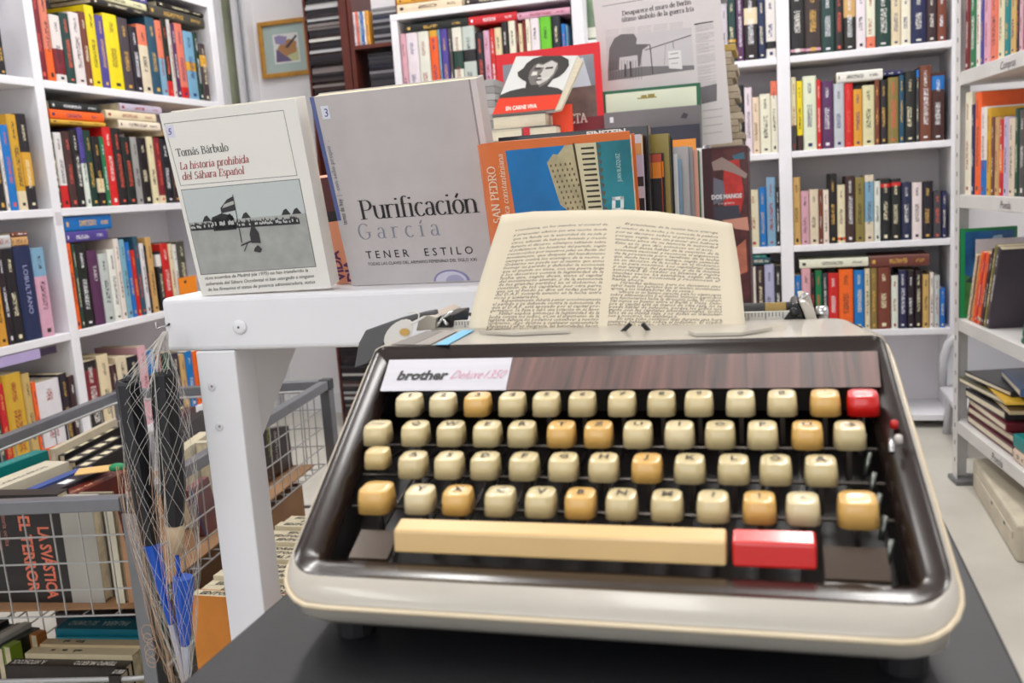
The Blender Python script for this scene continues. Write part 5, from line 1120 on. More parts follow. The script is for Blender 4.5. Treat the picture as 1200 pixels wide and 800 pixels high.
for a, b2 in ((FRc, BRc), (BRc, BLc), (BLc, FLc), (FLc, FRc)):
    p, q = shorten(a, b2); bar('rail', p, q, TW-0.004, M_TUB, cart)
def basket(zr, zb, inset, name, rimr=0.0022, step=0.040, zsteps=4, rimbig=0.003):
    """tapered wire basket between the rails"""
    top = [c_+(cen-c_)*inset/(cen-c_).length*1.0 for c_ in (FRc, BRc, BLc, FLc)]
    top = [Vector((v.x, v.y, zr)) for v in top]
    bot = [v+(Vector((cen.x, cen.y, zr))-v)*0.012 for v in top]; bot = [Vector((v.x, v.y, zb)) for v in bot]
    rim = MB()
    def rounded(Q, r=0.04):
        out = []
        for i in range(4):
            p0, p1, p2 = Q[i-1], Q[i], Q[(i+1) % 4]; a = p1+(p0-p1).normalized()*r; b2 = p1+(p2-p1).normalized()*r
            for k in range(5):
                t = k/4; out.append(a*(1-t)**2+p1*2*t*(1-t)+b2*t*t)
        return out
    rim.tube(rounded(top), rimbig, 6, closed=True); rim.build('basket_rim', M_WIRE, cart, world=True, smooth=True)
    wr = MB()
    for i in range(4):
        a, b2, c_, d_ = top[i], top[(i+1) % 4], bot[i], bot[(i+1) % 4]; n = max(3, int((b2-a).length/step))
        for k in range(1, n): wr.tube([a.lerp(b2, k/n), c_.lerp(d_, k/n)], 0.0013, 4)
        for k in range(1, zsteps+1):
            t = k/zsteps; wr.tube([a.lerp(c_, t), b2.lerp(d_, t)], 0.0015, 4)
    n1 = 18; n2 = 9
    for k in range(1, n1): wr.tube([bot[0].lerp(bot[1], k/n1), bot[3].lerp(bot[2], k/n1)], 0.0013, 4)
    for k in range(1, n2): wr.tube([bot[0].lerp(bot[3], k/n2), bot[1].lerp(bot[2], k/n2)], 0.0013, 4)
    o = wr.build('wire_grid', M_WIRE, cart, world=True); o['kind'] = 'stuff'
    return top, bot
Z1r, Z1b = H-0.412, H-0.580
t1_, b1_ = basket(Z1r, Z1b, 0.019, 'upper')
Z2r, Z2b = H-0.680, H-0.840
t2_, b2_ = basket(Z2r, Z2b, 0.019, 'lower', rimbig=0.0045)
CU = (FLc-FRc).normalized()       # leftwards across the cart
CV = (BRc-FRc).normalized()       # away from the viewer along the cart
cz = math.atan2(CV.y, CV.x)-math.pi/2
def cloc(u, v, z): P = FRc+CU*u+CV*v; return Vector((P.x, P.y, z))
lin_ = mesh('basket_lining', [cloc(0.03, 0.035, Z1b+0.003), cloc(0.03, 0.76, Z1b+0.003), cloc(0.45, 0.76, Z1b+0.003), cloc(0.45, 0.035, Z1b+0.003), cloc(0.03, 0.035, Z1b+0.006), cloc(0.03, 0.76, Z1b+0.006), cloc(0.45, 0.76, Z1b+0.006), cloc(0.45, 0.035, Z1b+0.006)],
 [(0,1,2,3),(7,6,5,4),(0,4,5,1),(1,5,6,2),(2,6,7,3),(3,7,4,0)], M_CART)
lin_.location = (0, 0, 0)
_c = cloc(0.24, 0.4, Z1b+0.003)
for v in lin_.data.vertices: v.co -= _c
lin_.location = _c
tag(lin_, 'flat brown cardboard sheet lining the bottom of the upper wire basket', 'cardboard')
ZB1 = Z1b+0.0066
def cbook(u, v, th, w_, h, rgb, label, face=0.0, tilt=0.0, z=None, edge=None, name='book', group=None, up='v', spine=None):
    """book standing in the basket: thickness th along the cart (v), width w_ across (u, to the left), spine up at height h"""
    P = cloc(u, v, ZB1 if z is None else z)
    t = empty(name, P[:], label, 'book', group, rz=cz+face)
    t.rotation_euler = (tilt, 0, cz+face)
    m = mat('cart_%02x%02x%02x' % rgb, rgb, 0.35, noise=0.08, nscale=12)
    b = 0.0015
    MB().box((-w_, 0, 0), (0, b, h)).box((-w_, th-b, 0), (0, th, h)).box((-w_, b, h-b), (0, th-b, h)).build('cover', m, t)
    MB().box((-w_+0.002, b+0.0001, 0.002), (-0.002, th-b-0.0001, h-b-0.0001)).build('page_block', M_PAGES, t)
    return t
# the upper basket: big art books, spines up, faces to the viewer
CG = 'books in the upper wire basket'
# first rank: faces visible through the wires at the front
t = cbook(0.150, 0.055, 0.028, 0.25, 0.172, (34, 32, 32), 'large black book with salmon vertical title in the front of the upper basket', group=CG)
text('cover_title', 'LA SVÁSTICA', 0.026, flat((226, 118, 92)), t, -0.040, 0.122, y=-0.0006, rot=-math.pi/2, width=0.115, bold=0.0008)
text('cover_title', 'DEL TERROR', 0.026, flat((226, 118, 92)), t, -0.070, 0.158, y=-0.0006, rot=-math.pi/2, width=0.14, bold=0.0008)
text('cover_note', 'la historia oculta\nde un movimiento', 0.011, flat((200, 130, 120)), t, -0.098, 0.160, y=-0.0006, rot=-math.pi/2, width=0.075)
t = cbook(0.095, 0.050, 0.022, 0.054, 0.165, (172, 168, 160), 'pale grey bent softcover beside the black book in the front of the basket', group=CG)
t = cbook(0.077, 0.075, 0.006, 0.055, 0.165, (150, 140, 116), 'dark beige book behind the bent grey softcover, front of the basket', tilt=0.0, group=CG)
t = cbook(0.061, 0.046, 0.010, 0.014, 0.162, (214, 206, 184), 'narrow cream booklet standing between grey and brown covers, basket front', group=CG)
t = cbook(0.026, 0.046, 0.018, 0.030, 0.165, (186, 138, 100), 'brown kraft covered book at the front right of the basket', group=CG)
polys('dark_stripe', [[(-0.029, 0.155), (-0.020, 0.162), (-0.002, 0.012), (-0.012, 0.004)]], flat((70, 26, 28)), t, 2)
text('stripe_lettering', 'DALÍ', 0.010, flat((170, 60, 50)), t, -0.022, 0.140, y=-0.0009, rot=-math.pi/2-0.12)
# ranks seen from above, spines up
UPB = []
def U(pxa, pya, pxb, pyb, zt, th, rgb, label, textstr=None, tcol=(230, 220, 200), tsize=0.012, extra=None):
    """a book with its spine up between two picture points at height zt; collected, then laid side by side"""
    UPB.append((on_z(pxa, pya, zt-H), on_z(pxb, pyb, zt-H), zt, th, rgb, label, textstr, tcol, tsize, extra))
def place_up(lst, dir_, umin=0.032, umax=0.445, vmin=0.090, vmax=0.75, zb=None, group=None, flip=False, off0=None):
    zb = ZB1 if zb is None else zb; d = dir_.normalized(); n = Vector((-d.y, d.x, 0))
    O = lst[0][0]; rows = []
    for it in lst:
        m = ((it[0]+it[1])/2)-O; rows.append((Vector((m.x, m.y, 0)).dot(n), it))
    rows.sort(key=lambda r: r[0]); last = None
    if off0:
        acc = 0.0; rr_ = []
        for it in lst: rr_.append((acc, it)); acc += it[3]+0.0008
        rows = rr_
    for i, (dist, it) in enumerate(rows):
        a, b2, zt, th, rgb, label, ts, tcol, tsize, extra = it
        if last is not None: dist = max(dist, last+0.0006)
        if i+1 < len(rows): th = max(0.006, min(th, rows[i+1][0]-dist-0.0006)) if rows[i+1][0]-dist > 0.008 else min(th, 0.012)
        last = dist+th
        ta, tb2 = (a-O).dot(d), (b2-O).dot(d)
        def uv(t, w): P = O+d*t+n*(dist+w)-FRc; return P.x*CU.x+P.y*CU.y, P.x*CV.x+P.y*CV.y
        def ok(t): return all(umin <= uv(t, w)[0] <= umax and vmin <= uv(t, w)[1] <= vmax for w in (0, th))
        while not ok(ta) and ta < tb2-0.02: ta += 0.002
        while not ok(tb2) and tb2 > ta+0.02: tb2 -= 0.002
        P = O+d*ta+n*dist; L_ = tb2-ta; h = zt-zb; b = 0.0012
        t = empty('book', (P.x, P.y, zb), label, 'book', group or CG, rz=math.atan2(d.y, d.x))
        MB().box((0, 0, 0), (L_, b, h)).box((0, th-b, 0), (L_, th, h)).box((0, b, h-b), (L_, th-b, h)).build('cover', mat('cart_%02x%02x%02x' % rgb, rgb, 0.35, noise=0.08, nscale=12), t)
        MB().box((0.002, b+0.0001, 0.002), (L_-0.002, th-b-0.0001, h-b-0.0001)).build('page_block', M_PAGES, t)
        if isinstance(ts, str): text('spine_lettering', ts, min(tsize, th*0.6), flat(tcol), t, L_*0.12, th*0.28, y=h+0.0004, basis='XY', width=L_*0.7)
        elif ts:
            for (str_, f0, f1) in ts:
                tx = text('spine_lettering', str_, min(tsize, th*0.85), flat(tcol), t, 0, 0, y=h+0.0004, basis='XY', width=L_*(f1-f0), rot=0, bold=0.0004); k_ = min(tsize, th*0.85)
                if flip: tx.data.transform(Matrix.Rotation(math.pi, 4, 'Z')); tx.data.transform(Matrix.Translation((L_*f1, th*0.5+k_*0.35, 0)))
                else: tx.data.transform(Matrix.Translation((L_*f0, th*0.5-k_*0.35, 0)))
        if extra == 'sticker': MB().box((L_*0.42, th*0.25, h), (L_*0.58, th*0.75, h+0.0006)).build('white_sticker', flat((226, 226, 226)), t)
        if extra == 'labels':
            for k in range(4): MB().box((L_*(0.06+0.24*k), th*0.2, h), (L_*(0.20+0.24*k), th*0.75, h+0.0005)).build('cream_label', flat((206, 196, 166)), t)
ZT = H-0.415
U(80, 582, 152, 551, ZT-0.012, 0.034, (98, 34, 26), 'dark red book lettered club del terror, spine up in the upper basket', 'club del terror', (226, 170, 130), 0.014)
U(0, 556, 38, 527, ZT-0.01, 0.030, (0, 120, 118), 'teal book with spine up at the left edge of the upper basket', 'Y ESPAÑA', (120, 190, 180))
U(0, 580, 64, 540, ZT+0.0, 0.05, (206, 198, 178), 'thick cream book with printed top lying spine up in the upper basket', 'Y CABALLEROS', (90, 86, 80), 0.012)
U(8, 598, 78, 548, ZT-0.01, 0.018, (196, 190, 178), 'off-white book spine up beside the blue one, upper basket')
U(30, 585, 93, 545, ZT-0.003, 0.018, (60, 84, 150), 'blue book spine up in the upper basket')
U(52, 582, 120, 549, ZT-0.006, 0.034, (44, 42, 48), 'charcoal book with white sticker, spine up in the upper basket', extra='sticker')
place_up(UPB, on_z(150, 551, ZT-H)-on_z(80, 582, ZT-H)); UPB = []
for i, (pa, pb) in enumerate((((102, 547), (150, 520)), ((88, 541), (146, 510)), ((78, 533), (138, 500)))):
    U(pa[0], pa[1], pb[0], pb[1], ZT-0.004*i-0.002, 0.026, (28, 26, 28), ('nearest', 'middle', 'farthest')[i]+' black boxed volume with cream labels in the upper basket', extra='labels')
U(66, 526, 142, 490, ZT+0.004, 0.012, (196, 184, 160), 'long cream book edge behind the black boxed volumes')
place_up(UPB, on_z(150, 520, ZT-H)-on_z(102, 547, ZT-H), vmin=0.15)
UPB = []
for i, (pa, pb, rgb, nm) in enumerate((((214, 536), (250, 515), (196, 190, 170), 'pale tan'), ((212, 528), (250, 505), (206, 196, 168), 'cream'), ((208, 505), (246, 480), (30, 26, 28), 'black'), ((205, 490), (243, 468), (70, 36, 34), 'dark maroon'), )):
    U(pa[0], pa[1], pb[0], pb[1], ZT-0.006-0.003*i, 0.022, rgb, nm+' book spine up in the basket between net bag and table leg')
place_up(UPB, on_z(246, 480, ZT-H)-on_z(208, 505, ZT-H), umin=0.085)
# loose things: tan card and green cap between the rows
q = on_z(112, 548, ZT+0.006-H); o = MB().box((-0.03, -0.02, 0), (0.03, 0.02, 0.0015)).build('card', flat((214, 176, 110)), None, (q.x, q.y, ZT+0.002), rot=(0, 0, 0.5)); tag(o, 'small tan card lying on the books in the upper basket', 'card')
q = on_z(137, 547, ZT+0.008-H); mb = MB(); n = 14
mb.rings([[(r*math.cos(2*math.pi*j/n), r*math.sin(2*math.pi*j/n), z) for j in range(n)] for r, z in ((0.012, 0), (0.013, 0.002), (0.012, 0.007), (0.008, 0.009))]); o = mb.build('stopper', flat((20, 130, 80)), None, (q.x, q.y, ZT+0.004), smooth=True); tag(o, 'small green cap lying on the basket books beside the net bag', 'cap')
# booklet with portrait seen through the side wires
def side_cover(pts_px, u_in, rgb, label, th=0.012, lettering=()):
    P = FRc+CU*u_in; n = CU
    Q = [on_plane(px, py, P, n) for px, py in pts_px]
    for q in Q:
        q.z = max(q.z, ZB1+0.0005); v_ = (q-FRc).dot(CV); q -= CV*max(0, v_-0.745)
    o0 = Vector((Q[0].x, Q[0].y, min(q.z for q in Q)))
    t = empty('book', o0[:], label, 'book', CG)
    t.rotation_euler = (0, 0, math.atan2(CV.y, CV.x))
    RT = Matrix.Rotation(-t.rotation_euler.z, 3, 'Z')
    L3_ = [RT @ (q-o0) for q in Q]
    vs = [(v.x, 0, v.z) for v in L3_]+[(v.x, th, v.z) for v in L3_]; n_ = len(L3_)
    fs = [tuple(range(n_)), tuple(reversed(range(n_, 2*n_)))]+[(i, i+n_, (i+1) % n_+n_, (i+1) % n_) for i in range(n_)]
    mesh('cover', vs, fs, mat('cart_%02x%02x%02x' % rgb, rgb, 0.35, noise=0.2, nscale=20), t)
    return t, L3_
t, q = side_cover([(222, 575), (241, 645), (256, 628), (241, 558)], 0.05, (120, 74, 80), 'paperback with blue spine leaning at the basket side beside the net bag', 0.014)
poly('blue_spine_band', [(q[0].x, q[0].z), (q[1].x, q[1].z), (q[1].x+0.006, q[1].z+0.004), (q[0].x+0.006, q[0].z+0.004)], flat((70, 76, 130)), t, 3)
t, q = side_cover([(311, 562), (384, 524), (380, 462), (311, 503)], 0.034, (44, 28, 32), 'large dark book standing at the right side of the upper basket under the table', 0.02)
xa = q[0].x; text('cover_title', 'LUCCA', 0.028, flat((130, 150, 40)), t, xa+0.03, q[0].z+0.125, y=-0.0006, rot=-math.pi/2, bold=0.0006, width=0.085)
text('cover_title', 'la mort de Maria', 0.02, flat((190, 180, 180)), t, xa+0.065, q[0].z+0.145, y=-0.0006, rot=-math.pi/2, width=0.12)
# the lower basket
ZB2 = Z2b+0.003
CG2 = 'books in the lower wire basket'
ZL = H-0.672
UPB = []
def low(*a, **k): U(*a, **k)
WH = (228, 224, 214)
low(2, 789, 138, 794, ZL, 0.024, (30, 26, 26), 'black paperback nearest the front of the lower basket', [('A. HITCHCOCK', 0.05, 0.34), ('MUERTE YA POR LUEGO', 0.42, 0.98)], WH, 0.016)
low(8, 778, 146, 782, ZL, 0.022, (38, 30, 30), 'black paperback second from the front of the lower basket', [('A. HITCHCOCK', 0.02, 0.3), ('TIEMPO MUERTO', 0.55, 0.9)], WH, 0.016)
low(24, 769, 150, 772, ZL+0.008, 0.022, (206, 192, 158), 'cream paperback behind the two black ones, lower basket', [('el  a  s', 0.2, 0.5)], (70, 60, 50), 0.01)
low(42, 758, 160, 764, ZL+0.012, 0.020, (204, 182, 144), 'tan paperback between the cream and teal ones, lower basket', [('En  el', 0.2, 0.4)], (70, 60, 50), 0.01)
low(57, 752, 164, 757, ZL+0.014, 0.008, (20, 130, 150), 'thin turquoise book in front of the teal one, lower basket')
low(55, 743, 163, 748, ZL+0.024, 0.040, (0, 106, 124), 'thick teal book lettered camino in the lower basket', [('SU CAMINO', 0.08, 0.38), ('PALABRA', 0.44, 0.72)], (196, 214, 214), 0.022)
low(60, 722, 168, 726, ZL+0.03, 0.05, (30, 28, 44), 'dark navy book behind the teal one, lower basket')
place_up(UPB, on_z(138, 792, ZL-H)-on_z(2, 789, ZL-H), zb=ZB2, group=CG2, flip=True, vmin=0.03, umax=0.36, off0=True)
UPB = []
for i, (rgb, nm) in enumerate((((200, 130, 60), 'orange'), ((140, 170, 50), 'lime green'), ((60, 70, 56), 'dark green'), ((206, 206, 196), 'white'), ((150, 146, 134), 'grey'), ((60, 62, 58), 'dark olive'), ((40, 40, 44), 'charcoal'))):
    low(20-3*i, 757-8*i, 54+2*i, 738-6.5*i, ZL-0.004*(i % 3), 0.016, rgb, nm+' book slanting at the left of the lower basket')
UPB_ = []
d_ = UPB[0][1]-UPB[0][0]; n_ = Vector((-d_.y, d_.x, 0)).normalized()
for i, it in enumerate(UPB): UPB_.append((UPB[0][0]+n_*0.0175*i,)+(UPB[0][1]+n_*0.0175*i+d_*0.3*(i > 1),)+it[2:])
place_up(UPB_, d_, zb=ZB2, group=CG2, vmin=0.06, umin=0.30)
# brown cartons: one in the lower basket, one on the floor beside the cart
ci = empty('carton', cloc(0.235, 0.60, ZB2)[:], 'brown open carton in the back of the lower wire basket', 'carton', rz=cz)
bevel(MB().box((-0.18, -0.13, 0), (0.19, 0.13, 0.235)).build('box_walls', M_CART, ci), 0.003)
cf = empty('carton', (-0.745, 1.62, 0), 'brown carton on the floor between the cart and the white cabinet', 'carton')
bevel(MB().box((-0.095, -0.14, 0), (0.095, 0.14, 0.27)).build('box_walls', M_CART, cf), 0.003)

# ================================================================ crate with the row of cream booklets
ZP = -0.50
A = on_z(221, 697, ZP); 
rzp = 0.05
crt = empty('crate', (-0.66, 1.19, 0), 'low dark crate on the floor under the row of Prensa Española booklets', 'crate')
M_CR = mat('dark_crate_wood', (44, 38, 36), 0.7, noise=0.2, nscale=20)
zc = H-0.685
for a, b2 in (((-0.80, 1.0, 0.0), (-0.785, 1.42, zc-0.013)), ((-0.50, 1.0, 0.0), (-0.485, 1.42, zc-0.013)), ((-0.785, 1.0, 0.0), (-0.5, 1.012, zc-0.013)), ((-0.785, 1.408, 0.0), (-0.5, 1.42, zc-0.013)), ((-0.80, 1.0, zc-0.0125), (-0.485, 1.42, zc))):
    wbox(crt, 'board', a, b2, M_CR)
NB = 15; y0p, y1p = A.y, on_z(335, 605, ZP).y
M_CRM = mat('cream_booklet', (222, 210, 180), 0.6, noise=0.08, nscale=15); M_ORG = mat('orange_cover', (214, 132, 40), 0.35, noise=0.15, nscale=14)
for i in range(NB):
    f = i/(NB-1); y = y0p+(y1p-y0p)*f; x0 = A.x-0.02*f+0.002*math.sin(i*2.1); x0 = on_z(221+(265-221)*min(1, f*2.0), 697-(697-645)*min(1, f*2.0), ZP).x if f < 0.01 else x0
    hh = (ZP+H)-zc-0.0006-(0.0 if i else 0.0); W = 0.25; th = (y1p-y0p)/(NB-1)-0.0012
    t = empty('booklet', (x0, y, zc+0.0006), f'cream Editorial Prensa booklet, {ordw(i+1)} from the front under the table', 'booklet', 'row of cream booklets under the table')
    hh += -0.003*(i % 3)
    MB().box((0, 0, 0), (W, 0.0012, hh)).box((0, th-0.0012, 0), (W, th, hh)).build('cover', M_ORG if i == 0 else M_CRM, t)
    bevel(MB().box((0, 0.0013, 0.0), (W, th-0.0013, hh)).build('spine', M_CRM, t), 0.001)
    text('spine_lettering', 'EDITORIAL «PRENSA ESPAÑOLA»' if i % 3 else 'EDITORIAL PRENSA ESPAÑOLA, S.A.', 0.0135, flat((34, 28, 26)), t, 0.03 if i % 2 else 0.012, th*0.24, y=hh+0.0004, basis='XY', width=0.20, shear=0.25, res=1, bold=0.0004)
    if i == 0:
        poly('cover_figure', [(0.085, 0), (0.10, 0.0), (0.13, 0.03), (0.125, 0.07), (0.11, 0.10), (0.092, 0.105), (0.085, 0.07)], flat((50, 30, 30)), t, 2)

# ================================================================ net bag with two folded umbrellas
UY = 0.915
def uy(px, py, y=UY): return on_y(px, py, y)
M_BLK = mat('black_nylon', (24, 24, 30), 0.45, bump=0.5, bscale=60); M_BLU = mat('blue_nylon', (16, 84, 190), 0.4, bump=0.4, bscale=80); M_BG = mat('beige_rubber', (196, 172, 140), 0.6)
M_WHN = mat('pale_nylon', (190, 196, 214), 0.45)
def folded(name, pts, rs, m, par, n=14, pleat=0.0):
    R = []
    for k in range(len(pts)):
        p = Vector(pts[k]); d = (Vector(pts[min(k+1, len(pts)-1)])-Vector(pts[max(k-1, 0)])).normalized(); a = Vector((0, 1, 0)).cross(d).normalized(); b2 = d.cross(a)
        R.append([p+(a*math.cos(2*math.pi*j/n)+b2*math.sin(2*math.pi*j/n))*rs[k]*(1+(pleat if j % 2 else -pleat)) for j in range(n)])
    mb = MB().rings(R); return mb.build(name, m, par, world=True, smooth=(pleat == 0))
def chain(lst): return [uy(a, b2, UY) for a, b2, r in lst], [r*UY/1100*1.0 for a, b2, r in lst]
um = empty('folded_umbrella', uy(152, 448)[:], 'black folded umbrella with square handle end, left one in the net bag', 'umbrella')
p, r = chain([(150, 446, 14), (150, 450, 16.5), (153, 470, 16.5), (160, 520, 17), (169, 580, 16), (178, 636, 12)]); folded('sleeve', p, r, M_BLK, um, 14, 0.06)
p, r = chain([(146, 441, 3), (151, 444, 8), (150, 447, 10)]); folded('handle_cap', p, r, mat('black_plastic', (20, 20, 22), 0.3), um)
p, r = chain([(178, 637, 12), (184, 660, 9.5), (193, 700, 6.5), (201, 730, 5)]); folded('blue_canopy_tip', p, r, M_BLU, um, 14, 0.08)
p, r = chain([(201, 731, 5), (210, 770, 4), (216, 800, 2)]); folded('pale_tip', p, r, M_WHN, um, 12, 0.06)
um = empty('folded_umbrella', uy(193, 434, UY)[:], 'black folded umbrella with beige collar and blue tip, right one in the net bag', 'umbrella')
p, r = chain([(190, 434, 12), (191, 438, 18), (194, 470, 18), (199, 520, 18), (203, 570, 17), (205, 614, 12)]); folded('sleeve', p, r, M_BLK, um, 14, 0.07)
p, r = chain([(205, 615, 13), (206, 630, 12), (207, 648, 7.5)]); folded('beige_collar', p, r, M_BG, um)
p, r = chain([(207, 649, 3), (210, 674, 3.5)]); folded('shaft', p, r, M_BLU, um)
p, r = chain([(214, 676, 14), (215, 700, 13), (216, 735, 9), (217, 755, 6)]); folded('blue_canopy_tip', p, r, M_BLU, um, 16, 0.08)
p, r = chain([(217, 756, 6), (219, 778, 5), (219, 802, 2)]); folded('pale_tip', p, r, M_WHN, um, 12, 0.06)
M_NET = mat('white_net_cord', (206, 202, 196), 0.6); M_NET2 = mat('tan_net_cord', (196, 160, 130), 0.7)
net = empty('net_bag', uy(193, 388)[:], 'white string net bag hanging from the table corner, holding two folded umbrellas', 'net bag')
prof = [(194, 388, 3), (190, 405, 7), (184, 430, 20), (179, 455, 34), (181, 480, 38), (184, 520, 40), (188, 570, 42), (193, 620, 40), (200, 670, 33), (207, 720, 24), (213, 760, 14), (217, 790, 7), (218, 806, 3)]
def nprof(t):
    f = t*(len(prof)-1); i = min(int(f), len(prof)-2); f -= i; a, b2 = prof[i], prof[i+1]; return [a[k]*(1-f)+b2[k]*f for k in range(3)]
def nets(turns, count, m, nm, rad, off=0.0, jit=0.0, t0=0.0, t1=1.0, seed=1):
    mb = MB(); rr = random.Random(seed)
    for c_ in range(count):
        for sg in (1, -1):
            pts = []; K = 44
            for k in range(K+1):
                t = t0+(t1-t0)*k/K; px, py, R0 = nprof(t); ang = 2*math.pi*c_/count+sg*turns*2*math.pi*t+off+0.14*math.sin(9*t+c_*1.7)
                R1 = R0*(1+jit*math.sin(c_*5.1+t*14)); q = uy(px+R1*math.cos(ang), py); q.y += R1*UY/1100*0.55*math.sin(ang); pts.append(q)
            mb.tube(pts, rad, 3, cap=False)
    o = mb.build(nm, m, net, world=True); o['kind'] = 'stuff'; return o
nets(1.1, 19, M_NET, 'netting', 0.00019, jit=0.05)
mb = MB(); rr = random.Random(9)
for i in range(26):   # gathered straight strings at the neck and a slack bundle down the middle
    a = rr.uniform(-1, 1); e = rr.uniform(425, 470) if i < 16 else rr.uniform(560, 700); dx = a*(24 if i < 16 else 8)-8
    P0 = uy(193+rr.uniform(-2, 3), 388); P1 = uy(190+dx*0.4, 410); P2 = uy(186+dx+(e-430)*0.12, e); P1.y -= 0.018*abs(a); P2.y -= 0.022
    mb.tube([P0, P1, P2], 0.00028, 3, cap=False)
mb.build('gathered_strings', M_NET, net, world=True)['kind'] = 'stuff'
mb = MB()
for i in range(16):   # loose tan strings
    x0 = rr.uniform(-34, 26); pts = []
    for k in range(10):
        t = 0.45+0.5*k/9; px, py, R0 = nprof(t); q = uy(px+x0*(1-0.7*k/9)+rr.uniform(-3, 3)-4, py); q.y -= 0.016*(1-k/9)+0.006; pts.append(q)
    mb.tube(pts, 0.00022, 3, cap=False)
for i in range(6):
    c_ = uy(188-rr.uniform(0, 8), 735+i*7); R1 = 0.006+0.004*rr.random(); mb.tube([c_+Vector((R1*math.cos(a*0.7), -0.012, R1*math.sin(a*0.7))) for a in range(9)], 0.00035, 3, closed=True)
mb.build('loose_strings', M_NET2, net, world=True)['kind'] = 'stuff'
# ================================================================ black desk under the typewriter
DZ = H-0.195
M_DESK = mat('black_satin_top', (33, 34, 37), 0.5, noise=0.18, nscale=6, bump=0.1, bscale=120)
dk = empty('small_desk', (-0.08, 0.46, 0), 'small black table carrying the typewriter', 'table')
bevel(wbox(dk, 'desk_top', (-0.246, 0.20, DZ-0.025), (0.087, 0.72, DZ), M_DESK), 0.002)
for x in (-0.235, 0.041):
    for y in (0.21, 0.675): bevel(wbox(dk, 'leg', (x, y, 0), (x+0.035, y+0.035, DZ-0.0255), M_DESK), 0.002)
# ================================================================ the typewriter
tw_ = empty('typewriter', (-0.08, 0.48, DZ), 'cream and brown portable typewriter with beige keys on the black table', 'typewriter')
TLOC = Vector(tw_.location)
def zs(y): return -0.158+0.436*(y-0.35) if y < 0.514 else -0.0864-0.02*(y-0.514)
def xl(y): return -0.2125-0.129*(y-0.34) if y < 0.514 else -0.235+0.155*(y-0.514)
def xr(y): return 0.0655-0.0575*(y-0.34) if y < 0.514 else 0.0555-0.21*(y-0.514)
NF, NS, NC = 14, 16, 6
def outline(of, os_, ob, zf, yf=0.339, yb=0.60, Rf=0.024, Rb=0.012, kink=None):
    """closed outline seen from above, insets positive; z from zf(y)"""
    y0, y1 = yf+of, yb-ob; rf = max(0.003, Rf-max(of, os_)*0.8); rb = max(0.002, Rb-max(ob, os_)*0.8)
    XLf = lambda y: xl(y)+os_; XRf = lambda y: xr(y)-os_
    P = []
    xa, xb = XLf(y0)+rf, XRf(y0)-rf
    for i in range(NF): P.append((xa+(xb-xa)*i/NF, y0))
    for i in range(NC): a = -90+90*i/NC; P.append((XRf(y0+rf)-rf+rf*math.cos(math.radians(a)), y0+rf+rf*math.sin(math.radians(a))))
    ys = [y0+rf+(y1-rb-y0-rf)*i/NS for i in range(NS)]
    for y in ys: P.append((XRf(y), y))
    for i in range(NC): a = 90*i/NC; P.append((XRf(y1-rb)-rb+rb*math.cos(math.radians(a)), y1-rb+rb*math.sin(math.radians(a))))
    xa, xb = XRf(y1-rb)-rb, XLf(y1-rb)+rb
    for i in range(NF): P.append((xa+(xb-xa)*i/NF, y1))
    for i in range(NC): a = 90+90*i/NC; P.append((XLf(y1-rb)+rb+rb*math.cos(math.radians(a)), y1-rb+rb*math.sin(math.radians(a))))
    for y in [y1-rb+(y0+rf-y1+rb)*i/NS for i in range(NS)]: P.append((XLf(y), y))
    for i in range(NC): a = 180+90*i/NC; P.append((XLf(y0+rf)+rf+rf*math.cos(math.radians(a)), y0+rf+rf*math.sin(math.radians(a))))
    return [Vector((x, y, zf(y)+H)) for x, y in P]
M_CREAM = mat('cream_enamel', (192, 185, 173), 0.28, noise=0.05, nscale=25, coat=0.35, bump=0.08, bscale=300)
M_BEZ = mat('brown_gloss_plastic', (38, 27, 23), 0.24, coat=0.15, spec=0.35, noise=0.1, nscale=15)
M_DARK = mat('key_well_black', (22, 17, 16), 0.35)
bz = -0.1820
R = [outline(0.02, 0.02, 0.02, lambda y: bz), outline(0.012, 0.010, 0.010, lambda y: bz), outline(0.0065, 0.004, 0.004, lambda y: bz+0.0040), outline(0.0040, 0.003, 0.003, lambda y: zs(y)-0.0125),
 outline(0.0022, 0.0014, 0.0014, lambda y: zs(y)-0.0078), outline(0.0010, 0.0008, 0.0008, lambda y: zs(y)-0.0068), outline(0.0008, 0.0004, 0.0004, lambda y: zs(y)-0.0058), outline(0.0014, 0.0006, 0.0006, lambda y: zs(y)-0.0048),
 outline(0.0030, 0.0012, 0.002, lambda y: zs(y)-0.0026), outline(0.0060, 0.0020, 0.004, lambda y: zs(y)-0.0010), outline(0.0080, 0.0026, 0.02, lambda y: zs(y)-0.0002),
 outline(0.0090, 0.0032, 0.0, lambda y: zs(y), yb=0.514, Rb=0.008)]
body = MB().rings(R, True, False).build('body_shell', M_CREAM, tw_, world=True); shade(body, 50)
R = [outline(0.0090, 0.0032, 0.0, lambda y: zs(y)+0.0001, yb=0.514, Rb=0.008), outline(0.0100, 0.0038, 0.0006, lambda y: zs(y)-0.0006, yb=0.514, Rb=0.008), outline(0.0130, 0.0058, 0.002, lambda y: zs(y)-0.0014, yb=0.514, Rb=0.008),
 outline(0.0200, 0.0110, 0.008, lambda y: zs(y)-0.0036, yb=0.514, Rb=0.008), outline(0.0260, 0.0150, 0.0105, lambda y: zs(y)-0.0072, yb=0.514, Rb=0.008), outline(0.0275, 0.0160, 0.0115, lambda y: zs(y)-0.012, yb=0.514, Rb=0.008)]
MB().tube(outline(-0.0002, 0.0002, 0.0002, lambda y: zs(y)-0.0062), 0.0012, 8, closed=True).build('bead_trim', mat('cream_bead', (222, 204, 172), 0.3, coat=0.3), tw_, world=True, smooth=True)
shade(MB().rings(R, False, False).build('bezel', M_BEZ, tw_, world=True), 60)
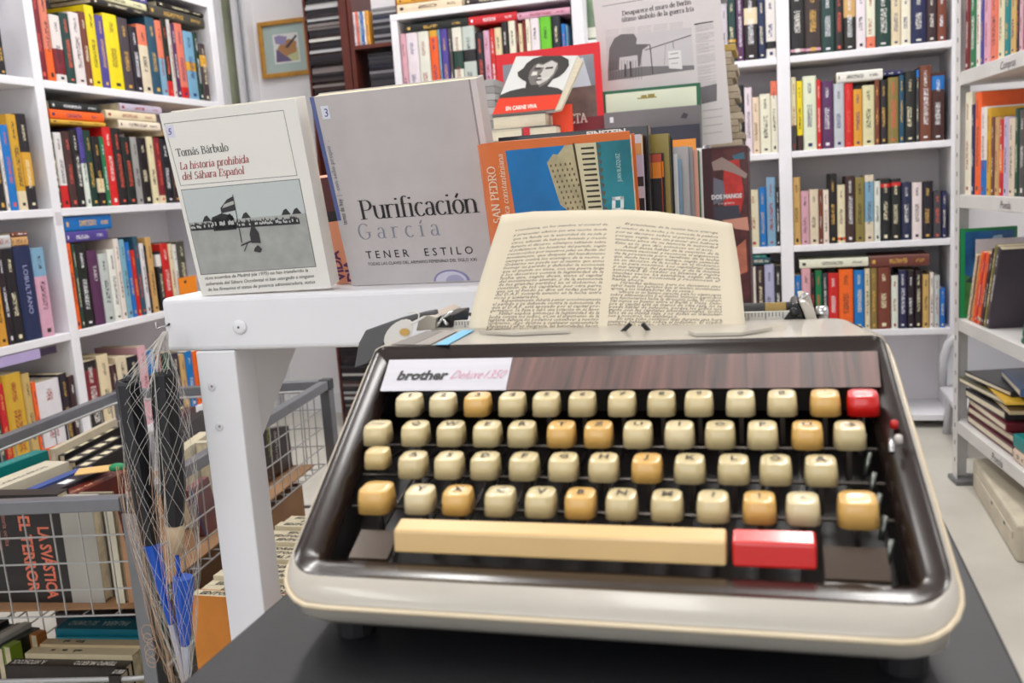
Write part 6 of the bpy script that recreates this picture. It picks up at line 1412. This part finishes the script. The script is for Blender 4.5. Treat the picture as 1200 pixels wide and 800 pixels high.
R = [outline(0.0276, 0.0161, 0.0116, lambda y: zs(y)-0.0122, yb=0.514, Rb=0.008), outline(0.0276, 0.0161, 0.0116, lambda y: zs(y)-0.032, yb=0.514, Rb=0.008)]
MB().rings(R, False, True).build('key_well', M_DARK, tw_, world=True)
for i, (x, y) in enumerate(((-0.19, 0.37), (0.045, 0.37), (-0.19, 0.56), (0.03, 0.56))):
    MB().tube([(x, y, DZ+0.0003), (x, y, H+bz+0.001)], 0.009, 12).build('rubber_foot', flat((26, 26, 28)), tw_, world=True)
# name plate and wood grain panel, set in behind the keys
def panel(name, pts, m, th=0.0014):
    n_ = len(pts); V = [Vector((x, y, zs(y)-0.001+H)) for x, y in pts]+[Vector((x, y+0.004, zs(y)-0.001-th+H)) for x, y in pts]
    mb = MB().add(V, [tuple(range(n_)), tuple(reversed(range(n_, 2*n_)))]+[(i, i+n_, (i+1) % n_+n_, (i+1) % n_) for i in range(n_)])
    return mb.build(name, m, tw_, world=True)
M_PLATE = mat('brushed_silver_plate', (196, 194, 202), 0.35, noise=0.06, nscale=40, stretch=(0.2, 6, 1))
M_WOOD = bpy.data.materials.new('wood_grain_print'); M_WOOD.use_nodes = True
nt = M_WOOD.node_tree; bs = nt.nodes['Principled BSDF']; bs.inputs['Roughness'].default_value = 0.5
tc = nt.nodes.new('ShaderNodeTexCoord'); mp = nt.nodes.new('ShaderNodeMapping'); mp.inputs['Scale'].default_value = (150, 7, 7)
nz = nt.nodes.new('ShaderNodeTexNoise'); nz.inputs['Scale'].default_value = 1.0; nz.inputs['Detail'].default_value = 6; nz.inputs['Distortion'].default_value = 0.6
cr = nt.nodes.new('ShaderNodeValToRGB'); cr.color_ramp.elements[0].color = lin((42, 23, 21)); cr.color_ramp.elements[1].color = lin((112, 70, 62)); cr.color_ramp.elements[0].position = 0.32; cr.color_ramp.elements[1].position = 0.72
nt.links.new(tc.outputs['Object'], mp.inputs[0]); nt.links.new(mp.outputs[0], nz.inputs[0]); nt.links.new(nz.outputs['Fac'], cr.inputs[0]); nt.links.new(cr.outputs[0], bs.inputs['Base Color'])
panel('name_plate', [(-0.2145, 0.474), (-0.1413, 0.474), (-0.1445, 0.5025), (-0.2195, 0.5025)], M_PLATE)
panel('wood_panel', [(-0.1410, 0.474), (0.0475, 0.474), (0.0490, 0.5025), (-0.1442, 0.5025)], M_WOOD)
slope = math.atan(0.436)
def on_slope(o, x, y, dz=0.0003):
    """lay lettering made in x, y flat on the sloping plate"""
    o.data.transform(Matrix.Rotation(slope, 4, 'X')); o.data.transform(Matrix.Translation(Vector((x, y, zs(y)-0.001+H+dz))-TLOC)); return o
o = text('brand_lettering', 'brother', 0.0122, flat((26, 24, 26)), tw_, 0, 0, y=0, basis='XY', bold=0.0005, width=0.0300, shear=0.0); on_slope(o, -0.2083, 0.4835)
o = text('model_lettering', 'Deluxe1350', 0.0118, flat((210, 134, 160)), tw_, 0, 0, y=0, basis='XY', width=0.0320, shear=0.5, bold=-0.00012); on_slope(o, -0.1768, 0.4838)
# keys
KEYC = [((217, 198, 150), 0), ((209, 191, 144), 0), ((221, 204, 160), 0), ((222, 176, 98), 1), ((216, 190, 132), 0)]
KM = [mat('key_beige_%d' % i, c_, 0.3, coat=0.3, noise=0.10, nscale=60) for i, (c_, _) in enumerate(KEYC)]
M_RED = mat('red_key', (214, 26, 22), 0.25, coat=0.4); LEGM = flat((52, 38, 28))
def key_mesh(w_, d_, h_=0.0105):
    Rr = []
    for z, k, sh in ((-h_, 1.0, -0.0006), (-h_*0.35, 0.96, -0.0003), (-0.0013, 0.925, 0.0), (-0.0004, 0.895, 0.0001), (0.0, 0.84, 0.0002), (-0.0003, 0.45, 0.0003)):
        r = rrect(-w_/2*k, w_/2*k, -d_/2*k+sh, d_/2*k+sh, min(w_, d_)*0.30*k, z, 4)
        Rr.append([Vector((p.x, p.y, p.z+p.y*0.10)) for p in r])
    mb = MB().rings(Rr, True, True); return mb
KEYMESH = {}
def key(x, y, ztop, w_, d_, m, legend=None, name='key', h_=0.0092):
    kk = (round(w_, 4), round(d_, 4), m.name, h_)
    if kk not in KEYMESH:
        mb = key_mesh(w_, d_, h_); me = bpy.data.meshes.new(name); me.from_pydata([v[:] for v in mb.v], [], mb.f); me.materials.append(m); me.polygons.foreach_set('use_smooth', [True]*len(me.polygons)); KEYMESH[kk] = me
    o = bpy.data.objects.new(name, KEYMESH[kk]); link(o, tw_); o.location = Vector((x, y, ztop+H))-TLOC
    if legend:
        tx = text('key_legend', legend, 0.0068, LEGM, o, 0, -0.0012, y=0.0, basis='XY', align='CENTER', res=1, bold=0.00012)
        tx.data.transform(Matrix.Rotation(math.atan(0.1), 4, 'X')); tx.data.transform(Matrix.Translation((0, 0, 0.0002)))
    return o
R1x = [480.5,520,560.5,601,641,683,729.4,775.6,819.4,868,916.6,967,1011]; R2x = [443.8,488,529.5,572,612.5,658.5,702,748,796.6,844,893.8,946,995.5]
R3x = [441, 485.4,527.6,569.8,615,661,708,758.7,808.7,860,909,962]; R4x = [441.5, 493.8,537.7,587.3,634.6,681,729,782,835.8,890,940.8,1005.4]
legs = [list('1234567890ß´')+['RED'], ['⇥', 'Q','W','E','R','T','Z','U','I','O','P','Ü','↵'], ['LOCK','A','S','D','F','G','H','J','K','L','Ö','Ä'], ['SH','Y','X','C','V','B','N','M','?','!','-','SHR']]
orange = {(0,2),(0,11),(1,5),(1,6),(1,11),(2,7),(3,2),(3,5),(3,9)}
rng = random.Random(5); KPOS = []
for r_, xs_ in enumerate((R1x, R2x, R3x, R4x)):
    y = 0.462-0.0217*r_; zt = -0.1050-0.0101*r_
    for i, px in enumerate(xs_):
        L = legs[r_][i]; pyc = (474, 510, 549, 590)[r_]; x = on_y(px, pyc, y).x; w_, d_, m = 0.0143, 0.0140, KM[3] if (r_, i) in orange else KM[rng.choice((0, 1, 2, 0))]
        if L == 'RED': key(x, y, zt, 0.0150, 0.0138, M_RED, name='red_key'); KPOS.append((x, y, zt)); continue
        if L == 'LOCK': key(x, y+0.0035, zt+0.0015, 0.0128, 0.0110, KM[4], name='shift_lock_key', h_=0.008); continue
        if L in ('SH', 'SHR'): key(x, y+0.0012, zt+0.0004, 0.0168, 0.0155, KM[3], name='shift_key', h_=0.0105); KPOS.append((x, y, zt)); continue
        key(x, y, zt, w_, d_, m, {'⇥': '—', '↵': '→'}.get(L, L)); KPOS.append((x, y, zt))
def barkey(x0, x1, m, name):
    pr_ = [(0.3808, -0.1435), (0.3712, -0.1460), (0.3698, -0.1562), (0.3815, -0.1550)]
    vs = [Vector((x0, y, z+H)) for y, z in pr_]+[Vector((x1, y, z+H)) for y, z in pr_]
    mb = MB().add(vs, [(0,1,2,3),(7,6,5,4),(0,4,5,1),(1,5,6,2),(2,6,7,3),(3,7,4,0)]); o = mb.build(name, m, tw_, world=True); bevel(o, 0.0012, 3); 
    for p_ in o.data.polygons: p_.use_smooth = False
    return o
barkey(-0.1678, -0.0220, mat('space_bar_beige', (224, 188, 128), 0.32, coat=0.3, noise=0.06, nscale=12), 'space_bar'); barkey(-0.0196, 0.0131, M_RED, 'red_bar_key')
lv = MB()
for x, y, zt in KPOS:
    lv.box((x-0.0011, y+0.002, zt-0.026+H), (x+0.0011, y+0.0045, zt-0.0095+H)); lv.tube([(x, y+0.003, zt-0.022+H), (x, 0.47, -0.138+H)], 0.0009, 4)
lv.build('key_levers', mat('dark_steel', (84, 78, 74), 0.35, metal=0.8), tw_, world=True)['kind'] = 'stuff'
for y in (0.4515, 0.4295, 0.408): MB().tube([(xl(y)+0.016, y, zs(y)-0.016+H), (xr(y)-0.016, y, zs(y)-0.016+H)], 0.0010, 6).build('cross_rod', mat('dark_steel', (84, 78, 74), 0.35, metal=0.8), tw_, world=True)
M_BRZ = mat('bronze_gloss_plate', (72, 58, 46), 0.18, metal=0.3, coat=0.5)
for x0, x1 in ((0.016, 0.0405), (-0.190, -0.171)):
    mb = MB(); mb.box((x0, 0.3690, -0.1625+H), (x1, 0.385, -0.160+H)); mb.v = [Vector((v.x, v.y, v.z+(v.y-0.3665)*0.45)) for v in mb.v]; mb.build('well_plate', M_BRZ, tw_, world=True)
for i in range(7):   # small chrome springs at the right of the well
    y = 0.385+i*0.0125; x = 0.0425-0.0009*i; MB().tube([(x-0.002, y, zs(y)-0.016+H), (x, y+0.002, zs(y)-0.006+H)], 0.0013, 6).build('spring', mat('spring_steel', (130, 134, 128), 0.35, metal=0.9), tw_, world=True, smooth=True)
for (px, py, col_) in ((1048, 494, (196, 30, 30)), (1053, 511, (214, 206, 200))):
    y = 0.445 if py < 500 else 0.433; q = on_y(px, py, y); mb = MB(); n = 12
    mb.rings([[(q.x+r*math.cos(2*math.pi*j/n), y+r*math.sin(2*math.pi*j/n), q.z+z) for j in range(n)] for r, z in ((0.0018, -0.003), (0.0018, 0.0), (0.0012, 0.0006), (0.0004, 0.0008))]); mb.build('ribbon_button', mat('button_%02x' % col_[0], col_, 0.3), tw_, world=True, smooth=True)
q = on_y(1045, 530, 0.425); MB().tube([q, q+Vector((0.0005, 0.006, 0.004))], 0.0014, 8).build('ribbon_lever', M_CHR, tw_, world=True, smooth=True)
# flat slanted colour stripes on the deck, slot lip and paper rests
dz_ = lambda y: zs(y)+H+0.0003
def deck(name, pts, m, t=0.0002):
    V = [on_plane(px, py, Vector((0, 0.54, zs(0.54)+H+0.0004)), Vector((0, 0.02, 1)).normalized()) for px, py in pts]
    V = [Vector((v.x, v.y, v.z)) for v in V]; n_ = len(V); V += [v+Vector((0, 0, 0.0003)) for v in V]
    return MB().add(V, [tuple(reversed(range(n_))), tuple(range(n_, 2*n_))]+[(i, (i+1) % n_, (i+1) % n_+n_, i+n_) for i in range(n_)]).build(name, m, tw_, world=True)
deck('dark_grey_stripe', [(458, 404), (484, 404), (519, 388), (500, 388)], flat((116, 110, 104)))
deck('grey_stripe', [(485, 404), (504, 404), (536, 388), (520, 388)], flat((146, 138, 132)))
deck('blue_stripe', [(510, 404), (525, 404), (556, 387), (542, 387)], flat((112, 184, 222)))
for pts in ([(562, 391), (600, 389), (668, 388), (668, 390), (600, 393)], [(806, 390), (868, 388), (905, 387), (868, 393), (815, 394)]):
    o = deck('slot_lip', pts, M_CREAM)
    for v in o.data.vertices[len(pts):] if False else [o.data.vertices[i] for i in range(len(pts), 2*len(pts))]: v.co.z += 0.0015
for a, b2 in (((727, 391), (739, 379)), ((753, 379), (763, 391))):
    A2 = on_y(a[0], a[1], 0.556); B2 = on_y(b2[0], b2[1], 0.558); MB().tube([A2, B2], 0.0016, 4).build('paper_guide', flat((38, 36, 36)), tw_, world=True)
A2 = on_y(722, 391, 0.5545); B2 = on_y(766, 391, 0.5545); MB().tube([A2, B2], 0.0009, 4).build('paper_guide_base', flat((50, 48, 46)), tw_, world=True)
# carriage behind the deck
M_BLKP = mat('black_plastic', (20, 20, 22), 0.3)
yc = 0.625; zc_ = -0.098
MB().tube([(-0.198, yc, zc_+H), (0.020, yc, zc_+H)], 0.016, 20).build('platen', mat('platen_rubber', (28, 27, 28), 0.6), tw_, world=True, smooth=True)
bkb = MB().box((-0.225, 0.601, bz+H+0.002), (0.044, 0.67, -0.116+H)); bkb.build('carriage_bed', M_CREAM, tw_, world=True)
s0 = on_y(505, 384, 0.606); s1 = on_y(928, 364, 0.606)
MB().box((s0.x, 0.606, -0.0965+H), (s1.x, 0.6085, on_y(900, 365, 0.606).z)).build('margin_scale', mat('scale_white', (214, 212, 206), 0.4), tw_, world=True)
tick = MB(); xx = s0.x+0.004
i = 0
while xx < s1.x-0.004:
    zt2 = on_y(900, 366, 0.606).z; tick.box((xx, 0.6056, zt2-(0.004 if i % 5 == 0 else 0.0025)), (xx+0.0004, 0.6059, zt2)); xx += 0.0021; i += 1
tick.build('scale_ticks', flat((90, 84, 84)), tw_, world=True)['kind'] = 'stuff'
q = on_y(897, 364, 0.612); q2 = on_y(921, 354, 0.612); MB().box((q.x, 0.611, q.z), (q2.x, 0.6125, q2.z)).build('tan_label', flat((176, 146, 84)), tw_, world=True)
q = on_y(560, 366, 0.652); q2 = on_y(934, 356, 0.652); MB().tube([(q.x-0.02, 0.652, q2.z), (q2.x, 0.652, q2.z)], 0.0014, 8).build('paper_bail_rod', M_CHR, tw_, world=True, smooth=True)
def side_block(name, pts, y0, y1, m):
    V = [on_y(px, py, y0) for px, py in pts]; n_ = len(V); V += [Vector((v.x, y1, v.z)) for v in V]
    o = MB().add(V, [tuple(range(n_)), tuple(reversed(range(n_, 2*n_)))]+[(i, i+n_, (i+1) % n_+n_, (i+1) % n_) for i in range(n_)]).build(name, m, tw_, world=True); return bevel(o, 0.001)
side_block('carriage_end_cover', [(945, 376), (958, 376), (954, 362), (945, 353), (936, 353), (941, 365)], 0.60, 0.655, M_CREAM)
side_block('carriage_end_black', [(918, 375), (944, 376), (940, 362), (935, 354), (928, 356), (926, 364)], 0.604, 0.640, M_BLKP)
c = on_y(931, 366, 0.600); mb = MB(); n = 14
mb.rings([[(c.x+r*math.cos(2*math.pi*j/n), y, c.z+r*math.sin(2*math.pi*j/n)) for j in range(n)] for r, y in ((0.0030, 0.6035), (0.0030, 0.600), (0.0015, 0.599))]); mb.build('release_knob', M_BLKP, tw_, world=True, smooth=True)
side_block('release_lever', [(935, 352), (939, 346), (947, 343), (948, 347), (941, 351), (937, 356)], 0.612, 0.619, M_CHR)
a = on_y(956, 367, 0.63); b2 = on_y(970.5, 366, 0.63); mb = MB(); n = 16
mb.rings([[(x, 0.63+r*math.cos(2*math.pi*j/n), a.z+r*math.sin(2*math.pi*j/n)) for j in range(n)] for x, r in ((a.x, 0.0042), (a.x+0.0008, 0.0048), (b2.x-0.0008, 0.0048), (b2.x, 0.0040))]); mb.build('platen_knob', M_CHR, tw_, world=True, smooth=True)
side_block('carriage_end_cover', [(487, 388), (510, 386), (511, 372), (501, 368), (490, 376)], 0.60, 0.655, M_CREAM)
side_block('carriage_end_black', [(508, 384), (530, 384), (532, 368), (515, 370), (509, 377)], 0.604, 0.640, M_BLKP)
for (p_, q_) in (((512, 382), (520, 371)), ((519, 372), (531, 365)), ((524, 380), (518, 373))):
    A2 = on_y(*p_, 0.598); B2 = on_y(*q_, 0.602); MB().tube([A2, B2], 0.0012, 6).build('carriage_link', M_CHR, tw_, world=True, smooth=True)
lev = side_block('return_lever', [(415, 431), (420, 402), (428, 387), (470, 372), (500, 364.5), (510, 363), (511, 369), (496, 370), (470, 383), (452, 400), (440, 416), (430, 426)], 0.590, 0.596, mat('dark_grey_lever', (92, 92, 94), 0.3, metal=0.3, coat=0.3))
# string and tag
tg = empty('price_tag', on_y(470, 392, 0.580)[:], 'small round white tag on a string tied to the return lever', 'tag')
el = [on_y(467+20*math.cos(math.radians(t))*0.86+ (0), 391-15*math.sin(math.radians(t))+ -8*math.cos(math.radians(t)), 0.580) for t in range(0, 360, 20)]
n_ = len(el); MB().add(el+[v+Vector((0, 0.0008, 0)) for v in el], [tuple(range(n_)), tuple(reversed(range(n_, 2*n_)))]+[(i, i+n_, (i+1) % n_+n_, (i+1) % n_) for i in range(n_)]).build('tag_card', flat((226, 222, 216)), tg, world=True)
el = [on_y(474+6*math.cos(math.radians(t)), 389-4.5*math.sin(math.radians(t)), 0.5793) for t in range(0, 360, 30)]; MB().add(el, [tuple(range(len(el)))]).build('tag_spot', flat((206, 166, 90)), tg, world=True)
MB().tube([on_y(481, 380, 0.579), on_y(490, 376, 0.582), on_y(491, 368, 0.585), on_y(486, 365, 0.587), on_y(478, 367, 0.589)], 0.0005, 5, cap=False).build('string', flat((214, 208, 196)), tg, world=True)
# ---- the printed sheet standing in the typewriter
PA = Vector((0, 0.5815, -0.0862+H)); ptop = Vector((0, 0.620, -0.014+H)); dpl = (ptop-PA).normalized(); PN = Vector((1, 0, 0)).cross(dpl).normalized()
def sheet_pt(px, py, lift=0.0):
    q = on_plane(px, py, PA, PN); o = Vector((0, 0, H)); t = (q.x+0.10)/0.085; k = 1-0.012*t*t-lift*2.0
    return o+(q-o)*k
def edge(pts, t):
    f = t*(len(pts)-1); i = min(int(f), len(pts)-2); f -= i; return (pts[i][0]*(1-f)+pts[i+1][0]*f, pts[i][1]*(1-f)+pts[i+1][1]*f)
LE_ = [(549.5, 386), (551, 375), (556, 350), (564, 325), (576, 287), (588, 252)]; RE_ = [(873, 386.5), (873, 375), (870, 345), (866, 310), (862, 285), (858, 262)]
TE_ = [(588, 252), (625, 248), (680, 246.5), (735, 246), (770, 248), (815, 254), (858, 262)]
NU, NV = 24, 16; vs = []
for j in range(NV+1):
    for i in range(NU+1):
        u, v = i/NU, j/NV; l = edge(LE_, v); r = edge(RE_, v); base = (l[0]*(1-u)+r[0]*u, l[1]*(1-u)+r[1]*u)
        tt = edge(TE_, u); lin_t = (588*(1-u)+858*u, 252*(1-u)+262*u); vs.append(sheet_pt(base[0]+(tt[0]-lin_t[0])*v, base[1]+(tt[1]-lin_t[1])*v))
fs = [(j*(NU+1)+i, j*(NU+1)+i+1, (j+1)*(NU+1)+i+1, (j+1)*(NU+1)+i) for j in range(NV) for i in range(NU)]
M_PAPER = mat('aged_paper', (226, 214, 190), 0.75, noise=0.05, nscale=12)
sh_loc = vs[NU//2]; ps = empty('book_page', sh_loc[:], 'yellowed double book page of small italic print standing in the typewriter', 'page')
o = MB().add(vs, fs).build('sheet', M_PAPER, ps, world=True, smooth=True); so = o.modifiers.new('thickness', 'SOLIDIFY'); so.thickness = 0.0004; so.offset = 1
LINESL = ['económica, en los mandos, el control de', 'y presentar «Ario» (en una nación donde', 'que se funda en la autoridad de su jefe y', 'otros, además de haberse formado y crecido', 'durante el discurso. «Siempre hablando sobre', 'el judaísmo», los hombres del partido, según', 'reconocidos por nuestros jefes en Berlín del', 'movimiento, que después del hundimiento', 'siempre contra los enemigos de la nación, y', 'Gobierno no puede ser el mismo que antes', 'formar su partido y defender la economía', 'que el mundo no tiene, con una guerra larga', 'y los discursos contra la legitimidad de la', 'lucha que, según dicen, tiene el capital', 'del movimiento alemán, y de la autonomía', 'de los grandes partidos en el Gobierno; la', 'cuestión de los capitales, por otra parte,', 'que en el fondo se dice en todas partes y', 'del D.A.P. tomaría asiento en la lucha entre', 'ricos y asalariados.',
 '  Repentinamente debería pensar económicamente', 'el partido y su defiende contra la autonomía de', 'que el D.A.P. está apoyado por el capital pro-', 'germánico. Se lleva a cabo una votación en su favor.', '  Hitler explica entonces la legitimidad de la', 'lucha contra los judíos. «Con el argumento de la', 'legítima defensa no podemos convencer a nuestro', 'Gobierno. ¿Eso decirse a cualquier antisemita?»', '(Aplausos.) «Por desgracia, las autoridades hacen', 'lo mismo que siempre y que tomas', 'contra ellos en la primera y energética']
LINESR = ['  El presidente de la sesión hace entrega', 'al orador de la noche y le concede la palabra', 'por su discurso sobre el partido y su jefe', 'porque según esto sin pensar que hubiera', 'muchos años de su historia la autoridad', 'Esto es lo que dijo entonces en el acto.', '  Adolf desea hablar de la cuestión de la', 'economía nacional, y reconoce el argumento', 'de la presencia pero también de la lucha', 'que desde hace largo tiempo, según entiende', 'en su discurso de la noche en el Gobierno', 'no es para nosotros. Los capitalistas judíos', 'y sus amigos del partido, y de la misma', 'autoridad. El orador se levanta y repite', 'muchas veces. La asamblea, según dicen,', 'hablan de su economía y reconocen el', 'hasta ahora.', '  (Grandes aplausos, pero no deseamos sino', 'saber hasta los partidos que el mismo movimiento', 'apoya a los trabajadores de su causa.)', '  «Ahora es un tiempo especial, para no equivocarse', 'sobre alimentación y el mismo número periódico', 'que funcionarios hacia la dirección judía. El comer-', 'cial nunca es bueno entre el Berlín y Viena. Siem-', 'pre el capital está en manos de otra raza, no se', 'puede hablar de solución, porque los judíos nos', 'guste con las capitales internacionales, todos', 'ellos de su misma raza, y no dudan en traicionar-', 'nos a nosotros, los alemanes.»', '  En este tono continuó más durante una hora,', 'siempre hablando sobre el judaísmo. El orador', 'terminó con el grito: «¡Nosotros somos antisemi-', 'tas, puede que se seguir siendo el', 'raza, eso es lo de acuerdo, que', 'hubo al fin en una']
def page_text(lines, lx, rx, top, bot, nm, ragged):
    """top=(left y, right y), bot=(left y, right y); lx, rx = (at top, at bottom)"""
    allv, allf = [], []; n_ = len(lines)
    for i, s_ in enumerate(lines):
        cu = bpy.data.curves.new('tmp', 'FONT'); cu.body = s_; cu.size = 1; cu.shear = 0.35; cu.resolution_u = 1; cu.offset = 0.008
        tmp = bpy.data.objects.new('tmp', cu); me = bpy.data.meshes.new_from_object(tmp); bpy.data.objects.remove(tmp)
        if not me.vertices: continue
        t = i/(n_-1); t2 = t**0.90; xL_, xR_ = lx[0]*(1-t)+lx[1]*t, rx[0]*(1-t)+rx[1]*t
        if nm == 'left': xL_ += -5*math.sin(math.pi*t)*0.5
        ind = 0.05 if s_.startswith('  ') else 0.0
        W = max(v.co.x for v in me.vertices); frac = ragged.get(i, 1.0)
        yl, yr = top[0]*(1-t2)+bot[0]*t2, top[1]*(1-t2)+bot[1]*t2; hgt = 3.3+1.6*t2
        b0 = len(allv)
        for v in me.vertices:
            f = ind+(v.co.x/W)*(frac-ind); px = xL_+(xR_-xL_)*f; curve = (-2.0 if nm == 'left' else 0)*(1-t2)*math.sin(math.pi*f)
            allv.append(sheet_pt(px, yl+(yr-yl)*f+curve-v.co.y*hgt*1.12, 0.0004))
        allf += [tuple(b0+k for k in p.vertices) for p in me.polygons]; bpy.data.meshes.remove(me)
    return MB().add(allv, allf).build('page_print', flat((78, 66, 58)), ps, world=True)
page_text(LINESL, (603, 568), (712, 700), (271, 264), (391, 391), 'left', {0: 1, 19: .42, 23: 1, 29: 1, 30: 1})
page_text(LINESR, (722, 710), (841, 848), (262, 274), (392, 392), 'right', {5: .95, 16: .3, 19: .75, 28: .6, 32: .6, 33: .6, 34: .45})
